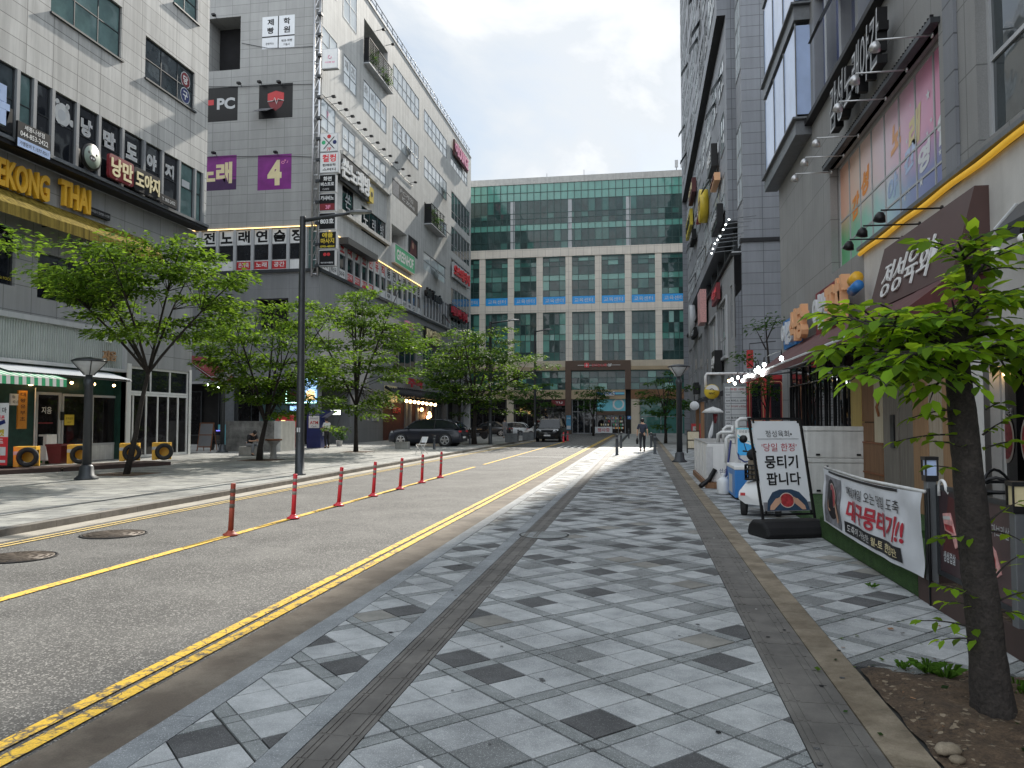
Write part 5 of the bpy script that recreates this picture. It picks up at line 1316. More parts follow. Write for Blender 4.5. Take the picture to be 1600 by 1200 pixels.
m=U('cyan');m.pbox(plF,ex0,ex1,fz(642),zS-.02,-.1,.05);m.use('white');m.disc(plF,ex0+2.6,fz(631),.7,.056,18);m.use('cyan');m.disc(plF,ex0+2.6,fz(631),.5,.06,18);m.use('light_grey');m.pbox(plF,ex0+1.9,ex0+1.95,fz(642),zS-.02,.05,.07);m.build('shop_panel',FB)
m=U('brown_panel');m.pbox(plF,ex0,ex1,fz(648),fz(642),-.1,.2);m.build('shop_panel',FB)
window(FB,plF,(ex0,ex1,0,fz(648)),-.25,4,1,.08,'frame_grey','glass_shop')
window(FB,plF,(px1+1.02,xb,0,zS-.02),-.3,6,2,.08,'frame_grey','glass_far',vs_=[.5])
# goods in the shop window
m=MB();rr=random.Random(2)
for k in range(46):m.use(rr.choice(['cream','orange','white','green','yellow','red','light_grey']));u=rr.uniform(ex0+.2,ex1-.3);v=rr.choice([.6,1.0,1.4,1.8]);m.pquad(plF,u,u+.16,v,v+.22,-.21+k*.0005)
m.build('shop_goods',FB)
T=board('banner_sign','white banner hung under the convenience shop window',plF,(fx(930,675),fx(957,675),fz(677),fz(667)),.04,'sheet_white',[('행사중',.5,.5,.6,.7,'red')],d0=.35)
T=thing('shop_sign','red emblem sign reading 2F on the dark brown portal','sign',plF.P(fx(936),fz(571),0));zz_=fz(571,935);m=U('white');m.pbox(plF,fx(903),fx(969),zz_-.03,zz_+.03,.5,.56);m.build('bar',T);m=U('red_bright');u=fx(917);m.pbox(plF,u-.28,u+.28,zz_-.28,zz_+.28,.56,.64);m.use('white');m.pbox(plF,u-.16,u+.16,zz_-.03,zz_+.03,.64,.65);m.pbox(plF,u-.03,u+.03,zz_-.2,zz_+.2,.641,.651);m.build('emblem',T)
m=U('red_bright');m.text('신나는노래',plF,fx(936),zz_,h=.36,wd=fx(947)-fx(924),d=.57,bold=.02);m.use('white');m.text('2F',plF,fx(953),zz_,h=.34,d=.57,bold=.03);m.build('lettering',T)
zg_=fz(615,950);T=thing('shop_sign','blue and white convenience shop sign reading GS25','sign',plF.P(fx(950),zg_,0));m=U('blue');m.pbox(plF,fx(932),fx(975),zg_-.16,zg_+.16,.33,.4);m.use('cyan');m.pbox(plF,fx(961),fx(975),zg_-.1,zg_+.1,.4,.41);m.build('board',T);m=U('white');m.text('GS25',plF,fx(951),zg_,h=.52,wd=fx(960)-fx(942),d=.42,ext=.04,bold=.03);m.build('lettering',T)
T=board('shop_sign','dark red shop sign behind the trees at street level of the glass block',plF,(fx(862,628),fx(883,628),fz(633),fz(624)),.1,'red_dark',[('TLJ',.55,.5,.4,.5,'white')],d0=.01)
T=board('menu_board','tall blue and white standee at the brown portal foot',plF,(fx(885.5,660),fx(893,660),fz(672),fz(649)),.1,'sea_blue',[('OPEN',.5,.8,.1,.7,'white')],d0=.55,decor=lambda m,pl,r,d:(m.use('light_grey'),m.pquad(pl,r[0]+.05,r[1]-.05,r[2]+.1,r[2]+.5,d+.004)))
T=board('poster','small blue parking notice on the pale pillar',plF,(fx(980.5,655),fx(986,655),fz(655),fz(650)),.03,'blue',[('P',.5,.5,.6,.4,'white')],'poster',d0=.3)
# rooftop aerials
for i,(x,y0,y1) in enumerate(((1057,273,251),(1066,272,251),(1074,271,250))):
    p=AY(x,y0,FY+3);q=AY(x,y1,FY+3);T=thing('rooftop_antenna',['leftmost of three panel antennas on the far roof','middle of three panel antennas on the far roof','rightmost of three panel antennas on the far roof'][i],'antenna',(p.x,p.y,zT),0,'panel antennas on the far roof')
    m=U('metal_grey');m.tube([(p.x,p.y,zT),(p.x,p.y,q.z)],.05,6);m.build('mast',T);m=U('light_grey');m.box((p.x-.2,p.y-.3,q.z-.9),(p.x+.2,p.y-.1,q.z));m.build('panel',T)
for x,yt,lb in ((854.5,271,'short lightning rod left on the far roof edge'),(912.5,265,'taller lightning rod at the middle of the far roof edge')):
    p=AY(x,280,FY+.5);q=AY(x,yt,FY+.5);m=U('metal_grey');m.tube([(p.x,p.y,zT),(p.x,p.y,q.z)],.03,5);tag(m.build('lightning_rod'),lb,'rod')
# ------------------------------------------------------------------ tall building along the right of the street
TX=5.2
plT=PL((TX,0,0),(-1,0,0));TYn=47.2;TXn=5.75;TYe=44.6;TY1=88.0
plTn=PL((TXn,0,0),(-1,0,0));plTe=PL((0,TYe,0),(0,-1,0))
TB=thing('office_tower','tall dark grey panelled tower covered in projecting signs on the right','building',(12,66,0))
zL=11.0;zR2=13.6;zBand=26.3;zTop=62.0;TXu=4.68
plU=PL((TXu,0,0),(-1,0,0))
# near end wall
zst=plTe.at(1190,372)[1]
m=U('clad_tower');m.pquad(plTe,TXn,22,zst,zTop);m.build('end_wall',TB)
m=U('clad_tower');m.pbox(plTe,TXn-.12,22,0,zst-.22,-.3,.12);m.use('charcoal');m.pbox(plTe,TXn-.2,22,zst-.22,zst,-.3,.2);m.build('end_wall_base',TB)
# notch with tall corner windows
hn=[]
for k in range(6):
    z0=zR2+.6+k*7.6;hn.append((-TYn+.25,-TYe-.12,z0,z0+4.6,.12))
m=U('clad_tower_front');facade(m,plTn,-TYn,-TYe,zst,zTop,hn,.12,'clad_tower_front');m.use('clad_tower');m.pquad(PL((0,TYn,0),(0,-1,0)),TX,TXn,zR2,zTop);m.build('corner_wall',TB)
for h in hn:window(TB,plTn,h,-.02,2,3,.05,'frame_grey','glass_pale')
# base storeys
hb=[]
def BW(y0,y1,z0,z1):h=(-y1,-y0,z0,z1,.18);hb.append(h);return h
bw=[BW(45.6,46.6,6.4,9.5),BW(48.2,53.0,5.6,9.2),BW(54.5,60.5,5.2,9.0),BW(62.5,66,4.6,9.4),BW(68,73,4.8,9.2),BW(75,80,4.8,9.2),BW(82,86.5,4.8,9.2)]
zsh=3.6
m=U('render_grey');facade(m,plT,-TY1,-TYe+.05,zsh,zL,hb,.18,'render_grey');m.build('base_wall',TB)
for i,h in enumerate(bw):
    window(TB,plT,h,-.12,(1,4,5,3,4,4,4)[i],3 if i==0 else 2,.07,'frame_light' if i in (1,2) else 'frame_grey','glass_dark' if i != 2 else 'glass',vs_=[.33,.66] if i==0 else [.36])
m=U('frame_light')
for h in bw[1:3]:m.pbox(plT,h[0]-.14,h[1]+.14,h[2]-.16,h[2]-.005,.005,.22);m.pbox(plT,h[1]+.005,h[1]+.14,h[2],h[3]+.12,.005,.12);m.pbox(plT,h[0],h[1],h[3]+.005,h[3]+.12,.005,.1)
m.each('window_surround',TB)
m=U('charcoal');m.pbox(plT,-TY1,-TYe,zL,zL+.14,-1.9,.18);m.use('light_grey');m.pbox(plT,-TY1,-TYe,zL+.142,zL+.2,-1.9,.10);m.build('cornice',TB)
m=U('dark_interior');m.pquad(PL((TX+1.7,0,0),(-1,0,0)),-TY1,-TYe,zL,zR2);m.use('metal_dark');m.face([(TX,TYn,zR2),(TX,TY1,zR2),(TX+1.7,TY1,zR2),(TX+1.7,TYn,zR2)]);m.build('recess_wall',TB)
m=U('metal_dark')
for y in (50,55,60,65,70,75,80,85):m.box((TX+.6,y-.2,zL+.2),(TX+1.0,y+.2,zR2))
m.each('recess_column',TB)
rt=random.Random(21)
hm2=[];hu=[]
for fl in range(3):
    z0=zR2+1.0+fl*3.95;y=48.4
    while y<86:w_=rt.choice([2.2,3.2,4.2]);hm2.append((-min(y+w_,87.5),-y,z0,z0+rt.choice([2.0,2.4,2.7]),.12));y+=w_+rt.choice([.8,1.3])
for fl in range(9):
    z0=zBand+1.2+fl*3.8;y=48.4
    while y<86:w_=rt.choice([2.2,3.2,4.2]);hu.append((-min(y+w_,87.5),-y,z0,z0+rt.choice([2.0,2.4,2.6]),.12));y+=w_+rt.choice([.9,1.4])
m=U('clad_tower_front');facade(m,plT,-TY1,-TYn,zR2,zBand,hm2,.12,'clad_tower_front');m.build('front_wall',TB)
m=U('clad_tower_front');facade(m,plU,-TY1,-TYn,zBand,zTop,hu,.12,'clad_tower_front');m.use('charcoal');m.face([(TXu,TYn,zBand),(TXu,TY1,zBand),(TX,TY1,zBand),(TX,TYn,zBand)]);m.use('clad_tower');m.pquad(PL((0,TYn,0),(0,-1,0)),TXu,TX,zBand,zTop);m.build('front_wall',TB)
for h in hm2:window(TB,plT,h,-.015,max(2,round((h[1]-h[0])/1.1)),2,.05,'frame_grey',rt.choice(['glass_pale','glass_pale','glass_pale','glass_teal','glass_pale']))
for h in hu:window(TB,plU,h,-.015,max(2,round((h[1]-h[0])/1.1)),2,.05,'frame_grey',rt.choice(['glass_pale','glass_pale','glass']))
m=U('coping');m.face([(TXu,TYe,zTop),(22,TYe,zTop),(22,TY1,zTop),(TXu,TY1,zTop)]);m.use('clad_tower');m.pquad(PL((0,TY1,0),(0,1,0)),-22,-TXu,0,zTop);m.build('roof',TB)
# open hopper sashes sticking out of the tower
for i in range(22):
    up=i % 2;h=rt.choice(hu[:44] if up else hm2);pl=plU if up else plT
    w_=1.0;a=h[0]+rt.uniform(.1,max(.15,h[1]-h[0]-1.1))
    m=U('frame_dark');P=pl.P;v1,v0,o_=h[2]+1.1,h[2]+.15,.62
    m.raw([P(a,v1,.02),P(a+w_,v1,.02),P(a+w_,v0,o_),P(a,v0,o_),P(a,v1,.07),P(a+w_,v1,.07),P(a+w_,v0,o_+.05),P(a,v0,o_+.05)],[(0,1,2,3),(7,6,5,4),(0,4,5,1),(1,5,6,2),(2,6,7,3),(3,7,4,0)]);m.build('open_sash',TB)
# street-level shopfronts
m=U('dark_interior');m.pquad(PL((TX+.5,0,0),(-1,0,0)),-TY1,-TYe,0,zsh);m.use('charcoal');m.face([(TX,TYe,zsh),(TX,TY1,zsh),(TX+.5,TY1,zsh),(TX+.5,TYe,zsh)]);m.build('shopfront_wall',TB)
for y in (48,53,58,63.5,69,75,81):window(TB,PL((TX+.3,0,0),(-1,0,0)),(-y-4.3,-y,.1,zsh-.5),0,4,1,.08,'frame_grey','glass_shop')
m=U('metal_grey')
for y in (47.4,52.6,57.6,63,68.5,74.4,80.4,86):m.box((TX-.02,y-.25,0),(TX+.5,y+.25,zsh))
m.each('shopfront_pier',TB)
# projecting signs and raised letters on the tower: (px x, px y, width along wall, height, out, mat, text, text mat, label)
def psign(x,y,wd,h,out,mat,s,tm,label,pl=plT,shape='box'):
    u,v=pl.at(x,y);T=thing('projecting_sign',label,'sign',pl.P(u,v,0));m=U(mat)
    if shape=='round':m.lathe(pl.P(u,v,.05),[(wd/2,0),(wd/2,out),(wd/2-.06,out+.02),(0,out+.02)],20,pl.n)
    else:m.pbox(pl,u-wd/2,u+wd/2,v-h/2,v+h/2,.12,out)
    m.build('case',T);m=U('metal_dark')
    for k in (-.3,.3):m.tube([pl.P(u+wd*k,v,0),pl.P(u+wd*k,v,.2)],.03,5)
    m.build('bracket',T)
    if s:
        m=U(tm);m.text(s,pl,u,v,wd=wd*.85,h=h*.5 if len(s)>1 else h*.7,d=out+(.03 if shape=='round' else .006),ext=.05,bold=.03)
        m.build('lettering',T)
    return T
psign(1121,252,2.9,1.5,.55,'black_paint','야간','white','black sign with white letters, highest of the big signs above the recess of the tower')
psign(1125,285,2.8,.5,.5,'peach','노래','maroon','long thin peach strip sign under the high black sign on the tower')
psign(1106,322,2.6,1.5,.6,'yellow','가','maroon','yellow rounded sign halfway up the tower front',shape='round')
psign(1099,338,3.0,.6,.5,'red','도','white','small red sign tucked under the yellow sign of the tower')
psign(1087,300,5.0,1.3,.5,'maroon','오리','cream','long maroon sign at the far end of the tower front')
psign(1081,352,7.0,1.6,.4,'olive_text','부동산','black_paint','olive yellow board sign at the far end above the recess')
psign(1128,345,4.0,1.2,.5,'black_paint','성정동','light_grey','row of black cut out letters just above the dark recess of the tower')
psign(1088,372,3.5,1.0,.5,'black_matt','전복','mid_grey','dark script sign at the far end just above the recess')
psign(1124,461,3.6,1.1,.35,'red_dark','뚝심','red_bright','big red letters on the grey wall under the tower cornice')
psign(1104,498,2.2,.9,.35,'black_paint','가득','cream','black sign with cream letters between the base windows of the tower')
psign(1089,521,4.0,.8,.4,'black_matt','소담','light_grey','dark sign at the lower far windows of the tower')
psign(1104,481,2.6,2.6,.6,'meat_pale','',None,'square picture sign in the recess above the cornice',pl=PL((TX-.05,0,0),(-1,0,0)))
psign(1086,502,3.2,1.4,.5,'light_grey','',None,'oval pale sign at the far end of the recess',shape='round')
psign(1129,567,2.1,1.5,.6,'black_paint','드림','white','black box sign with pale letters over the red kiosk awning',pl=plT)
psign(1093,607,2.6,1.0,.5,'charcoal','와와','black_paint','black cursive letters over a dark canopy, far down the right side',pl=plT)
# bracket lights on thin arms
for i,(x,y) in enumerate(((1112,395),(1114,388),(1117,380),(1121,374),(1125,368),(1130,358),(1134,350),(1139,342))):
    u,v=PL((TX-1.2,0,0),(-1,0,0)).at(x,y);p=Vector((TX-1.2,-u,v))
    T=thing('spotlight','small white lamp on a thin arm reaching out from the tower front','spotlight',p,0,'arm lamps on the tower');m=U('metal_grey');m.tube([(0,0,0),(1.2,0,.1)],.02,5);m.lb('arm',T);m=U('bulb_white');m.ball((0,0,-.03),.042,8);m.lb('bulb',T)
# ------------------------------------------------------------------ near right building
RX=5.2;RY1=30.05
plR=PL((RX,0,0),(-1,0,0))
RB=thing('commercial_building','dark grey rendered building with pink film windows on the near right','building',(11,16,0))
zLd=plR.at(1300,142)[1];zWh=plR.at(1480,300)[1]
zpT0=plR.at(1297,268)[1];zpB=plR.at(1297,438)[1]
Yw0,Yw1=plR.at(1297,300)[0],plR.at(1470,200)[0]
zpT=(plR.at(1297,262)[1]+plR.at(1465,42)[1])/2
zpB=zWh+.12
hp=(Yw0,Yw1,zpB,zpT,.35)
Yb0=plR.at(1527,150)[0]
hbig=(Yb0,-2.0,zWh+.35,zWh+5.2,.3)
ub=[plR.at(x,100)[0] for x in (1272,1291,1309,1332,1358,1392)]
hs2=[(ub[0]+.1,-13.0,zLd+.25,zLd+3.6,.3),(ub[0]+.1,-13.0,zLd+4.6,zLd+7.4,.3)]
Ysh=plR.at(1350,400)[0]
m=U('render_near');facade(m,plR,-RY1,2,zWh,24,[hp,hbig]+hs2,.3,'render_near');m.pquad(PL((0,RY1,0),(0,1,0)),-22,-RX,0,24)
m.build('upper_wall',RB)
m=U('clad_tower');m.pquad(PL((0,RY1,0),(0,1,0)),-22,-RX-.001,0,.1);m.pbox(plR,Yw1+.35,Yw1+.8,zWh,zLd+.1,.003,.06);m.each('pilaster',RB)
m=U('plaster_white');hsh=[(plR.at(1546,600)[0],-2,.12,plR.at(1560,572)[1])]
facade(m,plR,Ysh,2,0,zWh,hsh,.25,'plaster_white');m.build('shop_wall',RB)
m=U('render_near');facade(m,plR,-RY1,Ysh,3.55,zWh,[],.2,'render_near');m.build('lower_wall',RB)
m=U('charcoal');m.pbox(plR,-RY1-.05,2,zLd,zLd+.14,-.1,.22);m.build('ledge',RB)
m=U('metal_dark');m.pbox(plR,hp[0]-.15,hp[1]+.1,hp[3],hp[3]+.1,-.1,.16);m.build('window_hood',RB)
m=U('black_paint');u=hp[0]-.2
while u<hp[1]+.1:m.pbox(plR,u,u+.03,hp[3]+.1,hp[3]+.15,.10,.16);u+=.13
m.build('hood_trim',RB)
# pink film windows
n=8;us=[(k/n) for k in range(1,n)]
window(RB,plR,hp,-.3,n,1,.06,'frame_light','glass',us=us,vs_=[.24,.48])
fm=MB();pfR=PL((RX+.262,0,0),(-1,0,0));H=hp[3]-hp[2];W=hp[1]-hp[0]
m_,nt_,b_=newmat('film_art');L_=nt_.links.new
tc_=N(nt_,'ShaderNodeTexCoord');sx_=N(nt_,'ShaderNodeSeparateXYZ');L_(tc_.outputs['Object'],sx_.inputs[0])
w0=wloc(RB)
mr_=N(nt_,'ShaderNodeMapRange',i_1=-hp[0]-w0.y,i_2=-hp[1]-w0.y,i_3=0.0,i_4=1.0);L_(sx_.outputs[1],mr_.inputs[0])
mz_=N(nt_,'ShaderNodeMapRange',i_1=hp[2],i_2=hp[3],i_3=0.0,i_4=1.0);L_(sx_.outputs[2],mz_.inputs[0])
r1=N(nt_,'ShaderNodeValToRGB');e=r1.color_ramp.elements;e[0].color=(.70,.36,.24,1);e[1].color=(.62,.18,.32,1);q=r1.color_ramp.elements.new(.22);q.color=(.76,.56,.46,1);q=r1.color_ramp.elements.new(.5);q.color=(.76,.60,.66,1);q=r1.color_ramp.elements.new(.75);q.color=(.68,.36,.50,1)
r2=N(nt_,'ShaderNodeValToRGB');e=r2.color_ramp.elements;e[0].color=(.08,.36,.12,1);e[1].color=(.14,.15,.36,1);q=r2.color_ramp.elements.new(.3);q.color=(.30,.60,.48,1);q=r2.color_ramp.elements.new(.52);q.color=(.48,.68,.74,1);q=r2.color_ramp.elements.new(.72);q.color=(.28,.33,.56,1)
nzf=N(nt_,'ShaderNodeTexNoise',i_Scale=1.1,i_Detail=3.0);L_(tc_.outputs['Object'],nzf.inputs['Vector'])
ad_=N(nt_,'ShaderNodeMath',operation='ADD');L_(mz_.outputs[0],ad_.inputs[0]);mlt=N(nt_,'ShaderNodeMath',operation='MULTIPLY_ADD',i_1=.35,i_2=-.17);L_(nzf.outputs[0],mlt.inputs[0]);L_(mlt.outputs[0],ad_.inputs[1])
cz_=N(nt_,'ShaderNodeMapRange',i_1=.3,i_2=.55);L_(ad_.outputs[0],cz_.inputs[0])
mx_=N(nt_,'ShaderNodeMix',data_type='RGBA');L_(mr_.outputs[0],r1.inputs[0]);L_(mr_.outputs[0],r2.inputs[0]);L_(cz_.outputs[0],mx_.inputs[0]);L_(r2.outputs[0],mx_.inputs[6]);L_(r1.outputs[0],mx_.inputs[7]);L_(mx_.outputs[2],b_.inputs['Base Color']);b_.inputs['Roughness'].default_value=.3
fm.use('film_art')
for k in range(n):
    for a,b2 in ((.01,.23),(.25,.47),(.49,.99)):
        fm.pquad(pfR,hp[0]+W*k/n+.05,hp[0]+W*(k+1)/n-.05,hp[2]+H*a,hp[2]+H*b2)
for i,(ch,fu,fv,hh,cm) in enumerate((('감',.19,.50,.2,'orange'),('성',.30,.62,.2,'orange'),('노',.60,.72,.2,'peach'),('래',.74,.62,.24,'cream'),('야',.56,.36,.17,'blue_pale'),('간',.70,.46,.17,'blue_pale'),('영',.8,.37,.17,'sheet_white'),('업',.93,.46,.2,'sheet_white'))):
    fm.use(cm);fm.text(ch,pfR,hp[0]+W*fu,hp[2]+H*fv,h=H*hh,wd=W*.085,d=.006,bold=.05,shear=.35,rot=.18)
rs=random.Random(4);fm.use('sheet_white')
for k in range(16):
    u,v,r_=hp[0]+W*rs.uniform(.6,.98),hp[2]+H*rs.uniform(.15,.97),rs.uniform(.05,.13)
    fm.face([pfR.P(u+math.cos(R(90+36*t))*r_*(1 if t % 2==0 else .42),v+math.sin(R(90+36*t))*r_*(1 if t % 2==0 else .42),.009) for t in range(10)])
fm.build('window_film',RB)
# big plain window at the right edge
window(RB,plR,hbig,-.22,4,3,.10,'frame_light','glass',vs_=[.27,.52])
for h in hs2:
    window(RB,plR,h,-.25,7,1,.05,'frame_grey','glass_blue')
m=U('frame_grey')
for h in hs2:
    for k in range(8):u=h[0]+(h[1]-h[0])*k/7;m.pbox(plR,u-.12,u+.12,h[2],h[3],-.24,.04)
m.each('pier',RB)
m=U('frame_dark');P=plR.P;a=ub[2]+.1;b2=ub[3]-.1;v1,v0=zLd+2.3,zLd+1.0
m.raw([P(a,v1,.05),P(b2,v1,.05),P(b2,v0,.7),P(a,v0,.7),P(a,v1,.12),P(b2,v1,.12),P(b2,v0,.77),P(a,v0,.77)],[(0,1,2,3),(7,6,5,4),(0,4,5,1),(1,5,6,2),(2,6,7,3),(3,7,4,0)]);m.build('open_sash',RB)
# glazed corner bay with ledges
bx0=RX-.42;cbY0,cbY1=-plR.at(1268,200)[0],RY1+.25
m=U('blue_pale');
pcb=PL((bx0,0,0),(-1,0,0))
for k in range(4):m.pquad(pcb,-cbY1,-cbY0,zLd+.4+k*3.6,zLd+3.2+k*3.6)
for k in range(4):m.pquad(PL((0,cbY0,0),(0,-1,0)),bx0,RX,zLd+.4+k*3.6,zLd+3.2+k*3.6);m.pquad(PL((0,cbY1,0),(0,1,0)),-RX,-bx0,zLd+.4+k*3.6,zLd+3.2+k*3.6)
m.build('corner_bay_glazing',RB)
m=U('metal_grey')
for k in range(5):m.box((bx0-.16,cbY0-.2,zLd+.2+k*3.6),(RX,cbY1+.15,zLd+.26+k*3.6));m.box((bx0-.06,cbY0-.06,zLd+k*3.6-.25),(RX,cbY1+.06,zLd+.198+k*3.6))
for k in range(4):
    for f_ in (0,.33,.66,1):y=cbY0+(cbY1-cbY0)*f_;m.box((bx0-.03,y-.03,zLd+.4+k*3.6-.18),(bx0-.002,y+.03,zLd+3.25+k*3.6))
m.each('corner_bay_ledge',RB)
# black brush letters and their arm lamps
T=thing('wall_lettering','black brush style wall letters above the pink windows','sign',plR.P(-19,9,0))
m=U('black_paint');pl2=PL((RX-.25,0,0),(-1,0,0))
a0=pl2.at(1306,165);a1=pl2.at(1385,65);v=(a0[1]+a1[1])/2
m.text('감성노래야간',pl2,(a0[0]+a1[0])/2,v,wd=a1[0]-a0[0],h=1.15,ext=.2,d=-.05,bold=.04,shear=.1);m.build('lettering',T)
m=U('light_grey');m.text('감성노래야간',pl2,(a0[0]+a1[0])/2,v,wd=a1[0]-a0[0],h=1.15,d=.155,bold=-.012,shear=.1);m.build('lettering_face',T)
def armlamp(x0,y0,L,label,grp,mat='metal_light',pl=plR):
    u,v=pl.at(x0,y0);T=thing('arm_lamp',label,'lamp',pl.P(u,v,0),0,grp);m=U(mat);m.tube([pl.P(u,v,0),pl.P(u-.05,v+.02,L)],.016,6);m.lathe(pl.P(u,v,0),[(.05,0),(.05,.03)],8,pl.n);m.build('arm',T)
    m=U(mat);q=pl.P(u-.05,v-.02,L);m.lathe(q,[(.05,0),(.09,-.06),(.11,-.16),(.04,-.18)],10,(pl.n*-.2+ZV));m.build('head',T)
for i,(x,y) in enumerate(((1458,55),(1418,109),(1385,154),(1342,212),(1319,243),(1300,269))):armlamp(x,y,.95,'thin steel arm lamp reaching out over the pink windows','steel arm lamps over the pink windows')
for i,(x,y) in enumerate(((1473,325),(1438,350),(1411,372))):armlamp(x,y,1.0,['nearest black arm lamp over the brown sign','middle black arm lamp over the brown sign','farthest black arm lamp over the brown sign'][i],'black arm lamps over the brown sign','black_paint')
m=U('led_yellow');pr_=[plR.P(Ysh-.1+(1.5-Ysh)*k/60,zWh+.02+.012*math.sin(k*.9),.07) for k in range(61)];m.tube(pr_,.05,8);tag(m.build('rope_light'),'yellow rope light running along the top of the white shop wall','rope light')
m=U('metal_grey');m.pbox(plR,Ysh-.1,2,zWh+.09,zWh+.17,.0,.14);m.build('flashing',RB)
# brown boxed sign of the meat restaurant
T=thing('shop_sign','big dark brown boxed sign with slanted face and white letters on the white shop wall','sign',plR.P(-13.5,3.83,0))
dt,db=.2,.55;u0,zt_=plR.at(1545,289);zb_=plR.at(1545,428)[1];ul=plR.at(1356,480,db)[0];P=plR.P;m=U('sign_brown')
A=[P(ul,zb_,db),P(u0,zb_,db),P(u0,zt_,dt),P(ul,zt_,dt),P(ul,zb_,0),P(u0,zb_,0),P(u0,zt_,0),P(ul,zt_,0)]
m.raw(A,[(0,1,2,3),(1,5,6,2),(4,0,3,7),(3,2,6,7),(4,5,1,0)]);m.build('board',T)
sk=SK(A[1],A[1]-A[0],A[2]-A[1]);Lh=(A[2]-A[1]).length
m=U('white');ta,tb=plR.at(1380,440,.42)[0]-u0,plR.at(1456,410,.42)[0]-u0;m.text('정성육회',sk,(ta+tb)/2,Lh*.40,wd=tb-ta,h=.72,d=.012,ext=.03,bold=-.004);m.rbox(sk,tb+.06,tb+.26,Lh*.34,Lh*.56,.012,.04,.06);m.build('lettering',T)
# ------------------------------------------------------------------ lane posts, bollards, lamps
def lane_post(p,label,dull=False):
    T=thing('lane_post',label,'lane post',p,0,'red lane posts on the centre line');T.rotation_euler=(R(random.uniform(-2,2)),R(random.uniform(1.5,4.5)),0);c='red_old' if dull else 'red_post'
    m=U(c);m.lathe((0,0,.012),[(.11,0),(.11,.012),(.075,.03),(.05,.055),(.045,.07)],16);m.lb('base',T)
    m=U(c);m.lathe((0,0,.07),[(.040,0),(.038,.3),(.036,.69),(.036,.70),(.028,.705)],14);m.lb('tube',T)
    for z in (.42,.53,.64):
        m=U('band_old' if dull else 'reflective');m.lathe((0,0,z),[(.0385,0),(.0385,.055),(.0385,.056)],14);m.lb('reflective_band',T)
pm('red_old',(.30,.055,.03),rough=.6,var=.25,scale=6);pm('red_post',(.62,.025,.04),rough=.4,var=.1,scale=8)
pm('reflective',(.32,.29,.27),rough=.35,var=.15,scale=20);pm('band_old',(.16,.14,.12),rough=.6,var=.2,scale=20)
pos=[(360,836),(458,810),(529,790),(583,775),(625,764),(659,754),(688,746)]
words=['faded dull orange lane post, nearest of the row on the centre line','bright red lane post second in the row, just past the faded one','bright red lane post third in the row','bright red lane post in the middle of the row of seven','red lane post fifth in the row on the centre line','red lane post last but one in the row on the centre line','farthest red lane post of the row on the centre line']
for i,(x,y) in enumerate(pos):
    p=G(x,y,RZ+.012);lane_post((p.x,p.y,RZ+.002),words[i],i==0)
for i,(x,y) in enumerate(((880.5,691),(887,689))):
    p=G(x,y,RZ);T=thing('lane_post',['left one of two far red posts beside the oncoming black suv','right one of two far red posts beside the oncoming black suv'][i],'lane post',(p.x,p.y,RZ),0,'far red posts by the oncoming car');m=U('red_post');m.lathe((0,0,.01),[(.14,0),(.07,.06),(.05,.75),(.02,.76)],12);m.lb('tube',T);m=U('reflective');m.lathe((0,0,.5),[(.062,0),(.06,.12)],12);m.lb('reflective_band',T)
def bollard(x,y,z,h,label):
    p=G(x,y,z);T=thing('bollard',label,'bollard',(p.x,p.y,z),0,'black bollards');m=U('metal_dark');m.lathe((0,0,0),[(.085,0),(.085,.03),(.07,.04),(.065,h-.08),(.07,h-.07),(.07,h-.02),(.04,h)],14);m.lb('post',T);m=U('metal_grey');m.lathe((0,0,h-.2),[(.068,0),(.068,.05)],14);m.lb('band',T)
for x,y,h,lb in ((964,711,.98,'black bollard nearest on the pavement, left of the walking man'),(970.5,700,.95,'black bollard behind the nearest one, left of the walking man'),(982.5,685,.9,'small distant bollard left of the walking man'),(1017.5,699,.9,'black bollard just right of the walking man, the farther one'),(1023.3,709,1.0,'black bollard just right of the walking man, the nearer one')):bollard(x,y,0,h,lb)
for x,y,lb in ((678.5,702,'black bollard on the kerb side in front of the dark suv'),(734,694.5,'black bollard behind the tail of the dark suv'),(809.5,684.5,'slim dark bollard in front of the white hatchback')):bollard(x,y,LZ,.75,lb)
def post_lamp(x,y,z,ht,label,s=1.0):
    p=G(x,y,z);T=thing('post_lamp',label,'street lamp',(p.x,p.y,z),0,'post lamps with funnel heads')
    m=U('metal_dark');m.lathe((0,0,0),[(.30,0),(.30,.04),(.2,.12),(.17,.35),(.125,.4)],10);m.lb('base',T)
    m=U('metal_dark');m.lathe((0,0,.4),[(.115,0),(.105,ht-1.2),(.13,ht-1.15),(.13,ht-1.0),(.09,ht-.98),(.09,ht-.86)],14);m.lb('pole',T)
    m=U('lens_clear');m.lathe((0,0,ht-.47),[(.10,0),(.40,.34),(.41,.36)],18);m.lb('lamp_glass',T)
    m=U('metal_dark');m.lathe((0,0,ht-.11),[(.44,0),(.45,.03),(.3,.09),(.02,.13)],18)
    for k in range(4):
        a=math.pi/4+k*math.pi/2;m.tube([(math.cos(a)*.11,math.sin(a)*.11,ht-.48),(math.cos(a)*.43,math.sin(a)*.43,ht-.1)],.014,5)
    m.lb('lamp_cap',T);return T
post_lamp(135,749,LZ,3.3,'funnel headed post lamp standing before the green tiled shop')
post_lamp(347,707,LZ,4.0,'funnel headed post lamp in the alley mouth beside the red awning, nearer one')
post_lamp(368,699,LZ,4.3,'funnel headed post lamp in the alley mouth, farther one with pale shaft')
post_lamp(1062,722,0,3.85,'dark post lamp on the right pavement before the white fish tank')
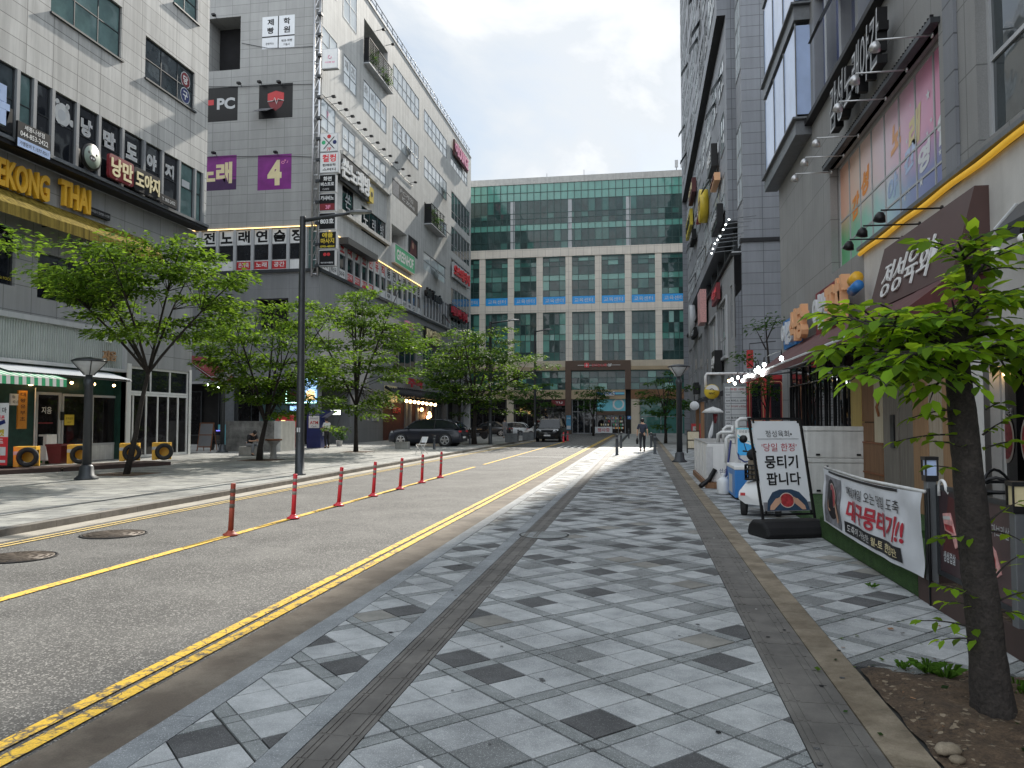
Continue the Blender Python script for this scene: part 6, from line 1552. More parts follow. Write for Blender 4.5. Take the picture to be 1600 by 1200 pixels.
def street_lamp(x,y,z,ht,arm,label,r_=.10,dirx=1):
    p=G(x,y,z);T=thing('street_lamp',label,'street lamp',(p.x,p.y,z),0,'tall arm street lamps')
    m=U('metal_dark');m.lathe((0,0,0),[(r_*1.9,0),(r_*1.9,.03),(r_*1.35,.05),(r_*1.3,.9),(r_*1.18,1.0),(r_*.85,ht),(r_*.9,ht+.02)],14);m.lb('pole',T)
    m=U('metal_dark');m.tube([(0,0,ht-.1),(dirx*arm*.6,0,ht+.02),(dirx*arm*.84,0,ht+.06)],[.06,.05,.045],8);m.lb('arm',T)
    m=U('metal_grey');c=dirx*arm
    m.raw([(c+math.cos(2*math.pi*k/18)*.40,math.sin(2*math.pi*k/18)*.16,ht+.05+dz) for dz in (0,.06) for k in range(18)]+[(c,0,ht+.17)],[tuple(range(17,-1,-1))]+[(k,(k+1) % 18,18+(k+1) % 18,18+k) for k in range(18)]+[(18+k,18+(k+1) % 18,36) for k in range(18)])
    m.lb('lamp_head',T)
    m=U('lens_clear');m.face([(c+math.cos(2*math.pi*k/16)*.3,math.sin(2*math.pi*k/16)*.11,ht+.045) for k in range(16)][::-1]);m.lb('lens',T)
    m=U('light_grey');m.pbox(PL((0,-r_*1.02,0),(0,-1,0)),-.05,.05,1.25,1.38,.0,.012);m.lb('number_plate',T)
street_lamp(468,742,LZ,7.62,1.75,'tall dark street lamp with single arm before the grey building, nearest')
street_lamp(766,694,LZ,8.2,1.6,'tall dark street lamp by the end of the kerb, half in front of foliage')
street_lamp(836,685,LZ,9.5,1.2,'farthest tall street lamp, before the glass office block')
# ------------------------------------------------------------------ left pavement: tyres, boxes, deck
def deck(p0,p1,dpt,h,label):
    d=(p1-p0).normalized();n=Vector((-d.y,d.x,0))
    T=thing('timber_deck',label,'deck',(p0.x,p0.y,LZ));sk_=SK((p0.x,p0.y,LZ),d,ZV);L_=(p1-p0).length
    m=U('timber_brown');k=0
    while k*.14<dpt-.01:m.pbox(sk_,0,L_,h-.03,h,-(k+1)*.14+.008,-k*.14);k+=1
    m.build('boards',T);m=U('timber_brown');m.pbox(sk_,0.002,L_-.002,0,h-.031,-.04,-.005);m.build('skirt',T)
dA=G(-60,745,LZ);dB=G(96,737,LZ);deck(dA,dB,1.5,.13,'low brown timber deck at the left picture edge carrying tyre boxes')
dC=G(100,737,LZ);dD=G(267,727,LZ);deck(dC,dD,1.3,.13,'low brown timber deck before the white folding doors')
def tyre(c,r_,label,ax=(0.55,-.83,0)):
    T=thing('tyre',label,'tyre',c,0,'old tyres leaning on yellow boxes');ax=Vector(ax).normalized();a=ZV;b_=ax.cross(a)
    m=U('rubber');n,k=28,12;V=[];F=[];R0,r0=r_*.76,r_*.24
    for i in range(n):
        q=2*math.pi*i/n
        for j in range(k):
            t=2*math.pi*j/k;rr_=R0+r0*math.cos(t)*(1 if math.cos(t)<0 else .98);V.append((a*math.cos(q)+b_*math.sin(q))*rr_+ax*(math.sin(t)*r0*1.1*(1+.12*math.cos(t))))
    for i in range(n):
        for j in range(k):F.append((i*k+j,((i+1) % n)*k+j,((i+1) % n)*k+(j+1) % k,i*k+(j+1) % k))
    m.smooth=True;m.raw(V,F);m.smooth=False
    for i in range(n*2):
        q=math.pi*i/n;cc=(a*math.cos(q)+b_*math.sin(q));tt_=(b_*math.cos(q)-a*math.sin(q));w_=r0*.75
        m.face([cc*r_*1.0+ax*w_+tt_*.012,cc*r_+ax*w_-tt_*.012,cc*r_-ax*w_-tt_*.012,cc*r_-ax*w_+tt_*.012]);
    m.lb('casing',T);return T
def yellow_box(x0,x1,yt,yb,label,lab2):
    p=G(x0,yb,LZ+.13);s=(p.y/1200)*(1.0);w_=.62;h=.64
    T=thing('wheel_stop_box',label,'barrier box',(p.x,p.y,LZ+.131),R(28),'yellow barrier boxes')
    m=U('amber');m.box((0,0,0),(.16,.52,h-.001));m.box((.16,0,h-.12),(w_,.52,h));m.box((.161,.4,0),(w_,.52,h-.121));m.use('light_grey');m.face([(-.003,.0,h-.26),(-.003,.52,h-.26),(-.003,.52,h-.15),(-.003,0,h-.15)][::-1]);m.face([(0,-.003,h-.26),(.16,-.003,h-.26),(.16,-.003,h-.15),(0,-.003,h-.15)]);m.lb('frame',T,bevel=.01)
    c=Vector((p.x,p.y,LZ+.131))+Matrix.Rotation(R(28),3,'Z') @ Vector((.43,-.14,.31));tyre(c,.31,lab2,(math.sin(R(28)),-math.cos(R(28)),0))
yellow_box(20,53,692,730,'yellow barrier box nearest the left picture edge','old tyre on the yellow box beside the red banner stand')
yellow_box(104,133,691,725,'yellow barrier box beside the maroon pot','old tyre behind the post lamp')
yellow_box(186,213,689,721,'yellow barrier box behind the nearest left tree trunk','old tyre partly hidden by the nearest left tree trunk')
yellow_box(237,263,688,719,'yellow barrier box at the right end of the timber deck','old tyre at the right end of the timber deck')
p=G(93,724,LZ+.13);T=thing('plant_pot','square maroon plastic tub on the timber deck beside a yellow box','tub',(p.x,p.y,LZ+.131));m=U('maroon_pot');V=[]
for z,s in ((0,.22),(.58,.29),(.6,.31),(.66,.31)):V+=[(-s,-s,z),(s,-s,z),(s,s,z),(-s,s,z)]
m.raw(V,[(0,3,2,1)]+[(i*4+k,i*4+(k+1) % 4,i*4+4+(k+1) % 4,i*4+4+k) for i in range(3) for k in range(4)]);m.lb('body',T);m=U('soil');m.face([(-.28,-.28,.62),(.28,-.28,.62),(.28,.28,.62),(-.28,.28,.62)]);m.lb('soil',T)
# easel boards
def easel(x,y,z,w_,h,label,mat='sheet_white',rz=0.0,lean=.22,frame='black_paint',texts=()):
    p=G(x,y,z);T=thing('easel_board',label,'sign stand',(p.x,p.y,z),rz);up=Vector((0,lean,1)).normalized();sk_=SK((0,0,0),(1,0,0),up)
    m=U(frame)
    for u in (-w_/2-.02,w_/2-.02):m.pbox(sk_,u,u+.04,0,h,-.03,.01)
    m.pbox(sk_,-w_/2+.02,w_/2-.02,h-.05,h,-.03,.01);m.pbox(sk_,-w_/2+.02,w_/2-.02,.2,.25,-.03,.01);m.pbox(sk_,-w_/2+.02,w_/2-.02,h*.55,h*.55+.05,-.03,.012)
    m.tube([(-w_/2,lean*h*.8,h*.95),(-w_/2,lean*h+.35,0)],.02,5);m.tube([(w_/2,lean*h*.8,h*.95),(w_/2,lean*h+.35,0)],.02,5);m.lb('frame',T)
    m=U(mat);m.pbox(sk_,-w_/2+.021,w_/2-.021,.26,h-.06,-.015,.002);m.lb('panel',T)
    if texts:
        m=MB()
        for s,v,hh,mt in texts:m.use(mt);m.text(s,sk_,0,h*v,h=hh,d=.006,bold=.01)
        m.lb('lettering',T)
    return T
easel(157,717,LZ,.7,1.1,'black framed white board leaning beside the tiled shop')
easel(318,705,LZ,.75,1.5,'plain grey easel board at the alley mouth under the red awning','grey',0,.2,'wood_red')
# red and white banner stand at the left edge
p=G(-8,731,LZ+.13);T=thing('banner_stand','tall red and white phone banner stand cut by the left picture edge','banner',(p.x,p.y,LZ+.131));pl=PL((0,0,0),(0,-1,0));m=U('red_bright');m.pbox(pl,-.42,.42,.08,.95,-.01,0);m.use('white');m.pbox(pl,-.42,.42,.95,2.0,-.01,0);m.lb('panel',T)
m=U('yellow');m.text('마켓',pl,.1,1.08,h=.22,d=.005,bold=.04);m.use('black_paint');m.text('버리지 마',pl,0,1.78,wd=.7,d=.005,bold=.02);m.use('red_bright');m.text('최신폰',pl,.1,1.55,h=.14,d=.005,bold=.03);m.use('blue_navy');m.prism(SK((0,0,0),(.9,0,.3),(-.3,0,.9)),[(.5,1.2),(.75,1.2),(.75,1.32),(.5,1.32)],-.0,.006);m.use('white');m.text('카드',pl,.1,.82,h=.18,d=.005,bold=.04);m.pquad(pl,-.1,.36,.38,.64,.004);m.pquad(pl,-.1,.36,.16,.24,.004);m.lb('lettering',T)
m=U('black_paint');m.box((-.45,-.2,0),(.45,.2,.05));m.tube([(0,.03,.05),(0,.03,2.0)],.015,5);m.lb('stand',T)
p=G(26,722,LZ+.13);T=thing('appliance','small white counter appliance with dark screen behind the red banner stand','appliance',(p.x,p.y+.9,LZ+.131));m=U('white');m.box((-.5,0,0),(.4,.5,.95));m.lb('case',T,bevel=.03);m=U('car_glass');m.box((-.35,-.012,.55),(.25,-.002,.88));m.lb('screen',T)
# ------------------------------------------------------------------ alley mouth
ay=MY0-1.2
T=thing('awning','low dark red fabric awning at the alley corner of the left building','awning',(-23,36.2,3));m=U('red_dark')
pA=PL((0,36.0,0),(0,-1,0));x0,x1=pA.at(296,590)[0],pA.at(345,590)[0];za,zb2=pA.at(320,570)[1],pA.at(340,590)[1]
m.raw([(x0,35.2,za+.5),(x0,37.5,za+.5),(x1,37.5,zb2),(x1,35.2,zb2),(x1,37.5,zb2-.2),(x1,35.2,zb2-.2),(x0,35.2,za+.4)],[(0,3,2,1),(3,5,4,2),(0,6,5,3)]);m.build('fabric',T);m=U('light_grey');m.tube([(x1,35.2,zb2),(x1,37.5,zb2)],.03,6);m.tube([(x0,35.2,za+.4),(x1,35.2,zb2-.05)],.02,6);m.build('frame',T)
for i,(x,y) in enumerate(((325,601),(334,607),(341,606))):
    p=AY(x,y,36.5);T=thing('bulb_lamp',['left white bulb hanging from the red alley awning','middle white bulb hanging from the red alley awning','right white bulb hanging from the red alley awning'][i],'lamp',p,0,'bulbs on the red alley awning');m=U('bulb_white');m.ball((0,0,0),.06,8);m.lb('bulb',T);m=U('black_paint');m.tube([(0,0,.05),(0,0,.45)],.01,4);m.lb('cord',T)
p0=G(352,705,LZ);p1=G(412,707,LZ);T=thing('concrete_wall','weathered concrete slab wall standing at the alley mouth behind the seated person','wall',(p0.x,p0.y,LZ));m=U('old_concrete');m.box((p0.x,p0.y,LZ-.05),(p1.x,p0.y+.25,LZ+1.55));m.use('white_dirty');m.box((p1.x+.001,p0.y-.05,LZ-.05),(p1.x+.35,p0.y+1.6,LZ+1.56));m.build('slab',T)
p=G(355,700,LZ);T=board('banner_stand','narrow blue and white drinks banner beside the alley post lamp',PL((0,p.y-.6,0),(0,-1,0)),(p.x-.22,p.x+.24,LZ+.05,LZ+1.35),.03,'cyan',[('음료',.5,.85,.1,.6,'white')],'banner',decor=lambda m,pl,r,d:(m.use('white'),m.prism(pl,[(r[0]+.1,r[2]),(r[1]-.1,r[2]),(r[1]-.16,r[2]+.5),(r[1]-.2,r[2]+.7),(r[0]+.2,r[2]+.7),(r[0]+.16,r[2]+.5)],d,d+.004)))
p=G(427,717,LZ);T=thing('stone_table','small round stone stand with a reddish top by the second tree','table',(p.x,p.y,LZ));m=U('concrete');m.lathe((0,0,0),[(.16,0),(.13,.1),(.12,.55),(.2,.66),(.3,.76)],14);m.lb('pedestal',T);m=U('wood_red');m.lathe((0,0,.76),[(.34,0),(.35,.04),(.33,.06)],16);m.lb('top',T)
p=G(397,712,LZ);T=thing('stone_bench','low grey stone block the seated person sits on','bench',(p.x-.28,p.y+.25,LZ));m=U('concrete');m.box((-.5,-.22,0),(.5,.22,.40));m.lb('block',T,bevel=.02);BENCH=T
# ATM booth
p=G(479,700,LZ);T=thing('atm_booth','dark blue cash machine booth with white ATM panel','cash machine',(p.x,p.y,LZ));pl=PL((0,0,0),(0,-1,0));m=U('blue_navy');m.box((0,0,0),(.85,.9,2.15));m.raw([(.851,0,1.75),(.851,.9,1.75),(1.5,.9,2.1),(1.5,0,2.1),(.851,0,2.16),(.851,.9,2.16),(1.5,.9,2.16),(1.5,0,2.16)],[(0,1,2,3),(7,6,5,4),(3,2,6,7),(0,3,7,4),(1,5,6,2)]);m.lb('cabinet',T)
m=U('white');m.pbox(pl,.12,.76,1.15,1.85,.002,.015);m.lb('panel',T);m=U('red');m.text('ATM',pl,.44,1.46,wd=.5,d=.018,bold=.03);m.use('blue_navy');m.text('현금지급기',pl,.44,1.7,wd=.46,d=.018);m.text('Cash',pl,.44,1.25,wd=.3,d=.018);m.use('white');m.text('365 코너',pl,.44,1.98,wd=.6,d=.006);m.lb('lettering',T)
m=U('light_grey');m.box((.852,.25,.7),(1.05,.65,1.25));m.lb('keypad',T)
ATM=p
pS=PL((0,MY0-.05,0),(0,-1,0))
r=pS.rect(478,592,495,629);board('led_screen','lit blue and yellow screen edged with green lights above the cash machine',pS,r,.12,'screen_blue',[],'screen',decor=lambda m,pl,r,d:(m.use('screen_orange'),m.prism(pl,[(r[0]+.05,r[2]+.15),(r[1]-.05,r[2]+.15),(r[1]-.1,r[2]+.7),((r[0]+r[1])/2,r[2]+.82),(r[0]+.1,r[2]+.7)],d,d+.004),m.use('bulb_green'),[m.pbox(pl,r[0]-.02+(r[1]-r[0])*k/7,r[0]+.03+(r[1]-r[0])*k/7,q,q+.05,d,d+.02) for k in range(8) for q in (r[2]-.03,r[3])]))
r=pS.rect(449,607,476,629);board('led_screen','dark screen board edged with green lights left of the lit one',pS,r,.12,'charcoal',[('NEXT',.5,.6,.2,.6,'red_dark')],'screen',decor=lambda m,pl,r,d:(m.use('bulb_green'),[m.pbox(pl,r[0]-.02+(r[1]-r[0])*k/11,r[0]+.03+(r[1]-r[0])*k/11,r[2]-.03,r[2]+.02,d,d+.02) for k in range(12)],[m.pbox(pl,r[0]-.03,r[0]+.02,r[2]+.1+k*.14,r[2]+.15+k*.14,d,d+.02) for k in range(5)]))
r=pS.rect(452,633,476,697);T=board('game_poster','tall dark poster wall with yellow and white writing left of the cash machine',pS,(r[0],r[1],LZ,r[3]),.1,'charcoal',[('노래',.35,.72,.09,.5,'yellow'),('24시간',.5,.55,.07,.7,'white'),('코인노래',.5,.44,.07,.8,'white'),('주차',.4,.33,.06,.5,'light_grey'),('야간',.5,.2,.07,.6,'yellow')],'poster',decor=lambda m,pl,r,d:(m.use('screen_blue'),m.pquad(pl,r[0]+.1,r[1]-.1,r[3]-.35,r[3]-.05,d+.003)))
p=G(440,701,LZ);T=thing('game_machine','red arcade machine in the dark arcade beside the poster wall','arcade machine',(p.x,p.y+.2,LZ));m=U('red');m.box((-.5,0,1.2),(.5,.7,1.9));m.use('red_dark');m.box((-.42,.1,0),(.42,.7,1.199));m.lb('cabinet',T,bevel=.03);m=U('screen_orange');m.box((-.15,-.01,1.5),(.1,-.002,1.6));m.lb('screen',T);m=U('amber');m.box((-.45,-.2,0),(.45,.098,.28));m.lb('tray',T)
def potplant(x,y,z,h,label,lab2):
    p=G(x,y,z);T=thing('plant_pot',label,'pot',(p.x,p.y,z));m=U('white_dirty');m.lathe((0,0,0),[(.16,0),(.2,.32),(.22,.34),(.2,.34),(.18,.3)],14);m.lb('pot',T)
    rr=random.Random(int(x));o=leafcloud('potted_plant',[(Vector((p.x+rr.uniform(-.25,.25),p.y+rr.uniform(-.25,.25),z+rr.uniform(.45,h))),rr.uniform(.15,.3)) for _ in range(9)],22,.2,['leaf_far','leaf_dull']);tag(o,lab2,'plant')
potplant(530,697,LZ,1.1,'white pot at the arcade glass right of the cash machine','leafy plant in the white pot right of the cash machine')
u,v=plM.at(536,646);T=board('lit_sign','small lit white sign on the dark arcade wall',PL((0,MY0+.6,0),(0,-1,0)),(-17.9-1.5,-17.9-.85,2.0,2.28),.06,'sign_lit',[('출구',.5,.5,.6,.6,'green')],'sign')
# stone block, white folding chair, small grey boxes on the far left pavement
p=G(629,701,LZ);T=thing('stone_planter','dark stone block planter on the pavement left of the white folding chair','planter',(p.x,p.y,LZ));m=U('concrete');m.box((-.36,-.25,0),(.36,.25,.38));m.lb('block',T,bevel=.02);m=U('soil');m.box((-.3,-.19,.381),(.3,.19,.39));m.lb('soil',T)
p=G(659,710,LZ);T=thing('folding_chair','white folding chair standing alone near the kerb','chair',(p.x,p.y,LZ),R(-35))
m=U('frame_white')
for s in (-.2,.2):m.tube([(s,-.22,0),(s,.2,.82)],.012,6)
m.lb('back_frame',T);m=U('frame_white')
for s in (-.19,.19):m.tube([(s,.22,0),(s,-.2,.44)],.012,6)
m.lb('leg_frame',T);m=U('sheet_white');m.box((-.19,-.2,.44),(.19,.14,.46));m.lb('seat',T);m=U('sheet_white');m.raw([(-.19,.11,.55),(.19,.11,.55),(.19,.21,.82),(-.19,.21,.82),(-.19,.13,.55),(.19,.13,.55),(.19,.23,.82),(-.19,.23,.82)],[(0,1,2,3),(7,6,5,4),(0,4,5,1),(3,2,6,7),(0,3,7,4),(1,5,6,2)]);m.lb('backrest',T)
for i,(x,y) in enumerate(((800,691),(826,688))):
    p=G(x,y,LZ);T=thing('utility_box',['low grey utility box on the far pavement before the white hatchback','low grey utility box on the far pavement, right one near the black suv'][i],'utility box',(p.x,p.y,LZ),0,'grey utility boxes on the far pavement');m=U('metal_grey');m.box((-.45,-.3,0),(.45,.3,.6));m.box((-.48,-.33,.601),(.48,.33,.64));m.lb('case',T);m=U('metal_dark');m.box((-.01,-.31,.02),(.01,-.302,.58));m.box((.06,-.33,.28),(.09,-.302,.38));m.lb('door',T)
# ------------------------------------------------------------------ right side: shop terrace, banner, stands
def V2(p):return Vector((p.x,p.y,0))
p1,p2=V2(G(1281,839)),V2(G(1435,934));dB=(p2-p1).normalized();nB=Vector((dB.y,-dB.x,0))
if nB.x>0:nB=-nB
skB=SK(p1,dB,ZV)     # u along the terrace towards the camera, normal to the street
if skB.n.x>0:skB=SK(p2,-dB,ZV)
Lb=(p2-p1).length
def tu(px,py,d=0.0):
    q=ray(px,py);o=skB.o+skB.n*d;p=CP+q*((o-CP).dot(skB.n)/q.dot(skB.n));return (p-skB.o).dot(skB.u),p.z
far_u=(p1-skB.o).dot(skB.u);near_u=(p2-skB.o).dot(skB.u);sg=1 if near_u>far_u else -1
u_lo,u_hi=min(far_u,near_u),max(far_u,near_u)
T=thing('turf_planter','low planter box covered in artificial green turf under the hung banner','planter',p1)
m=U('turf_green');m.pbox(skB,u_lo,u_hi,0,.30,-.45,0);m.build('box',T,bevel=.02)
rr=random.Random(8);m=U('grass_blade')
for k in range(2600):
    u=rr.uniform(u_lo,u_hi);top=rr.random()<.45
    v,d=(.30,rr.uniform(-.44,0)) if top else (rr.uniform(0.01,.3),.001)
    b_=skB.P(u,v,d);t_=skB.u*.004;o_=skB.n*(rr.uniform(-.008,.012) if top else rr.uniform(.006,.016))+ZV*(rr.uniform(.012,.022) if top else rr.uniform(-.004,.012))+skB.u*rr.uniform(-.01,.01)
    m.face([b_-t_,b_+t_,b_+o_])
m.build('pile',T,kind='stuff')
# artificial turf on the terrace floor
m=U('turf_green');a=skB.P(u_lo,0,-.46);b=skB.P(u_hi,0,-.46);m.raw([(a.x,a.y,.02),(b.x,b.y,.02),(4.6,b.y,.02),(4.6,a.y,.02)],[(0,1,2,3)] if sg<0 else [(3,2,1,0)]);
e0=max(a.y,b.y);m.box((2.62,e0+.02,0),(4.6,17.7,.12));o=m.build('terrace_turf');o['kind']='structure'
# banner
ub0,vb0=tu(1287,737,.05);ub1,vb1=tu(1441,770,.05);vbt=(vb0+vb1)/2;ul_,vlow=tu(1437,893,.05)
zt1,zb1_=vb1,.25
uf,un=(ub0,ub1)
T=thing('banner','white hung banner with black and red brush writing along the terrace','banner',skB.P((uf+un)/2,.25,.05))
pm('banner_cloth',(.60,.62,.65),rough=.6,var=.06,scale=3)
def bz(s,t,dd=0.0):
    """cloth point: s 0..1 from the far end, t 0..1 up, with sag and wrinkles"""
    u=uf+(un-uf)*s;v=.24+t*(zt1-.24)+.03*math.sin(math.pi*s)*(t-1)-.035*math.sin(math.pi*s)*t+.05*(1-s)*(1-t)
    wv=.018*math.sin(s*23+t*5)*(1-abs(2*t-1)**2)+.03*math.exp(-((s-.86-.2*(t-.5))/.05)**2)*math.sin(3*t+.4)+.012*mn.noise(Vector((s*7,t*4,1)))
    return skB.P(u,v,.055+wv+dd)
m=U('banner_cloth');m.smooth=True;nx,ny=70,24
V=[bz(i/nx,j/ny) for i in range(nx+1) for j in range(ny+1)]
flip=sg<0
F=[(i*(ny+1)+j,(i+1)*(ny+1)+j,(i+1)*(ny+1)+j+1,i*(ny+1)+j+1) for i in range(nx) for j in range(ny)]
m.raw(V,F);m.build('cloth',T)
class CLOTH:
    n=skB.n
    def P(s,u,v,d=0.0):return bz(min(max(u/1.0,0),1.0),v,d+.004)
CL=CLOTH();Wb=abs(un-uf);Hb=zt1-.24
class CL2(CLOTH):        # metres on the cloth
    def P(s,u,v,d=0.0):return bz(u/Wb,v/Hb,d+.005)
C2=CL2()
def dense(pl,u0,u1,v0,v1,d,mat,n=16,mm=None,k=3):
    mm.use(mat)
    for i in range(n):
        for j in range(k):a,b,c,e=u0+(u1-u0)*i/n,u0+(u1-u0)*(i+1)/n,v0+(v1-v0)*j/k,v0+(v1-v0)*(j+1)/k;mm.face([pl.P(a,c,d),pl.P(b,c,d),pl.P(b,e,d),pl.P(a,e,d)])
m=MB();dense(C2,.30*Wb,.86*Wb,.06*Hb,.25*Hb,.003,'charcoal',24,m);dense(C2,.08*Wb,.82*Wb,.955*Hb,.995*Hb,.003,'charcoal',24,m)
m.use('black_paint');m.text('매일매일 오는 당일 도축',C2,.57*Wb,.76*Hb,wd=.52*Wb,h=.17*Hb,d=.006,bold=.005)
m.use('crimson_text');m.text('대구뭉티기!!',C2,.60*Wb,.46*Hb,wd=.56*Wb,h=.34*Hb,d=.006,bold=.03,shear=.12)
m.use('white');m.text('도축이 가능한',C2,.45*Wb,.155*Hb,wd=.24*Wb,h=.12*Hb,d=.007);m.use('cream');m.text('월-토 한정판',C2,.71*Wb,.155*Hb,wd=.24*Wb,h=.12*Hb,d=.007,bold=.01)
m.build('lettering',T)
def blob(mm,pl,mat,pts,d):mm.use(mat);mm.face([pl.P(u,v,d) for u,v in pts])
m=MB()
dense(C2,.03*Wb,.25*Wb,.04*Hb,.9*Hb,.003,'photo_grey',6,m,6)
def ell(pl,cu,cv,a,b,d,mat,mm,n=18,rot=0):mm.use(mat);mm.face([pl.P(cu+a*math.cos(q)*math.cos(rot)-b*math.sin(q)*math.sin(rot),cv+a*math.cos(q)*math.sin(rot)+b*math.sin(q)*math.cos(rot),d) for q in [2*math.pi*k/n for k in range(n)]])
ell(C2,.13*Wb,.5*Hb,.075*Wb,.36*Hb,.006,'charcoal',m);ell(C2,.15*Wb,.58*Hb,.045*Wb,.22*Hb,.009,'bowl',m);ell(C2,.15*Wb,.58*Hb,.040*Wb,.2*Hb,.012,'meat',m);ell(C2,.09*Wb,.42*Hb,.02*Wb,.16*Hb,.012,'skin',m,rot=.3);ell(C2,.2*Wb,.3*Hb,.02*Wb,.18*Hb,.012,'skin',m,rot=.2)
m.build('picture',T)
m=U('black_paint')
for s in (0,1):m.tube([skB.P(uf+(un-uf)*s,0 if s else .3,.0),skB.P(uf+(un-uf)*s,zt1+.04,.0)],.014,6)
m.use('white_dirty');m.tube([skB.P(uf,zt1+.01,.03),skB.P((uf+un)/2,zt1-.02,.03),skB.P(un,zt1+.01,.03)],.018,6);m.build('poles',T)
# brown timber planter nearer the camera
T=thing('timber_planter','long dark brown timber planter behind the tree trunk','planter',skB.P(near_u,0,0));ue=near_u+sg*4.2
m=U('timber_brown');m.pbox(skB,min(near_u+sg*.005,ue),max(near_u+sg*.005,ue),0,.21,-.03,0.0);m.pbox(skB,min(near_u+sg*.005,ue),max(near_u+sg*.005,ue),0,.21,-.45,-.42);m.pbox(skB,min(near_u+sg*.005,near_u+sg*.03),max(near_u+sg*.005,near_u+sg*.03),0,.209,-.419,-.031);m.build('boards',T);m=U('soil');m.pbox(skB,min(near_u+sg*.031,ue),max(near_u+sg*.031,ue),.02,.15,-.419,-.031);m.build('soil',T)
def garden_post(px,py,ztop,label,warm=False):
    u,v=tu(px,py,-.045);b=skB.P(u,0,-.045);T=thing('garden_lamp',label,'lamp',(b.x,b.y,.0),0,'lamp posts of the terrace fence')
    m=U('metal_grey');m.box((-.042,-.042,0),(.042,.042,ztop-.22));m.lb('post',T,bevel=.006)
    m=U('black_paint');m.box((-.054,-.054,ztop-.22),(.054,.054,ztop-.17));m.box((-.058,-.058,ztop-.03),(.058,.058,ztop));
    for sx in (-1,1):
        for sy in (-1,1):m.box((sx*.05-.006,sy*.05-.006,ztop-.17),(sx*.05+.006,sy*.05+.006,ztop-.03))
    m.lb('lantern_frame',T);m=U('cream' if warm else 'blue_pale');m.box((-.042,-.042,ztop-.169),(.042,.042,ztop-.031));m.lb('lamp_glass',T);return T,u
_,ug1=garden_post(1457,903,1.32,'dark lantern on a grey fence post right of the banner, with pale pane');_,ug2=garden_post(1596,965,1.22,'square lantern with cream pane on the grey fence post at the right picture edge',True)
def menu(u0,u1,v0,v1,label,texts,decor,mat='menu_dark'):
    r=(min(u0,u1),max(u0,u1),v0,v1);pl=SK(skB.P(0,0,-.10),skB.u,ZV);return board('menu_board',label,pl,r,.015,mat,texts,'menu board',decor=decor,frame='metal_dark')
def d1(m,pl,r,d):
    w_,h_=r[1]-r[0],r[3]-r[2];f=(lambda x:r[0]+w_*x) ;g=lambda y:r[2]+h_*y
    m.use('maroon');m.prism(pl,[(f(.1),g(.25)),(f(.9),g(.2)),(f(.6),g(.9)),(f(.3),g(.95))],d,d+.003)
    m.use('meat_pale');m.prism(pl,[(f(.14),g(.72)),(f(.36),g(.75)),(f(.5),g(.52)),(f(.58),g(.38)),(f(.5),g(.34)),(f(.4),g(.5)),(f(.2),g(.52))],d+.003,d+.012);m.use('meat');m.prism(pl,[(f(.2),g(.6)),(f(.42),g(.6)),(f(.47),g(.52)),(f(.24),g(.54))],d+.012,d+.016)
    m.use('white_dirty');m.prism(pl,[(f(.16),g(.69)),(f(.36),g(.71)),(f(.38),g(.67)),(f(.17),g(.65))],d+.012,d+.015)
def d2(m,pl,r,d):
    w_,h_=r[1]-r[0],r[3]-r[2];f=(lambda x:r[0]+w_*x) ;g=lambda y:r[2]+h_*y
    m.use('meat_pale');m.prism(pl,[(f(.3),g(.62)),(f(.5),g(.5)),(f(.62),g(.28)),(f(.45),g(.2)),(f(.3),g(.4))],d,d+.008);m.use('meat');m.prism(pl,[(f(.35),g(.55)),(f(.5),g(.42)),(f(.5),g(.3)),(f(.36),g(.4))],d+.008,d+.012)
ua,ub_=ug1+sg*.09,ug2-sg*.09;um=(ua+ub_)/2
menu(ua,um-sg*.01,.32,1.03,'dark menu board with raw pork slices beside the first fence lantern',[('생삼겹살',.3,.2,.13,.36,'sheet_white',.01)],d1)
menu(um+sg*.01,ub_,.30,1.02,'dark menu board half hidden behind the tree trunk',[('가브리살',.62,.72,.13,.4,'light_grey',.01)],d2,'menu_brown')
menu(ug2+sg*.09,ug2+sg*1.6,.28,1.0,'dark menu board at the right picture edge',[('돼지갈비',.3,.3,.13,.4,'light_grey',.01)],d2,'menu_brown')
# white umbrella handle hooked over the first board
pl=SK(skB.P(0,0,-.08),skB.u,ZV);u=ua+sg*.12
T=thing('umbrella','white crook handle of an umbrella hooked over the dark menu board','umbrella',pl.P(u,1.0,0));m=U('white');m.tube([pl.P(u-.075,.98,.01),pl.P(u-.075,1.06,.01)]+[pl.P(u-.075*math.cos(R(t)),1.06+.06*math.sin(R(t)),.01) for t in range(20,170,20)]+[pl.P(u+.075,1.05,.01),pl.P(u+.075,.96,-.05)],.014,8);m.build('handle',T);m=U('cloth_black');m.tube([pl.P(u+.075,.96,-.05),pl.P(u+.08,.5,-.06),pl.P(u+.08,.28,-.06)],[.02,.035,.008],8);m.build('canopy',T)
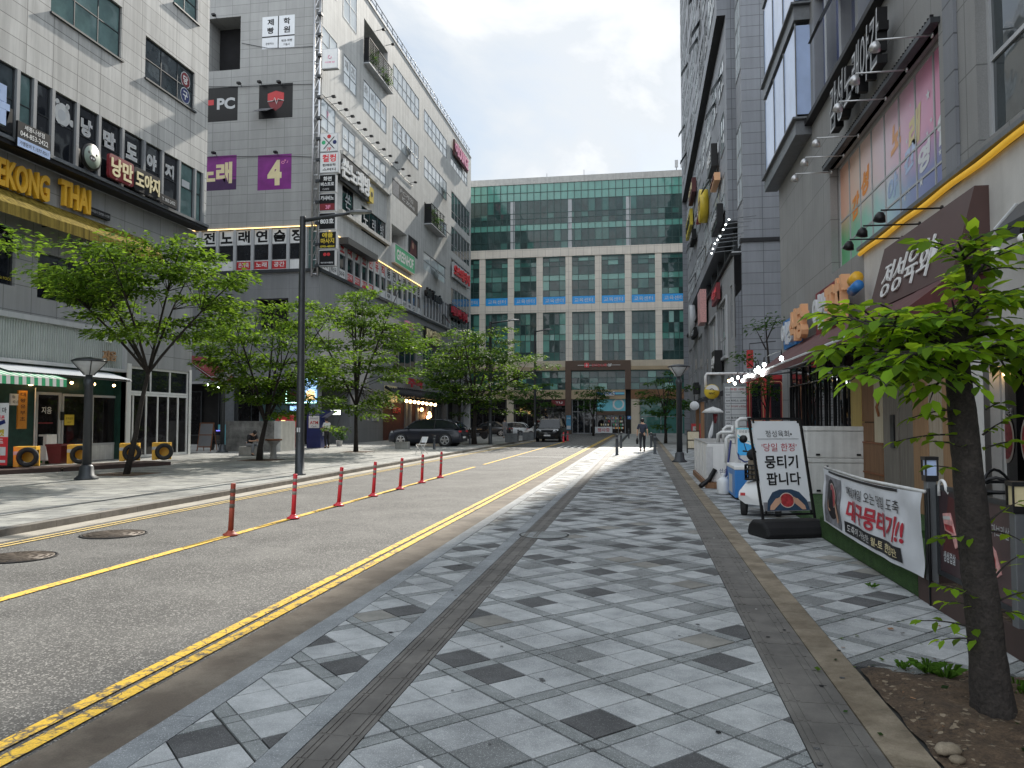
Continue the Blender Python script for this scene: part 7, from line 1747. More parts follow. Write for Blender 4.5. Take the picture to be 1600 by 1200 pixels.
# round backed black chairs behind the fence
def blackchair(x,y,rz,label):
    T=thing('chair',label,'chair',(x,y,.02),rz,'round backed black chairs on the terrace')
    m=U('black_paint');m.lathe((0,0,.43),[(.20,0),(.225,.02),(.22,.045),(0,.05)],18);m.lb('seat',T)
    for a in (45,135,225,315):
        m=U('black_paint');c,s=math.cos(R(a)),math.sin(R(a));m.tube([(c*.17,s*.17,.43),(c*.24,s*.24,0)],.016,6);m.lb('leg',T)
    m=U('black_paint');m.tube([(math.cos(R(t))*.27,math.sin(R(t))*.16+.05,.45+.52*abs(math.sin(R(t/2)))**1) for t in range(0,1,1)]+[(-.25,.1,.45)]+[(-.25*math.cos(R(t)),.12+.12*math.sin(R(t)),.55+.48*math.sin(R(t))) for t in range(0,181,15)]+[(.25,.1,.45)],.018,8);m.lb('back_hoop',T)
    for k in range(3):
        z=.62+k*.13;m=U('black_paint');w_=.24*math.cos(math.asin(min(.95,(z-.55)/.48)));dp=.12+.12*math.sin(math.asin((z-.55)/.48))
        m.tube([(-w_,dp-.03,z),(-w_*.5,dp+.03,z),(0,dp+.05,z),(w_*.5,dp+.03,z),(w_,dp-.03,z)],.022,6);m.lb('back_rail',T)
blackchair(3.72,9.0,R(160),'round backed black chair just left of the tree trunk');blackchair(3.85,8.3,R(170),'round backed black chair right of the tree trunk');blackchair(4.3,10.0,R(20),'round backed black chair farther back by the wood wall')
T=thing('terrace_table','round black terrace table among the black chairs','table',(4.45,8.9,.02));m=U('black_paint');m.lathe((0,0,.70),[(.3,0),(.34,.01),(.34,.03),(0,.035)],20);m.lb('top',T);m=U('metal_dark');m.lathe((0,0,0),[(.2,0),(.2,.02),(.03,.04),(.03,.70)],12);m.lb('pedestal',T)
# plank wall of the restaurant vestibule
pw=PL((4.55,0,0),(-1,0,0));T=thing('plank_wall','patchwork wall of yellow, brown and grey reclaimed planks beside the meat restaurant','wall',(4.6,14,0))
def W(x0,x1,z0,z1,mat,d0=0,d1=.05,name='plank'):
    u0,u1=pw.at(x0,650)[0],pw.at(x1,650)[0];m=U(mat);m.pbox(pw,u0,u1-.01,z0,z1,d0,d1);m.build(name,T)
W(1335,1351,.02,2.74,'wood_yellow',0,.07);W(1335.5,1350,.95,1.45,'wood_cream',.072,.08,'patch');W(1351,1372,1.62,2.72,'wood_brown');W(1351,1384,.62,1.18,'wood_brown',.0,.06);W(1351,1384,.02,.58,'wood_brown',0,.05);W(1351,1384,.585,.615,'wood_red',.0,.075,'rail');W(1351,1384,1.185,1.215,'wood_red',0,.075,'rail');W(1351,1370,1.22,1.6,'wood_brown')
W(1371,1384.5,1.22,2.7,'wood_cream',.0,.06);W(1385,1409,.02,2.98,'wood_grey',0,.06);W(1410,1431,.02,2.95,'wood_grey',0,.05);W(1432,1455,.02,2.92,'wood_tan',0,.06);W(1456,1478,.02,2.88,'wood_pale',0,.05);W(1479,1500,.02,2.9,'wood_tan',0,.06)
m=U('charcoal');u0,u1=pw.at(1335,650)[0],pw.at(1500,650)[0];m.pbox(pw,u0,u1,0,2.7,-.06,-.002);m.use('wood_red');u,v=pw.at(1379,640);m.tube([pw.P(u,1.72,.07),pw.P(u,1.9,.11),pw.P(u,2.02,.07)],.025,6);m.use('black_paint');u,v=pw.at(1402,690);m.pbox(pw,u-.1,u+.1,1.15,1.75,.062,.09);m.build('backing',T)
m=U('plaster_white');m.pbox(pw,pw.at(1501,650)[0],pw.at(1530,650)[0],0,2.9,-.06,.05);m.build('end_panel',T)
# restaurant window with brown post
hr=hsh[0];window(RB,plR,hr,-.2,6,1,.07,'frame_white','glass_shop')
m=U('wood_red');u=plR.at(1536,650)[0];m.tube([plR.P(u,0,.35),plR.P(u,3.0,.35)],.12,10);m.build('timber_post',RB)
pg=PL((RX+.17,0,0),(-1,0,0));m=U('white');u,v=pg.at(1571,643);m.text('정성육회',pg,u,v,wd=.42,d=0);m.build('window_lettering',RB)
m=MB()
for x,y,mt in ((1573,686,'meat_pale'),(1608,690,'bowl')):
    u,v=pg.at(x,y);m.use('bowl');m.disc(pg,u,v,.24,.002,20,.36);m.use('meat');m.disc(pg,u,v,.2,.005,20,.3)
m.build('window_picture',RB)
u,v=pg.at(1573,583);T=thing('pendant_lamp','small warm lamp glowing behind the restaurant window','lamp',pg.P(u,v,.02));m=U('bulb_warm');m.ball(pg.P(u,v,.03),.035,8);m.build('bulb',T);m=U('black_paint');m.tube([pg.P(u,v+.03,.03),pg.P(u,v+.6,.03)],.006,4);m.build('cord',T)
# folded awning box and white globe bulbs at the right edge
T=thing('awning','folded dark grey awning at the right picture edge above the restaurant window','awning',plR.P(-8,3.5,0));za=plR.at(1553,341)[1]-.25;ua_=plR.at(1556,341,.3)[0];m=U('metal_dark');m.raw([plR.P(ua_,za+.25,0),plR.P(-2,za+.25,0),plR.P(-2,za-.1,.3),plR.P(ua_,za-.1,.3),plR.P(ua_,za-.32,.3),plR.P(-2,za-.32,.3),plR.P(ua_,za-.2,0),plR.P(-2,za-.2,0)],[(0,3,2,1),(3,4,5,2),(4,6,7,5),(0,6,4,3)]);m.build('cover',T);m=U('light_grey');m.tube([plR.P(ua_-.02,za+.26,.02),plR.P(ua_-.02,za-.1,.32)],.02,5);m.build('bar',T)
for i,(x,y) in enumerate(((1556,393),(1598,372))):
    u,v=PL((RX-.5,0,0),(-1,0,0)).at(x,y);p=Vector((RX-.5,-u,v));T=thing('globe_bulb',['left white globe bulb hanging under the folded grey awning','right white globe bulb hanging under the folded grey awning, cut by the picture edge'][i],'lamp',p,0,'globe bulbs under the folded awning');m=U('white');m.ball((0,0,0),.062,14,(1,1,1.05));m.lb('bulb',T);m=U('black_paint');m.lathe((0,0,.055),[(.034,0),(.034,.09),(.015,.1)],10);m.tube([(0,0,.15),(.02,-.05,.24),(.0,-.3,.2),(.1,-.7,.27)],.009,5);m.lb('socket',T)
# --- big standing water-base banner sign
bl,br=Vector((1.66,11.42,.0)),Vector((2.46,11.72,.0));du=(br-bl).normalized();nn=Vector((du.y,-du.x,0));up=(ZV-nn*.10-du*.085).normalized()
T=thing('standing_sign','tall white standing banner sign with brush letters in a black frame on a water base','sign stand',(bl+br)/2);Lw=(br-bl).length
sk_=SK(bl+ZV*.24+du*.02,du,up);h=1.36
m=U('black_paint')
for u in (.0,Lw-.04):m.pbox(sk_,u,u+.03,0,h+.1,-.03,.0)
m.pbox(sk_,.03,Lw-.04,h+.07,h+.1,-.03,0);m.pbox(sk_,.03,Lw-.04,.05,.08,-.03,0);
for u in (.06,Lw-.09):m.pbox(sk_,u,u+.02,h+.02,h+.07,-.01,.015);m.pbox(sk_,u,u+.02,.08,.12,-.01,.015)
m.pbox(sk_,.005,.035,h*.7,h*.72,-.02,.03);m.build('frame',T)
pm('banner_white',(.66,.68,.70),rough=.4,var=.04,scale=2)
m=U('banner_white');m.pbox(sk_,.05,Lw-.06,.11,h+.05,-.02,-.008);m.build('panel',T)
m=MB();c=(Lw-.01)/2;w_=Lw-.11
m.use('black_paint');m.text('정성육회',sk_,c,h*.90,wd=w_*.50,d=.0,bold=-.004);m.pquad(sk_,c-w_*.44,c+w_*.44,h*.842,h*.846,.0);m.disc(sk_,c+w_*.29,h*.895,.014,.0,10)
m.use('crimson_text');m.text("'당일 한정'",sk_,c,h*.755,wd=w_*.74,h=.115,d=.0,bold=-.002,shear=.1)
m.use('black_paint');m.text('뭉티기',sk_,c,h*.60,wd=w_*.70,h=.19,d=.0,bold=.022,shear=.08);m.text('팝니다',sk_,c,h*.42,wd=w_*.72,h=.185,d=.0,bold=.022,shear=.06);m.build('lettering',T)
m=MB();y0=.12;g_=lambda x:.05+w_*x
m.use('photo_grey');m.pquad(sk_,.052,Lw-.062,.112,.24,-.004);m.use('cloth_teal');m.prism(sk_,[(g_(.06),y0),(g_(.10),.26),(g_(.22),.38),(g_(.38),.42),(g_(.62),.42),(g_(.78),.38),(g_(.92),.26),(g_(.96),y0)],-.006,.0)
m.use('skin');m.prism(sk_,[(g_(.12),.13),(g_(.20),.13),(g_(.34),.22),(g_(.34),.30),(g_(.27),.29),(g_(.14),.19)],.0,.003);m.prism(sk_,[(g_(.88),.13),(g_(.80),.13),(g_(.66),.22),(g_(.66),.30),(g_(.73),.29),(g_(.86),.19)],.0,.003)
ell(sk_,g_(.5),.265,.118,.108,.004,'bowl',m,26);ell(sk_,g_(.5),.265,.106,.097,.006,'meat',m,26)
for s in (-1,1):
    for k in range(4):ell(sk_,g_(.5)+s*.112,.24+k*.021,.022,.0085,.009,'skin',m,10,rot=-s*.25)
m.build('picture',T)
m=U('black_matt')
prof=[(-.27,0),(.27,0),(.30,.05),(.26,.15),(.16,.225),(-.16,.225),(-.26,.15),(-.30,.05)]
V=[]
cc=(bl+br)/2
for s in (-.50,-.47,.47,.50):
    k=.9 if abs(s)>.48 else 1
    V+=[cc+du*s+nn*(a*k)+ZV*(b*k+.0) for a,b in prof]
m.smooth=False;n_=len(prof);m.raw(V,[tuple(range(n_-1,-1,-1)),tuple(range(3*n_,4*n_))]+[(i*n_+k,i*n_+(k+1) % n_,(i+1)*n_+(k+1) % n_,(i+1)*n_+k) for i in range(3) for k in range(n_)])
m.build('water_base',T,bevel=.02)
# --- stacked white freezers
for i,(z0,z1,lb) in enumerate(((.12,.86,'lower of two stacked white chest boxes by the dark shop glass'),(.865,1.52,'upper of two stacked white chest boxes by the dark shop glass'))):
    T=thing('chest_freezer',lb,'freezer',(4.0,17.2,z0),0,'stacked white chest boxes');m=U('white_dirty');m.box((-.62,-.35,0),(.62-.02*i,.35,z1-z0-.1));m.lb('body',T,bevel=.02);m=U('white_dirty');m.box((-.63,-.36,z1-z0-.095),(.63-.02*i,.36,z1-z0));m.lb('lid',T,bevel=.015)
    for k in (-.4,.4):
        m=U('black_matt');m.box((k-.04,-.375,.05),(k+.04,-.352,.09));m.lb('foot_bracket',T)
# --- fish tank machine, blue freezer, jug, water heater
T=thing('fish_tank','long white insulated seafood tank with pvc pipes on a timber base','tank',(1.95,21.5,0));m=U('wood_brown');m.box((1.52,19.2,0),(2.5,24.1,.14));m.build('base',T)
m=U('white');m.box((1.56,19.4,.14),(2.6,24.0,1.08));m.build('body',T,bevel=.03)
m=U('metal_light')
for y in (20.6,21.9,23.1):m.box((1.545,y-.02,.16),(1.558,y+.02,1.06))
m.box((1.54,19.4,1.081),(2.62,24.0,1.10));m.box((1.545,19.385,.3),(1.7,19.398,1.0));m.build('trim',T)
m=U('blue_navy');m.text('산소발생기',PL((0,19.39,0),(0,-1,0)),2.1,.42,wd=.5,d=.012);m.build('lettering',T)
def pipe(pts,r_=.045):m=U('pvc');m.tube(pts,r_,10);return m.build('pipe',T)
pipe([(2.05,20.2,1.1),(2.05,20.2,1.42),(2.12,20.2,1.48),(2.35,20.2,1.48)]);pipe([(1.86,19.7,1.1),(1.86,19.7,1.30),(1.93,19.6,1.35),(2.2,19.6,1.35),(2.2,19.6,1.5)]);pipe([(2.02,19.3,.62),(2.02,19.3,1.2),(2.09,19.3,1.26),(2.2,19.3,1.26)],.05);pipe([(2.3,19.5,1.1),(2.3,19.5,1.62),(2.38,19.5,1.68),(2.62,19.5,1.68)],.05)
m=U('black_paint');m.tube([(1.75,19.36,.45),(1.6,19.3,.2),(1.38,19.1,.06)],.06,8);m.build('hose',T)
T=thing('hose','dark blue hose leaning from the display unit down to the water jug','hose',(1.85,17.9,0));m=U('blue_navy');m.tube([(2.0,18.2,1.18),(1.93,18.0,.8),(1.86,17.85,.45),(1.80,17.8,.2)],.025,8);m.build('tube',T)
T=thing('water_jug','translucent white plastic water jug on the paving before the blue freezer','jug',(1.78,17.75,0));m=U('jug');m.lathe((0,0,0),[(.13,0),(.145,.03),(.145,.26),(.13,.33),(.06,.38),(.045,.38),(.045,.42)],20);m.lb('body',T);m=U('white');m.lathe((0,0,.42),[(.05,0),(.05,.04)],12);m.lb('cap',T);m=U('jug');m.tube([(.05,0,.36),(.12,0,.42),(.14,0,.36),(.135,0,.28)],.014,6);m.lb('handle',T)
T=thing('chest_freezer','blue sided white topped chest freezer before the seafood tank','freezer',(2.5,17.2,0));m=U('blue');m.box((-.62,-.72,.05),(.62,.72,.62));m.lb('body',T,bevel=.015);m=U('white');m.box((-.63,-.73,.621),(.63,.73,.70));m.lb('lid',T,bevel=.02);m=U('black_matt');m.box((-.58,-.68,0),(.58,.68,.049));m.lb('plinth',T);m=U('light_grey');m.box((-.628,-.3,.12),(-.622,.3,.5));m.lb('grille',T)
T=thing('water_dispenser','white and sky blue dispenser unit with black hose standing above the blue freezer','dispenser',(2.28,17.9,.7));pl=PL((2.28,17.75,.7),(0,-1,0));m=U('white');m.box((-.19,-.15,.16),(.19,.1,.76));m.lb('case',T,bevel=.01)
m=U('blue_sky');m.prism(PL((0,-.152,0),(0,-1,0)),[(-.185,.17),(.185,.17),(.185,.36),(.05,.42),(-.08,.46),(-.185,.58)],0,.004);m.use('cyan');m.prism(PL((0,-.152,0),(0,-1,0)),[(-.18,.60),(-.06,.5),(.07,.46),(.18,.39),(.18,.41),(.07,.48),(-.05,.53),(-.18,.64)],0,.005);m.box((-.19,-.155,.745),(.19,.1,.775));m.use('black_paint');m.text('산소발생기',PL((0,-.152,0),(0,-1,0)),0,.70,wd=.3,d=.005);m.text('요',PL((0,-.152,0),(0,-1,0)),-.02,.59,h=.05,d=.005);m.lb('front_panel',T)
m=U('blue_navy');m.tube([(-.18,-.12,.24),(-.16,-.2,.1),(-.05,-.25,.03),(.08,-.25,.04),(.15,-.2,.16)],.018,8);m.lb('hose',T);m=U('metal_light');m.box((-.15,-.1,0),(-.11,.05,.16));m.box((.11,-.1,0),(.15,.05,.16));m.lb('leg',T)
T=thing('control_box','small cream box behind the blue freezer','box',(2.95,18.8,.7));m=U('wood_cream');m.box((-.18,-.15,-.0),(.18,.15,.36));m.lb('case',T,bevel=.02);m=U('white_dirty');m.box((-.2,-.17,.361),(.2,.17,.39));m.lb('lid',T);m=U('grey');m.box((-.18,-.14,-.7),(.18,.14,-.001));m.lb('stand',T)
# --- three wheeled white delivery scooter
T=thing('delivery_scooter','white delivery scooter with black cargo basket parked behind the standing sign','scooter',(2.0,13.9,0),R(-12))
def wheel(x,y,r_,w_):
    m=U('rubber');m.lathe((x-w_/2,y,r_),[(r_*.62,0),(r_*.93,0),(r_,w_*.2),(r_,w_*.8),(r_*.93,w_),(r_*.62,w_)],22,(1,0,0));o=m.lb('wheel',T);m=U('steel');m.lathe((x-w_/2+.012,y,r_),[(r_*.64,0),(r_*.64,w_-.024)],16,(1,0,0));m.build('rim',o,world=False)
wheel(-.26,0,.20,.10);wheel(.30,0,.20,.10);wheel(.0,1.15,.21,.09)
m=U('paint_white');m.smooth=True
secs=[(-.33,.30,.42),(-.22,.22,.56),(.0,.20,.62),(.24,.22,.56),(.35,.30,.42)]
V=[]
for x,a,b in secs:
    V+=[(x,-.24,a),(x,-.26,(a+b)/2),(x,-.18,b),(x,.2,b+.02),(x,.34,a)]
m.raw(V,[(i*5+k,(i+1)*5+k,(i+1)*5+k+1,i*5+k+1) for i in range(4) for k in range(4)]+[(0,1,2,3,4),(24,23,22,21,20)]);m.smooth=False
m.box((-.18,.2,.24),(.18,.8,.32));m.raw([(-.14,.86,.3),(.14,.86,.3),(.17,1.02,.85),(-.17,1.02,.85),(-.1,1.0,.3),(.1,1.0,.3),(.12,1.1,.85),(-.12,1.1,.85)],[(0,3,2,1),(4,5,6,7),(0,4,7,3),(1,2,6,5),(3,7,6,2),(0,1,5,4)]);m.lb('body',T,bevel=.01)
m=U('black_matt');m.box((-.16,.15,.63),(.17,.62,.74));m.lb('seat',T,bevel=.03)
m=U('black_paint');m.tube([(0,1.0,.8),(0,.93,1.05)],.03,8);m.tube([(-.34,.82,1.08),(-.12,.92,1.05),(.12,.92,1.05),(.34,.82,1.08)],.016,8);m.lb('handlebar',T)
for s in (-1,1):
    m=U('black_paint');m.tube([(s*.28,.85,1.08),(s*.33,.85,1.25)],.008,5);m.lathe((s*.33,.83,1.30),[(.07,0),(.075,.012),(.05,.03)],14,(0,1,0));m.lb('mirror',T)
m=U('black_paint')
for z in (.64,.72,.80,.88):m.tube([(-.22,-.24,z),(.24,-.24,z),(.24,.1,z),(-.22,.1,z),(-.22,-.24,z)],.012,5)
for k in range(9):m.tube([(-.22+k*.0575,-.24,.63),(-.22+k*.0575,-.24,.88)],.008,4);
for k in range(6):m.tube([(-.22,-.24+k*.068,.63),(-.22,-.24+k*.068,.88)],.008,4);m.tube([(.24,-.24+k*.068,.63),(.24,-.24+k*.068,.88)],.008,4)
m.box((-.22,-.24,.62),(.24,.1,.632));m.lb('basket',T)
m=U('tan_edge');m.box((-.17,-.19,.635),(.2,.06,.96));m.lb('carton',T,bevel=.01);m=U('black_matt');m.ball((-.06,-.1,1.05),.13,14,(1.1,1,.9));m.lb('helmet',T)
m=U('red');m.box((-.3,-.262,.36),(-.22,-.25,.41));m.box((.24,-.262,.36),(.32,-.25,.41));m.lb('tail_light',T)
# --- shop under the brown awning
pd=PL((RX+.02,0,0),(-1,0,0));yA,yB=-plR.at(1237,650)[0],16.4
m=U('dark_interior');m.pbox(pd,-RY1+.3,-15.9,.1,3.54,-.6,-.3);m.build('shop_interior',RB)
nD=12;window(RB,pd,(-yA,-15.9,.12,3.5),0,nD,1,.05,'frame_dark','glass_shop',vs_=[.8])
m=U('charcoal')
for k in range(nD*2):u=-yA+(yA-15.9)*k/(nD*2)+.1;m.pbox(pd,u,u+.05,.15,2.8,.065,.1)
m.build('shopfront_louvre',RB)
m=U('concrete');m.box((RX-.9,15.9,0),(RX,RY1,.12));m.build('step',RB)
T=thing('awning','long dark maroon shop awning with drooping front bar over the dark glass front','awning',(4.3,18,3.05));Xb,zb2=3.4,3.05;ya,yb=12.6,27.5
m=U('maroon');n=22
for i in range(n):
    a,b=ya+(yb-ya)*i/n,ya+(yb-ya)*(i+1)/n;s1,s2=.03*math.sin(i*1.3),.03*math.sin((i+1)*1.3)
    m.face([(RX-.02,a,4.25),(RX-.02,b,4.25),(Xb+.6,b,3.35+s2),(Xb+.6,a,3.35+s1)]);m.face([(Xb+.6,a,3.35+s1),(Xb+.6,b,3.35+s2),(Xb,b,zb2+.04),(Xb,a,zb2+.04)]);m.face([(Xb,a,zb2+.04),(Xb,b,zb2+.04),(Xb-.01,b,zb2-.16),(Xb-.01,a,zb2-.16)])
m.face([(RX-.02,ya,4.25),(Xb+.6,ya,3.35),(Xb,ya,zb2+.04),(RX-.02,ya,3.2)]);m.build('fabric',T)
m=U('light_grey');m.tube([(Xb+.02,ya,zb2),(Xb+.02,yb,zb2)],.035,8)
for y in (13,16.5,20,23.5,27):m.tube([(RX,y,3.3),(Xb+.02,y,zb2)],.025,6)
m.build('frame',T)
letters(PL((RX-.3,0,0),(-1,0,0)),'이상',1276,492,1303,478,.95,'maroon edged white letters of the pub sign left of its orange letters','sheet_white','red_dark',.12,.04)
letters(PL((RX-.3,0,0),(-1,0,0)),'포차',1300,476,1332,464,1.05,'orange puffy letters beside the maroon edged ones over the awning','peach',None,.2,.06)
letters(PL((RX-.3,0,0),(-1,0,0)),'이상',1225,523,1243,516,.75,'white letters on blue backing at the far end over the awning','sheet_white','blue',.1,.04)
letters(PL((RX-.3,0,0),(-1,0,0)),'식당',1243,512,1265,500,1.0,'orange letters at the far end over the awning','peach',None,.2,.06)
u,v=PL((RX-.35,0,0),(-1,0,0)).at(1336,452);T=thing('sign_emblem','small blue and yellow hat shaped emblem right of the orange pub letters','sign',(RX-.35,-u,v));m=U('blue');m.tube([(0,.25,0),(0,-.3,.05)],.12,10);m.lb('brim',T);m=U('amber');m.tube([(0,.15,.2),(0,-.2,.25)],.14,10);m.lb('crown_piece',T)
pxs=[(1148,599),(1139,595),(1144,593),(1153,590),(1160,595),(1164,589),(1169,587),(1175,587),(1186,581),(1181,579),(1191,585),(1185,575),(1194,570),(1193,579),(1221,560)]
for i,(x,y) in enumerate(pxs):
    X=3.28+.05*(i % 3);p=AX(x,y,X);T=thing('bulb_lamp','small white bulb of the string under the maroon awning' if i<14 else 'single white bulb apart at the right of the bulb string','lamp',p,0,'string bulbs under the maroon awning' if i<14 else None);m=U('bulb_warm' if i==1 else 'bulb_white');m.ball((0,0,0),.052,8,(1,1,1.2));m.lb('bulb',T);m=U('black_paint');m.tube([(0,0,.06),(0,0,.2)],.014,5);m.lb('socket',T)
m=U('black_paint');ps_=sorted([AX(x,y,3.33)+ZV*.2 for x,y in pxs],key=lambda q:q.y);m.tube(ps_,.009,4);tag(m.build('light_string'),'thin black cable that the white awning bulbs hang from','cable')
# red kiosk front between the buildings
YK=31.5;pk_=PL((0,YK,0),(0,-1,0));x0,x1=pk_.at(1166,640)[0],pk_.at(1226,640)[0];T=thing('red_kiosk','bright red panelled kiosk front with rounded windows between the two right buildings','kiosk',((x0+x1)/2,YK+.5,0));zk=pk_.at(1190,588)[1]
m=U('red_dark');m.box((x0,YK,0),(x1+.6,YK+2.2,zk));m.build('body',T)
m=U('red');m.pbox(pk_,x0,x1+.6,zk-.12,zk+.05,.0,.05);m.pbox(pk_,x0,x0+.08,0,zk-.12,0,.05)
wk=(x1-x0)/2
for i in range(2):m.pbox(pk_,x0+wk*(i+.93),x0+wk*(i+1.0)+.05,0,zk-.12,0,.05)
m.build('frame',T)
for i in range(2):
    for z0,z1 in ((.25,1.45),(1.62,zk-.2)):
        m=U('peach');a,b=x0+.12+wk*i,x0+wk*(i+.9);m.rbox(pk_,a,b,z0,z1,.005,.03,.12);m.use('red_dark');m.rbox(pk_,a+.025,b-.025,z0+.025,z1-.025,.03,.036,.1);m.use('glass_dark');m.rbox(pk_,a+.09,b-.09,z0+.09,z1-.09,.036,.042,.06);m.build('window',T)
# directory totem
pt_=PL((0,30.2,0),(0,-1,0));r=pt_.rect(1130.5,604,1168,686);r=(r[0],r[1],.55,r[3]);T=thing('directory_sign','tall grey building directory board with rows of names under the string bulbs','sign',((r[0]+r[1])/2,30.2,0));m=U('metal_grey');m.pbox(pt_,r[0],r[1],0,r[3]+.12,-.2,0);m.build('case',T)
rows_=11;hh=(r[3]-r[2])/rows_;m=U('light_grey')
for k in range(rows_):m.pbox(pt_,r[0]+.05,r[0]+.26,r[2]+hh*k+.015,r[2]+hh*(k+1)-.01,.0,.02);m.pbox(pt_,r[0]+.28,r[1]-.04,r[2]+hh*k+.015,r[2]+hh*(k+1)-.01,0,.02)
m.build('name_strips',T)
m=MB()
for k,(s,mt) in enumerate((('임대','black_paint'),('',''),('',''),('',''),('',''),('토마토마사지','black_paint'),('',''),('라이브바 노래연습장','red_dark'),('서비스 스터디','black_paint'),('',''),('무한 서비스','crimson_text'))):
    v=r[2]+hh*(k+.5)
    m.use('black_paint');m.text('B'+str(k) if k<2 else str(k)+'0'+str(k),pt_,r[0]+.155,v,h=hh*.32,d=.023)
    if s:m.use(mt);m.text(s,pt_,(r[0]+.28+r[1])/2,v,h=hh*.42,wd=min(.62,.12*len(s)),d=.023,bold=.02)
m.build('lettering',T)
# small things down the right pavement
p=AX(1112,612,2.95);T=thing('round_sign','round yellow and white hanging sign on a white arm beside the awning','sign',p);pl=PL((0,0,0),(0,-1,0));m=U('yellow');rr_=.30*p.y/32;m.lathe((0,0,0),[(rr_,0),(rr_,.1),(0,.1)],24,(0,-1,0));m.lb('disc',T);m=U('white');m.face([(rr_*.93*math.cos(R(t)),-.104,rr_*.93*math.sin(R(t))) for t in range(8,173,15)]);m.lb('upper_face',T);m=U('black_paint');m.text('PPVC',pl,0,-.08,wd=rr_*.8,d=.11,bold=.03);m.tube([(-rr_*.3,-.11,.08),(0,-.11,.13),(rr_*.3,-.11,.07)],.015,5);m.lb('lettering',T);m=U('white');m.tube([(-.25,0,rr_*.6),(-.25,.0,rr_+.35),(-.2,0,rr_+.45),(.3,0,rr_+.45),(2.2,0,rr_+.45)],.055,8);m.lb('arm',T)
p=G(1087,692);T=board('standing_sign','red standing sign with white square beside the right shops',PL((0,p.y,0),(0,-1,0)),(p.x-.3,p.x+.35,.05,1.4),.06,'red_bright',[('커피',.5,.72,.1,.3,'red')],'sign stand',decor=lambda m,pl,r,d:(m.use('white'),m.pquad(pl,r[0]+.1,r[0]+.48,r[2]+.8,r[2]+1.15,d+.003)))
easel(1084,708,0,.6,1.15,'black framed pale board on the pavement before the red standing sign','wood_cream')
p=G(1110,715);T=thing('parasol','folded white and red parasol standing beside the directory board','parasol',(p.x+.4,p.y+3,0));m=U('white_dirty');m.lathe((0,0,2.0),[(.02,.3),(.35,.18),(.55,.02),(.5,0),(.05,.1)][::-1],12);m.lb('cap_canopy',T);m=U('sheet_white');m.tube([(-.0,0,1.6),(-.12,0,1.0),(-.22,0,.6)],[.03,.1,.05],8);m.use('red_dark');m.tube([(.12,0,1.95),(.1,0,1.5)],[.12,.05],8);m.lb('cloth',T);m=U('metal_grey');m.tube([(0,0,0),(0,0,2.1)],.025,8);m.lathe((0,0,0),[(.25,0),(.25,.06),(.05,.08)],12);m.lb('pole',T)
T=thing('canopy','small dark pitched shop canopy far down the right pavement','canopy',(4.2,46,2.7));m=U('charcoal');m.raw([(5.2,44.8,3.6),(5.2,49,3.6),(3.0,49,2.7),(3.0,44.8,2.7),(3.0,44.8,2.6),(3.0,49,2.6),(5.2,44.8,3.2)],[(0,1,2,3),(3,2,5,4),(0,3,4,6)]);m.build('roof',T);m=U('wood_brown');m.box((3.3,44.9,0),(3.5,45.1,2.7));m.box((3.3,48.8,0),(3.5,49,2.7));m.build('post',T)
p=AY(1085,634,44.7);T=thing('round_sign','round pale disc sign under the small dark canopy','sign',p);m=U('light_grey');m.lathe((0,0,0),[(.26,0),(.26,.08),(0,.08)],18,(0,-1,0));m.lb('disc',T);m=U('black_paint');m.tube([(0,0,.25),(0,0,.6)],.02,5);m.lb('rod',T)
p=AY(1172,561,30.5);u=p;T=thing('sign_plate','small red vertical sign plate by the far end of the maroon awning','sign',(p.x,30.5,p.z));m=U('red');m.rbox(PL((0,0,0),(0,-1,0)),-.12,.12,-.35,.35,-.1,.0,.04);m.lb('plate',T);m=U('metal_dark');m.tube([(0,.02,.3),(0.0,.1,.6),(1.0,.3,.7)],.02,5);m.lb('bracket',T)
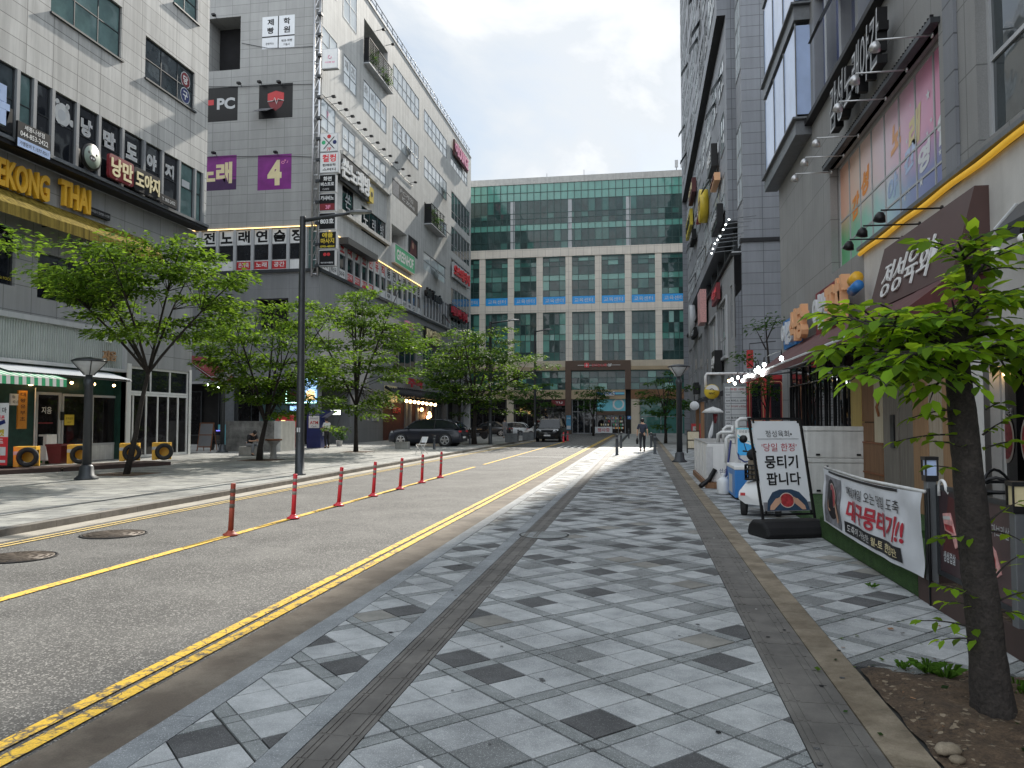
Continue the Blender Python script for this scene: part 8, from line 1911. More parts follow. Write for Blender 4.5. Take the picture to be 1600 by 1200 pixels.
# ------------------------------------------------------------------ trees
def bez(a,b,c,n=6):return [a*(1-t)**2+b*2*t*(1-t)+c*t*t for t in [i/n for i in range(n+1)]]
def pad(m,c,out,rr,r_,n,size,mats,thick=.16,droop=.25):
    """a flat spray of leaves round c, drooping outwards"""
    wts=mats
    for k in range(n):
        a=rr.uniform(0,6.283);q=r_*math.sqrt(rr.random());dx,dy=math.cos(a)*q,math.sin(a)*q
        p=c+Vector((dx,dy,rr.gauss(0,thick*.5)-droop*(q/r_)**2*r_*.6))
        dr=Vector((dx,dy,0))*.6+out*.5+Vector((rr.gauss(0,.4),rr.gauss(0,.4),rr.uniform(-.45,.1)))
        leaf(m,p,rr,size*rr.uniform(.65,1.25),rr.choice(wts),dr)
def street_tree(label,base,fork,cc,rx,rz,npads,per,size,mats,seed,tr=.13,bark='bark',group='trees along the left pavement',extra=(),rpad=.75,name='street_tree',lean=(0,0)):
    rr=random.Random(seed);base=Vector(base);cc=Vector(cc);T=thing(name,label,'tree',base,0,group)
    m=U(bark);fk=base+Vector((lean[0],lean[1],fork));tp=[base-ZV*.05,base+(fk-base)*.35+Vector((rr.gauss(0,.03),rr.gauss(0,.03),0)),base+(fk-base)*.7+Vector((rr.gauss(0,.04),rr.gauss(0,.04),0)),fk]
    m.tube(tp,[tr*1.35,tr,tr*.85,tr*.75],12)
    pads=[];tries=0
    while len(pads)<npads and tries<4000:
        tries+=1;d=Vector((rr.gauss(0,1),rr.gauss(0,1),rr.gauss(0,1))).normalized();q=rr.uniform(.35,1)**.6
        p=cc+Vector((d.x*rx*q,d.y*rx*q,d.z*rz*q))
        # flat topped, narrower towards the fork
        hz=(p.z-(cc.z-rz))/(2*rz);lim=rx*(.45+.75*min(1,hz*1.6))*(1.0 if hz<.8 else .75)
        if (p-cc).xy.length>lim:continue
        if mn.noise(p*.75+Vector((seed,0,0)))<-.10:continue
        if rr.random()<.22:p=cc+(p-cc)*rr.uniform(1.12,1.4)
        if any((p-o).length<rpad*.62 for o in pads):continue
        pads.append(p)
    for e in extra:pads.append(Vector(e))
    nl=max(4,len(pads)//11);limbs=[]
    order=sorted(pads,key=lambda p:math.atan2(p.y-cc.y,p.x-cc.x))
    for i in range(nl):
        grp=order[i*len(order)//nl:(i+1)*len(order)//nl]
        if not grp:continue
        far=max(grp,key=lambda p:(p-fk).length);mid=fk+(far-fk)*.5+ZV*.25*(far-fk).length*.35;pts=bez(fk,mid,far,7)
        m.tube(pts,[tr*.5*(1-t/7.6)+.008 for t in range(8)],7)
        for p in grp:
            if p is far:continue
            k=min(range(1,6),key=lambda k:(pts[k]-p).length);s=pts[max(1,k-1)];m.tube(bez(s,s+(p-s)*.5+ZV*.12,p,4),[tr*.2,tr*.16,tr*.12,tr*.08,.006],5)
    m.build('trunk',T)
    m=MB()
    for p in pads:
        out=(p-fk);out.z=0;out=out.normalized() if out.length>.01 else Vector((1,0,0));r_=rpad*rr.uniform(.7,1.25)
        pad(m,p,out,rr,r_,int(per*rr.uniform(.7,1.2)),size,mats)
    m.build('crown',T);return T
ZM=['leaf_zelkova']*3+['leaf_zelkova_dark']
def PT(x,y,z=LZ):p=G(x,y,z);return Vector((p.x,p.y,z))
def atY(x,y,Y):return AY(x,y,Y)
b=PT(197,741);c=atY(243,462,b.y)
street_tree('bright green street tree nearest the left shops, with a thin dark leaning trunk',b,3.0,c,2.6,1.5,70,150,.18,ZM,3,.075,lean=(.65,0),extra=[atY(285,375,b.y),atY(300,392,b.y+.3),atY(262,398,b.y),atY(125,432,b.y),atY(118,455,b.y-.3),atY(345,440,b.y),atY(352,470,b.y+.4),atY(378,430,b.y+.3),atY(330,520,b.y),atY(140,470,b.y)],rpad=.62)
b=PT(405,719);c=atY(424,553,b.y)
street_tree('second green street tree, forking low behind the tall street lamp',b,1.5,c,2.9,2.0,78,140,.19,ZM,5,.105,rpad=.7,lean=(.25,0),extra=[atY(345,600,b.y),atY(372,505,b.y),atY(500,500,b.y),atY(520,560,b.y),atY(338,560,b.y),atY(480,640,b.y)])
b=PT(556,706);c=atY(566,548,b.y)
street_tree('tall rounded street tree with several upright limbs left of the dark suv',b,2.3,c,3.0,3.1,96,140,.21,['leaf_zelkova','leaf_zelkova_dark','leaf_zelkova_dark'],7,.10,rpad=.85)
b=PT(741,694);c=atY(747,580,b.y)
street_tree('dark green street tree by the kerb end beside the second tall lamp',b,2.6,c,3.7,2.7,90,130,.25,['leaf_zelkova_dark','leaf_zelkova','leaf_dull'],9,.15,rpad=1.0)
b=PT(718,690);c=atY(705,588,b.y)
street_tree('dull bluish green tree standing behind the dark suv',b,2.5,c,2.2,2.2,34,90,.24,['leaf_dull','leaf_far'],10,.13,rpad=.9)
b=Vector((-15.8,13.6,LZ));street_tree('leafy branch tips of a tree outside the frame, showing at the left picture edge',b,2.6,(-15.8,13.4,5.2),1.7,1.2,40,100,.16,ZM,12,.09,rpad=.6,extra=[atY(x,y,15.2) for x,y in ((22,383),(8,362),(-25,378),(-60,370),(-95,385))])
b=Vector((-15.8,11.0,LZ));street_tree('street tree outside the frame at the left that shades the pavement',b,2.6,(-15.6,11.0,5.0),2.3,1.5,40,80,.18,ZM,14,.12,rpad=.7)
FM=['leaf_far','leaf_far','leaf_zelkova_dark']
for i,(x,yb,Y,ctr,rx,rz,lb) in enumerate(((838,688,70,(838,622),2.2,1.6,'round green tree before the left part of the glass block'),(927,681,84,(926,624),1.8,1.7,'small green tree before the brown portal of the glass block'),(1040,692,56,(1037,628),1.55,2.0,'small upright green tree at the far end of the right pavement'))):
    p=AY(x,yb,Y);street_tree(lb,(p.x,Y,0),1.9,atY(ctr[0],ctr[1],Y),rx,rz,26,75,.26,FM,30+i,.1,group='small trees at the end of the street',rpad=.7)
# tree beside the maroon awning, mostly behind it
T=thing('street_tree','thin tree with loose leafy shoots rising behind the far end of the maroon awning','tree',(4.55,29.2,0));m=U('bark')
q=[atY(1196,505,29.2),atY(1180,512,29),atY(1172,555,28.6),atY(1156,556,28.6),atY(1190,600,28.2),atY(1205,610,28.2),atY(1200,590,28.4),atY(1180,607,28.2),atY(1212,500,29.2)]
m.tube([(4.55,29.2,0),(4.5,29.15,1.8),(4.6,29.2,3.6),tuple(q[0])],[.09,.07,.05,.015],8)
for p in q[1:]:m.tube([(4.5,29.15,max(1.6,p.z-.8)),tuple(p)],[.03,.008],5)
m.build('trunk',T);m=MB();rr=random.Random(77)
for p in q:pad(m,p,Vector((-1,0,0)),rr,.42,55,.17,['leaf_dull','leaf_far','leaf_zelkova_dark'],.25)
m.build('crown',T)
# soil squares round the trunks
for i,(x,y) in enumerate(((197,741),(408,719),(559,706),(741,694))):
    p=PT(x,y);m=U('soil');m.box((p.x-.6,p.y-.6,LZ-.02),(p.x+.6,p.y+.6,LZ+.006));m.use('tree_grate')
    for s in (-1,1):m.box((p.x-.68,p.y+s*.64-.04,LZ-.02),(p.x+.68,p.y+s*.64+.04,LZ+.012));m.box((p.x+s*.64-.04,p.y-.6,LZ-.02),(p.x+s*.64+.04,p.y+.6,LZ+.0125))
    o=m.build('tree_pit');o['kind']='structure'
# --- foreground tree with big leaves
YN=G(1552,1112,.02).y
def AN(x,y,dy=0.0):return AY(x,y,YN+dy)
NT=thing('street_tree','foreground tree with a thick dark trunk and large pale green leaves','tree',(AN(1552,1112).x,YN,0))
m=U('bark');m.smooth=True
tp=[AN(1556,1140),AN(1553,1105),AN(1541,1000),AN(1528,890),AN(1516,770),AN(1505,670),AN(1497,585),AN(1500,520),AN(1512,450),AN(1522,380)]
rs=[.118,.104,.094,.088,.082,.077,.064,.038,.02,.010]
# trunk grown as a knobbly surface
n=26;V=[];F=[];seg=[]
for i in range(len(tp)-1):
    for k in range(8):t=k/8;seg.append((tp[i].lerp(tp[i+1],t),rs[i]*(1-t)+rs[i+1]*t))
for i,(p,r_) in enumerate(seg):
    for k in range(n):
        a=2*math.pi*k/n;d=Vector((math.cos(a),math.sin(a),0));q=p+d*r_
        f=1+.10*mn.noise(Vector((math.cos(a)*1.6,math.sin(a)*1.6,p.z*2.4)))+.05*mn.noise(Vector((math.cos(a)*5,math.sin(a)*5,p.z*9)))+.03*mn.noise(Vector((math.cos(a)*14,math.sin(a)*14,p.z*20)))
        if p.z<.35:f+=.35*(.35-p.z)*(1+.8*math.sin(3*a+1))
        V.append(p+d*r_*f)
for i in range(len(seg)-1):
    for k in range(n):F.append((i*n+k,i*n+(k+1) % n,(i+1)*n+(k+1) % n,(i+1)*n+k))
m.raw(V,F)
rn=random.Random(41);MBx=m
def bigleaf(mm,p,dr,s,rr,mat):
    dr=dr.normalized();side=dr.cross(ZV);side=side.normalized() if side.length>.05 else Vector((1,0,0));up=side.cross(dr)
    tw=rr.uniform(-.5,.5);side=(side*math.cos(tw)+up*math.sin(tw)).normalized();up=side.cross(dr).normalized()
    w_=s*.29;fold=rr.uniform(.10,.3);c=rr.uniform(.05,.25)
    rib=[p,p+dr*s*.3+up*s*c*.25,p+dr*s*.65+up*s*c*.2,p+dr*s*1.02-up*s*c*.25]
    l=[rib[1]+side*w_*.92+up*w_*fold,rib[2]+side*w_*.82+up*w_*fold];r_=[rib[1]-side*w_*.92+up*w_*fold,rib[2]-side*w_*.82+up*w_*fold]
    mm.use(mat);mm.raw(rib+l+r_,[(0,4,1),(1,4,5,2),(2,5,3),(0,1,6),(1,2,7,6),(2,3,7)])
leaves=MB();leaves.smooth=True
def twig(a,b,nleaf,s,droop=.35,mat=('leaf_near',),width=.011,lift=.08):
    L_=(b-a).length;pts=bez(a,(a+b)/2+ZV*lift*L_*2,b,8);MBx.tube(pts,[width*(1-.8*i/8)+.0015 for i in range(9)],5)
    for k in range(nleaf):
        t=(k+.6)/nleaf;i=min(7,int(t*8));p=pts[i].lerp(pts[i+1],t*8-i);d=(pts[i+1]-pts[i]).normalized();sd=d.cross(ZV).normalized()*(1 if k % 2 else -1)
        bigleaf(leaves,p+sd*.012,d*.55+sd*rn.uniform(.5,1)+ZV*rn.uniform(-droop-.4,.12),s*rn.uniform(.7,1.2),rn,rn.choice(mat))
    bigleaf(leaves,b,(b-a)+ZV*(-.4*L_),s,rn,rn.choice(mat))
LM=('leaf_near','leaf_near','leaf_near','leaf_zelkova')
# main boughs: (start on the trunk, end, droop)
boughs=[((1495,560),(1300,545),0),((1498,545),(1310,500),.3),((1500,540),(1350,510),-.3),((1503,530),(1390,500),.25),((1498,570),(1340,590),-.35),((1500,560),(1420,560),-.5),((1505,500),(1590,470),.3),((1503,530),(1610,520),-.2),((1500,550),(1600,575),0),((1512,450),(1555,400),.2),((1515,440),(1500,385),-.2),((1505,520),(1465,515),.5),((1500,540),(1560,560),.5),((1498,560),(1390,520),.6),((1500,560),(1460,610),-.3),((1498,575),(1370,560),-.1),((1500,555),(1530,470),-.35),((1500,560),(1580,540),-.4),((1498,570),(1440,590),.3),((1500,540),(1490,480),-.1)]
for (a,b,dy) in boughs:
    A,B=AN(*a),AN(b[0],b[1],dy);Lb_=(B-A).length;main=bez(A,(A+B)/2+ZV*.12*Lb_,B,6);MBx.tube(main,[.016,.013,.011,.009,.007,.005,.003],6)
    ns=max(5,int(Lb_/.062))
    for k in range(ns):
        t=.22+.78*(k+rn.random()*.6)/ns;i=min(5,int(t*6));p=main[i].lerp(main[min(6,i+1)],t*6-i);d=(B-A).normalized();sd=d.cross(ZV).normalized()*(1 if k % 2 else -1)
        e=p+(d*rn.uniform(.1,.6)+sd*rn.uniform(.5,1)+ZV*rn.uniform(-.25,.3)).normalized()*rn.uniform(.14,.30);twig(p,e,rn.randint(5,8),.112,mat=LM,width=.006)
    twig(main[5],B+(B-A).normalized()*.08-ZV*.03,5,.11,mat=LM,width=.006)
for (x0,y0,x1,y1,dy) in ((1522,385,1515,362,0),(1520,400,1538,375,.1),(1518,420,1490,400,-.1),(1520,410,1550,420,.15),(1515,440,1490,455,.1)):twig(AN(x0,y0),AN(x1,y1,dy),6,.115,mat=LM)
# shoots from the trunk
for (x0,y0,x1,y1,dy,n_) in ((1500,640,1420,655,-.1,7),(1503,665,1452,648,.1,6),(1505,680,1400,690,.1,8),(1508,700,1458,690,-.15,5),(1512,740,1460,728,.1,5),(1540,640,1562,630,-.05,4),(1535,680,1575,655,-.1,7),(1540,700,1600,690,.05,7),(1545,815,1590,785,.0,4),(1547,830,1595,845,.1,4),(1520,840,1465,842,-.1,7),(1525,935,1470,915,-.1,7),(1527,950,1475,940,.1,6),(1530,985,1440,970,-.15,6),(1532,1000,1470,1000,.0,5),(1560,940,1605,925,.05,7),(1562,955,1600,960,-.1,6),(1556,900,1590,870,.1,4)):
    twig(AN(x0,y0,-.05),AN(x1,y1,dy),n_,.075 if y0>800 else .085,mat=('leaf_near',),width=.005,lift=.05)
m.build('trunk',NT);leaves.build('crown',NT)
rr=random.Random(5);m=MB()
for k in range(420):
    bx,by=rr.choice([(-15.5,23),(-15.5,31),(-14.8,39),(2.2,5.4),(-15.6,17)]);q=rr.gauss(0,1.6 if bx<0 else .7);x,y=bx+q,by+rr.gauss(0,1.8 if bx<0 else .8)
    if bx>0 and x<1.0:continue
    a=rr.uniform(0,6.3);s_=rr.uniform(.025,.06);z=(LZ+.012 if bx<0 else .012+(.03 if y<5.5 and x>1.4 else 0));d=Vector((math.cos(a),math.sin(a),rr.uniform(-.05,.2)))*s_;e_=Vector((-math.sin(a),math.cos(a),rr.uniform(0,.25)))*s_*.4
    p=Vector((x,y,z));m.use(rr.choice(['leaf_dull','leaf_zelkova','bark_pale','wood_brown']));m.face([p,p+d*.5-e_,p+d,p+d*.5+e_])
tag(m.build('fallen_leaves',kind='stuff'),'fallen leaves scattered on the paving under the trees','fallen leaves',kind='stuff')
# ------------------------------------------------------------------ vehicles
def car(name,label,cat,loc,rz,L,W,H,paint,top,roof,belt=.92,wr=.34,ax=(.19,.80),group=None,clear=.2,alloy='steel',plate='12가 3456'):
    """front at +x. top: lower-body outline (fraction of length, height); roof: greenhouse outline (fraction, height)"""
    T=thing(name,label,cat,loc,rz,group);hw=W/2;X=lambda f:L/2-f*L
    m=U(paint);m.smooth=True;rings=[]
    for f,z in top:
        e=min(1,.80+1.6*min(f,1-f)/.28*.2) if min(f,1-f)<.28 else 1.0
        h=hw*e;zb=clear+.08*(1 if min(f,1-f)<.03 else 0)
        rings.append([(X(f),s*a*h,zz) for s in (1,) for a,zz in ((.86,zb),(.97,zb+.10),(1.0,zb+.30*(z-zb)),(.985,zb+.72*(z-zb)),(.93,z-.03),(.78,z),(0,z+.015))])
    k=len(rings[0]);V=[]
    for rg_ in rings:V+=rg_+[(x,-y,z) for x,y,z in rg_[:-1][::-1]]
    w_=2*k-1
    F=[(i*w_+j,i*w_+j+1,(i+1)*w_+j+1,(i+1)*w_+j) for i in range(len(rings)-1) for j in range(w_-1)]+[(i*w_+w_-1,i*w_,(i+1)*w_,(i+1)*w_+w_-1) for i in range(len(rings)-1)]
    F+=[tuple(range(w_-1,-1,-1)),tuple(range((len(rings)-1)*w_,len(rings)*w_))]
    m.raw(V,F);m.lb('body',T)
    # greenhouse
    rw,bw=hw*.74,hw*.90;zb=belt-.02
    P=[(X(f),z) for f,z in roof];zr=max(z for f,z in roof)
    def yw(z):return bw+(rw-bw)*((z-zb)/(zr-zb))**1.2 if z>zb else bw
    m=U(paint);m.smooth=True;n=len(P)
    for i in range(n-1):
        (xa,za),(xb,zb2)=P[i],P[i+1]
        if abs(za-zb2)<.16*abs(xa-xb)+.02:m.face([(xa,yw(za),za),(xa,-yw(za),za),(xb,-yw(zb2),zb2),(xb,yw(zb2),zb2)])
    m.smooth=False;m.lb('roof',T)
    gi_=0
    for i in range(n-1):
        (xa,za),(xb,zb2)=P[i],P[i+1]
        if not abs(za-zb2)<.16*abs(xa-xb)+.02:
            m=U('car_glass');m.face([(xa,yw(za)-.02,za),(xa,-yw(za)+.02,za),(xb,-yw(zb2)+.02,zb2),(xb,yw(zb2)-.02,zb2)]);m.build('windscreen' if i<n/2 else 'rear_window',T,world=False)
    for s in (1,-1):
        m=U('car_glass');pts=[(x,s*(yw(z)-.004),z) for x,z in P];m.face(pts if s<0 else pts[::-1]);m.lb('side_window',T)
        m=U(paint)
        for i in range(n-1):(xa,za),(xb,zb2)=P[i],P[i+1];m.tube([(xa,s*yw(za),za-.01),(xb,s*yw(zb2),zb2-.01)],.035,6)
        m.lb('pillar',T)
        xm=(P[1][0]+P[-2][0])/2;m=U('black_paint');m.tube([(xm,s*(yw(zb)+.004),zb),(xm-.05,s*(yw(zr)+.002),zr-.05)],.03,5);m.tube([(P[0][0]-.15,s*(yw(zb)+.012),zb+.02),(P[-1][0]+.1,s*(yw(zb)+.012),zb+.05)],.016,5);m.lb('window_trim',T)
        m=U(paint);m.ball((P[0][0]-.25,s*(hw+.02),zb+.10),.1,10,(.6,1,.75));m.lb('mirror',T)
        for f in ax:
            x=X(f);m=U('black_matt');m.lathe((x,s*(hw*1.0-.106),wr+.01),[(wr*1.16,0),(wr*1.16,.105),(wr*.9,.108)],28,(0,s,0));m.lb('wheel_arch',T)
            m=U('rubber');m.lathe((x,s*(hw-.19),wr),[(wr*.7,0),(wr*.95,0),(wr,.04),(wr,.17),(wr*.95,.205),(wr*.7,.21)],28,(0,s,0));o=m.lb('wheel',T)
            m=U(alloy);m.lathe((x,s*(hw+.0),wr),[(wr*.70,0),(wr*.70,.022),(wr*.62,.024),(wr*.6,.0)],24,(0,s,0))
            for q in range(5):
                a=2*math.pi*q/5+.3;c_,s_=math.cos(a),math.sin(a);t_=Vector((-s_,0,c_))*.04;p0=Vector((x,s*(hw+.03),wr));p1_=p0+Vector((c_,0,s_))*wr*.64;m.raw([p0-t_,p0+t_,p1_+t_*1.4,p1_-t_*1.4,p0-t_-Vector((0,s*.03,0)),p0+t_-Vector((0,s*.03,0)),p1_+t_*1.4-Vector((0,s*.03,0)),p1_-t_*1.4-Vector((0,s*.03,0))],[(0,1,2,3),(7,6,5,4),(0,4,5,1),(1,5,6,2),(2,6,7,3),(3,7,4,0)])
            m.build('rim',o,world=False)
        zf=top[1][1];m=U('lens_clear');m.raw([(L/2-.02,s*hw*.50,zf-.12),(L/2-.14,s*hw*.86,zf-.09),(L/2-.2,s*hw*.88,zf+.02),(L/2-.08,s*hw*.5,zf-.02),(L/2-.3,s*hw*.50,zf-.12),(L/2-.3,s*hw*.86,zf-.09),(L/2-.3,s*hw*.86,zf+.02),(L/2-.3,s*hw*.5,zf-.02)],[(0,1,2,3),(0,3,7,4),(1,5,6,2),(3,2,6,7),(0,4,5,1)]);m.lb('headlight',T)
        zt=top[-2][1];m=U('red');m.box((-L/2-.012,s*hw*.55,zt-.2),(-L/2+.12,s*hw*.80,zt-.10));m.lb('tail_light',T)
        m=U('black_paint');m.tube([(X(.46),s*(hw*1.0-.004),clear+.12),(X(.46)+.02,s*(hw*.99),belt-.1)],.006,4);m.box((X(.52),s*hw*1.0-.01,belt-.2),(X(.52)+.16,s*hw*1.0+.015*s,belt-.17));m.lb('door_handle',T)
    m=U('black_matt');m.box((L/2-.03,-hw*.6,clear+.06),(L/2+.012,hw*.6,clear+.2));m.box((L/2-.04,-hw*.45,top[1][1]-.2),(L/2+.010,hw*.45,top[1][1]-.05));m.box((X(.14),-hw*.9,clear-.02),(X(.86),hw*.9,clear+.07));m.lb('grille',T)
    m=U('white');m.box((L/2+.013,-.26,clear+.22),(L/2+.022,.26,clear+.33));m.lb('number_plate',T);m=U('white');m.box((-L/2-.022,-.26,clear+.3),(-L/2-.013,.26,clear+.41));m.lb('number_plate',T)
    return T
suvY=46.2
car('parked_car','dark navy suv parked across the left pavement before the restaurant','car',((AY(669,690,suvY)).x,suvY,LZ),R(176),4.65,1.86,1.64,'paint_navy',[(0,.76),(.025,.92),(.12,1.03),(.26,1.08),(.5,1.08),(.75,1.10),(.9,1.11),(.975,1.07),(1.0,.85)],[(.23,1.05),(.37,1.54),(.49,1.65),(.76,1.63),(.92,1.46),(.99,1.11)],belt=1.05,wr=.385)
rv=AY(862,691,62)
car('oncoming_car','black boxy suv driving towards the camera beside the far red posts','car',(rv.x,62,RZ),R(-92),4.75,1.98,1.84,'paint_black',[(0,.82),(.03,.98),(.12,1.06),(.26,1.10),(.5,1.11),(.8,1.12),(.95,1.12),(1.0,1.0)],[(.25,1.08),(.36,1.74),(.46,1.84),(.8,1.84),(.93,1.74),(.99,1.12)],belt=1.1,wr=.38,clear=.24)
hb_=dict(L=3.6,W=1.6,H=1.48,top=[(0,.62),(.04,.76),(.16,.90),(.24,.94),(.6,.98),(.9,1.0),(.97,.95),(1.0,.7)],roof=[(.19,.92),(.38,1.40),(.52,1.48),(.78,1.46),(.90,1.34),(.985,1.0)],belt=.94,wr=.29)
q=AY(799,682,80);car('parked_car','small white hatchback parked side on before the glass office block','car',(q.x,80,RZ),R(180),paint='paint_white',alloy='metal_grey',**hb_)
q=AY(848,684,74);car('parked_car','white car mostly hidden behind the oncoming black suv','car',(q.x-.2,76,RZ),R(180),paint='paint_white',alloy='metal_grey',**hb_)
q=AY(765,680,76);car('parked_car','black car in the shade left of the white hatchback','car',(q.x,76,LZ),R(178),4.5,1.8,1.45,'paint_black',[(0,.6),(.04,.74),(.16,.86),(.27,.92),(.6,.95),(.84,.97),(.97,.92),(1,.7)],[(.24,.9),(.40,1.36),(.52,1.44),(.66,1.42),(.82,1.0),(.84,.96)],belt=.92,wr=.32)
# parked motorcycle
q=G(745,686,LZ);T=thing('motorcycle','black motorcycle parked in the shade behind the dark suv','motorcycle',(q.x,q.y,LZ),R(172))
for x in (-.68,.68):
    m=U('rubber');m.lathe((x,-.06,.31),[(.22,0),(.30,.0),(.31,.03),(.31,.09),(.30,.12),(.22,.12)],22,(0,1,0));o=m.lb('wheel',T);m=U('steel');m.lathe((x,-.03,.31),[(.22,0),(.22,.06),(.19,.06),(.19,0)],18,(0,1,0));m.build('rim',o,world=False)
m=U('black_paint');m.tube([(.68,0,.31),(.5,0,.75),(.44,0,.98)],.035,8);m.tube([(-.68,0,.31),(-.2,0,.38),(.1,0,.35),(.42,0,.75)],.05,8);m.lb('frame',T);m=U('metal_grey');m.box((-.2,-.15,.22),(.25,.15,.5));m.tube([(.1,-.18,.25),(-.75,-.2,.33)],.045,8);m.lb('engine',T,bevel=.03)
m=U('paint_black');m.ball((.15,0,.74),.2,12,(1.3,.75,.65));m.lb('fuel_tank',T);m=U('black_matt');m.box((-.75,-.13,.68),(-.05,.13,.78));m.lb('seat',T,bevel=.04);m=U('black_paint');m.box((-.95,-.2,.8),(-.55,.2,1.15));m.lb('cargo_box',T,bevel=.03);m=U('metal_dark');m.tube([(.36,-.36,1.0),(.44,-.1,1.0),(.44,.1,1.0),(.36,.36,1.0)],.015,6);m.lb('handlebar',T);m=U('lens_clear');m.lathe((.52,0,.86),[(.09,0),(.08,.06),(.03,.08)],14,(1,0,0));m.lb('headlight',T)
# scooter with violet glow in the alley
q=G(333,703,LZ);T=thing('delivery_scooter','dark scooter under a tarpaulin in the shaded alley mouth beside the easel board','scooter',(q.x,q.y+.3,LZ),R(100))
for x in (-.55,.55):
    m=U('rubber');m.lathe((x,-.05,.24),[(.15,0),(.24,.01),(.24,.09),(.15,.1)],18,(0,1,0));m.lb('wheel',T)
m=U('paint_black');m.raw([(.5,-.2,.35),(.5,.2,.35),(.42,.24,1.0),(.42,-.24,1.0),(.38,-.2,.35),(.38,.2,.35),(.34,.2,1.0),(.34,-.2,1.0)],[(0,1,2,3),(7,6,5,4),(0,4,5,1),(1,5,6,2),(2,6,7,3),(3,7,4,0)]);m.box((-.6,-.18,.35),(.3,.18,.5));m.box((-.6,-.2,.5),(-.02,.2,.8));m.lb('body',T,bevel=.03);m=U('black_matt');m.box((-.55,-.17,.801),(.0,.17,.86));m.lb('seat',T,bevel=.02);m=U('screen_violet');m.box((.30,-.14,1.0),(.42,.14,1.05));m.lb('dash_light',T);m=U('metal_dark');m.tube([(.3,-.33,1.08),(.4,0,1.04),(.3,.33,1.08)],.016,6);m.lb('handlebar',T)
# ------------------------------------------------------------------ people
def grow(name,joints,edges,mat,parent,root,sub=2):
    me=bpy.data.meshes.new('grow');ks=list(joints);me.from_pydata([joints[k][0] for k in ks],[(ks.index(a),ks.index(b)) for a,b in edges],[])
    o=bpy.data.objects.new('grow',me);_ts.collection.objects.link(o)
    sk=o.modifiers.new('s','SKIN');sk.use_smooth_shade=True;sb=o.modifiers.new('u','SUBSURF');sb.levels=sub;sb.render_levels=sub
    for i,k in enumerate(ks):r_=joints[k][1];me.skin_vertices[0].data[i].radius=r_ if isinstance(r_,tuple) else (r_,r_)
    me.skin_vertices[0].data[ks.index(root)].use_root=True
    with bpy.context.temp_override(scene=_ts,view_layer=_ts.view_layers[0]):
        dg=bpy.context.evaluated_depsgraph_get();mm=bpy.data.meshes.new_from_object(o.evaluated_get(dg))
    bpy.data.objects.remove(o);bpy.data.meshes.remove(me)
    mm.name=name;mm.materials.clear();mm.materials.append(M[mat])
    for p_ in mm.polygons:p_.use_smooth=True;p_.material_index=0
    ob=bpy.data.objects.new(name,mm);col.objects.link(ob);ob.parent=parent;return ob
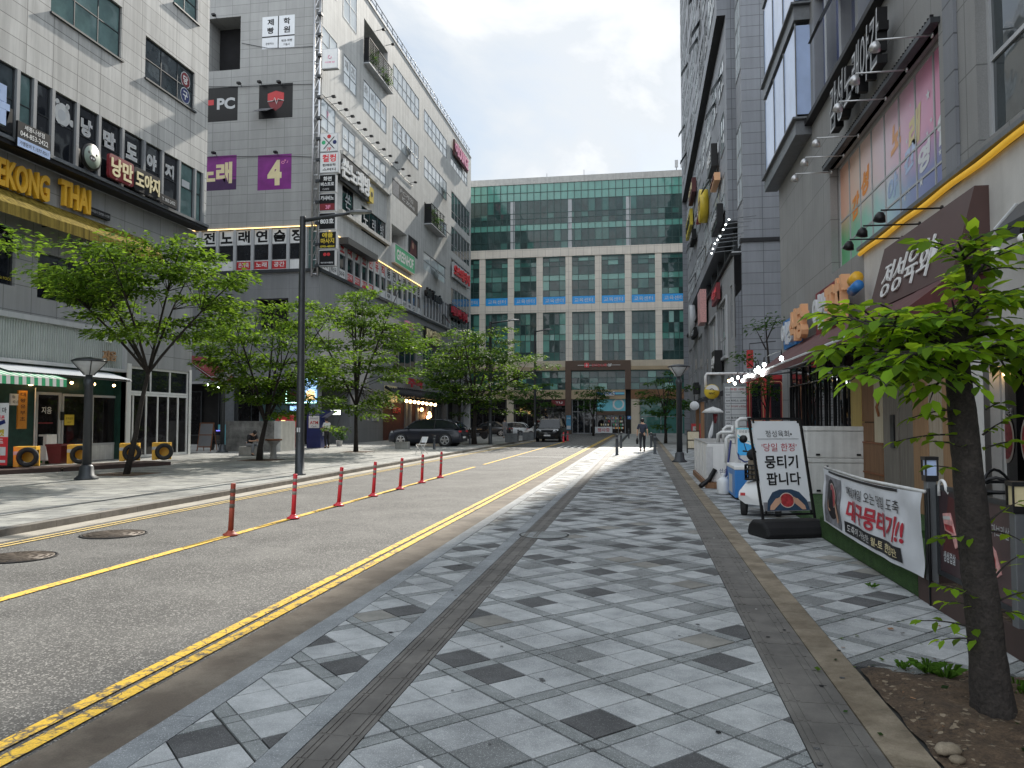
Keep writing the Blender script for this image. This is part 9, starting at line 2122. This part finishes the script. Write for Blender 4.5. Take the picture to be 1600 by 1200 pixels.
def person(label,loc,rz,J,shirt,trousers,sleeve=.5,shoes='black_matt',hair='hair',long_hair=False):
    """J: joint positions in metres (x right, y forward, z up), feet at z 0"""
    T=thing('person',label,'person',loc,rz);V_={k:Vector(v) for k,v in J.items()}
    R_=dict(pelvis=(.15,.115),waist=(.125,.10),chest=(.165,.115),neck=.052,head=(.075,.09),top=(.055,.07),shl=.058,shr=.058,ell=.043,elr=.043,wrl=.03,wrr=.03,hal=.03,har=.03,hil=.092,hir=.092,knl=.058,knr=.058,anl=.042,anr=.042,tol=.035,tor=.035)
    jb={k:(V_[k],R_[k]) for k in V_}
    E_=[('pelvis','waist'),('waist','chest'),('chest','neck'),('neck','head'),('head','top'),('chest','shl'),('shl','ell'),('ell','wrl'),('wrl','hal'),('chest','shr'),('shr','elr'),('elr','wrr'),('wrr','har'),('pelvis','hil'),('hil','knl'),('knl','anl'),('anl','tol'),('pelvis','hir'),('hir','knr'),('knr','anr'),('anr','tor')]
    grow('body',jb,E_,'skin',T,'pelvis')
    up=lambda r_,k:tuple(x+k for x in r_) if isinstance(r_,tuple) else r_+k
    js={k:(V_[k],up(R_[k],.022)) for k in ('pelvis','waist','chest','shl','shr')};es=[('pelvis','waist'),('waist','chest'),('chest','shl'),('chest','shr')]
    js['nk']=(V_['chest'].lerp(V_['neck'],.6),.075);es.append(('chest','nk'))
    for s in 'lr':
        js['sl'+s]=(V_['sh'+s].lerp(V_['el'+s],.98 if sleeve >= 1 else sleeve*1.6),.062);es.append(('sh'+s,'sl'+s))
        if sleeve >= 1:js['cf'+s]=(V_['wr'+s],.042);es.append(('sl'+s,'cf'+s))
    grow('shirt',js,es,shirt,T,'pelvis')
    jt={k:(V_[k],up(R_[k],.012 if k != 'pelvis' else .006)) for k in ('pelvis','hil','hir','knl','knr','anl','anr')}
    jt['belt']=(V_['pelvis'].lerp(V_['waist'],.7),(.150,.125))
    for s in 'lr':jt['an'+s]=(V_['an'+s]+Vector((0,0,.02)),.062)
    grow('trousers',jt,[('pelvis','belt'),('pelvis','hil'),('hil','knl'),('knl','anl'),('pelvis','hir'),('hir','knr'),('knr','anr')],trousers,T,'pelvis')
    for s in 'lr':
        a,b=V_['an'+s],V_['to'+s];grow('shoe',dict(a=(a-Vector((0,0,.045))-(b-a).normalized()*.05,.045),b=(a.lerp(b,.5)-Vector((0,0,.025)),.045),c=(b,.035)),[('a','b'),('b','c')],shoes,T,'a')
    h=V_['head'];t=V_['top'];fw=V_.get('face',Vector((0,1,0)))
    m=U(hair);m.ball(h.lerp(t,.45)-Vector((0,.022,0)),.108,14,(.88,1.0,1.05));
    if long_hair:m.ball(h-Vector((0,.06,.05)),.09,10,(.9,.7,1.2))
    m.lb('hair',T)
    m=U('skin');m.ball(h+Vector((0,.085,-.005)),.02,8,(.7,1,1.2));
    for s in (-1,1):m.ball(h+Vector((s*.078,.0,.0)),.024,8,(.4,.8,1.2))
    m.lb('nose_and_ears',T)
    m=U('hair')
    for s in (-1,1):m.ball(h+Vector((s*.03,.083,.025)),.010,6)
    m.tube([h+Vector((-.022,.082,-.045)),h+Vector((.022,.082,-.045))],.005,5);m.lb('eyes_and_mouth',T)
    for s in 'lr':                                      # four fingers and a thumb on each hand
        hp_,wr_=V_['ha'+s],V_['wr'+s];d=(hp_-wr_).normalized();sd=d.cross(Vector((1,0,0)));sd=sd.normalized() if sd.length>.1 else Vector((0,1,0));cu_=d.cross(sd)
        m=U('skin')
        for k,l in enumerate((.062,.072,.068,.052)):o_=hp_+d*.01+sd*(.026-.017*k);m.tube([o_,o_+d*l*.55,o_+d*l*.95+cu_*.012],[.009,.0085,.006],6)
        m.tube([hp_-d*.03+sd*.03,hp_+d*.005+sd*.052,hp_+d*.035+sd*.055],[.010,.009,.006],6);m.lb('fingers',T)
    return T
q=G(1004,706);walk=dict(pelvis=(0,0,.93),waist=(0,.01,1.08),chest=(0,.03,1.32),neck=(0,.03,1.49),head=(0,.05,1.60),top=(0,.04,1.69),shl=(-.18,.03,1.40),ell=(-.25,-.02,1.13),wrl=(-.27,.06,.90),hal=(-.27,.09,.82),shr=(.18,.03,1.40),elr=(.25,-.08,1.15),wrr=(.26,-.02,.92),har=(.26,.0,.84),hil=(-.09,0,.87),knl=(-.10,-.04,.48),anl=(-.10,-.33,.16),tol=(-.10,-.27,.03),hir=(.09,0,.87),knr=(.09,.16,.50),anr=(.09,.18,.09),tor=(.09,.32,.04))
person('man walking away in dark clothes carrying a black bag between the bollards',(q.x,q.y,0),0,walk,'cloth_navy','cloth_black',.6)
T=thing('hand_bag','black bag hanging from the hand of the walking man','bag',(q.x-.27,q.y+.09,.4));m=U('black_matt');m.raw([(-.05,-.14,0),(.05,-.14,0),(.05,.14,0),(-.05,.14,0),(-.07,-.17,.2),(.07,-.17,.2),(.07,.17,.2),(-.07,.17,.2),(-.02,-.08,.34),(.02,-.08,.34),(.02,.08,.34),(-.02,.08,.34)],[(0,3,2,1),(0,1,5,4),(1,2,6,5),(2,3,7,6),(3,0,4,7),(4,5,9,8),(5,6,10,9),(6,7,11,10),(7,4,8,11),(8,9,10,11)]);m.lb('body',T,bevel=.02);m=U('black_matt');m.tube([(0,-.07,.33),(0,-.04,.43),(0,.04,.43),(0,.07,.33)],.012,6);m.lb('handle',T)
stand=dict(pelvis=(0,0,.93),waist=(0,.01,1.08),chest=(0,.02,1.32),neck=(0,.04,1.49),head=(0,.09,1.59),top=(0,.10,1.68),shl=(-.18,.02,1.40),ell=(-.22,.08,1.14),wrl=(-.15,.30,1.12),hal=(-.12,.38,1.13),shr=(.18,.02,1.40),elr=(.22,.06,1.14),wrr=(.14,.28,1.08),har=(.11,.36,1.08),hil=(-.09,0,.87),knl=(-.10,.02,.48),anl=(-.10,-.03,.09),tol=(-.11,.11,.04),hir=(.09,0,.87),knr=(.10,.02,.48),anr=(.11,-.03,.09),tor=(.13,.11,.04))
person('person in white shirt and black trousers standing at the blue cash machine',(ATM.x+1.28,ATM.y-.12,LZ),R(62),stand,'cloth_white','cloth_black',.5)
sit=dict(pelvis=(0,0,.50),waist=(0,.05,.63),chest=(0,.20,.84),neck=(0,.30,.97),head=(0,.40,1.02),top=(0,.46,1.09),shl=(-.18,.20,.90),ell=(-.22,.30,.66),wrl=(-.08,.50,.66),hal=(-.05,.56,.70),shr=(.18,.20,.90),elr=(.22,.30,.66),wrr=(.08,.50,.66),har=(.05,.56,.70),hil=(-.1,.03,.47),knl=(-.13,.44,.49),anl=(-.13,.42,.09),tol=(-.13,.56,.04),hir=(.1,.03,.47),knr=(.13,.44,.49),anr=(.13,.40,.09),tor=(.13,.54,.04))
bl_=BENCH.location;person('person in dark clothes seated bent over a phone by the concrete wall',(bl_.x-.1,bl_.y,LZ),R(-115),sit,'cloth_black','cloth_grey',.6)
idle=dict(walk);idle.update(knl=(-.10,.0,.48),anl=(-.10,-.04,.09),tol=(-.10,.1,.04),knr=(.10,.03,.48),anr=(.10,.02,.09),tor=(.11,.16,.04))
q=G(789,684.5,LZ);person('distant pedestrian in grey beside the white hatchback',(q.x,q.y,LZ),R(150),idle,'cloth_grey','cloth_grey',1)
bpy.data.scenes.remove(_ts)
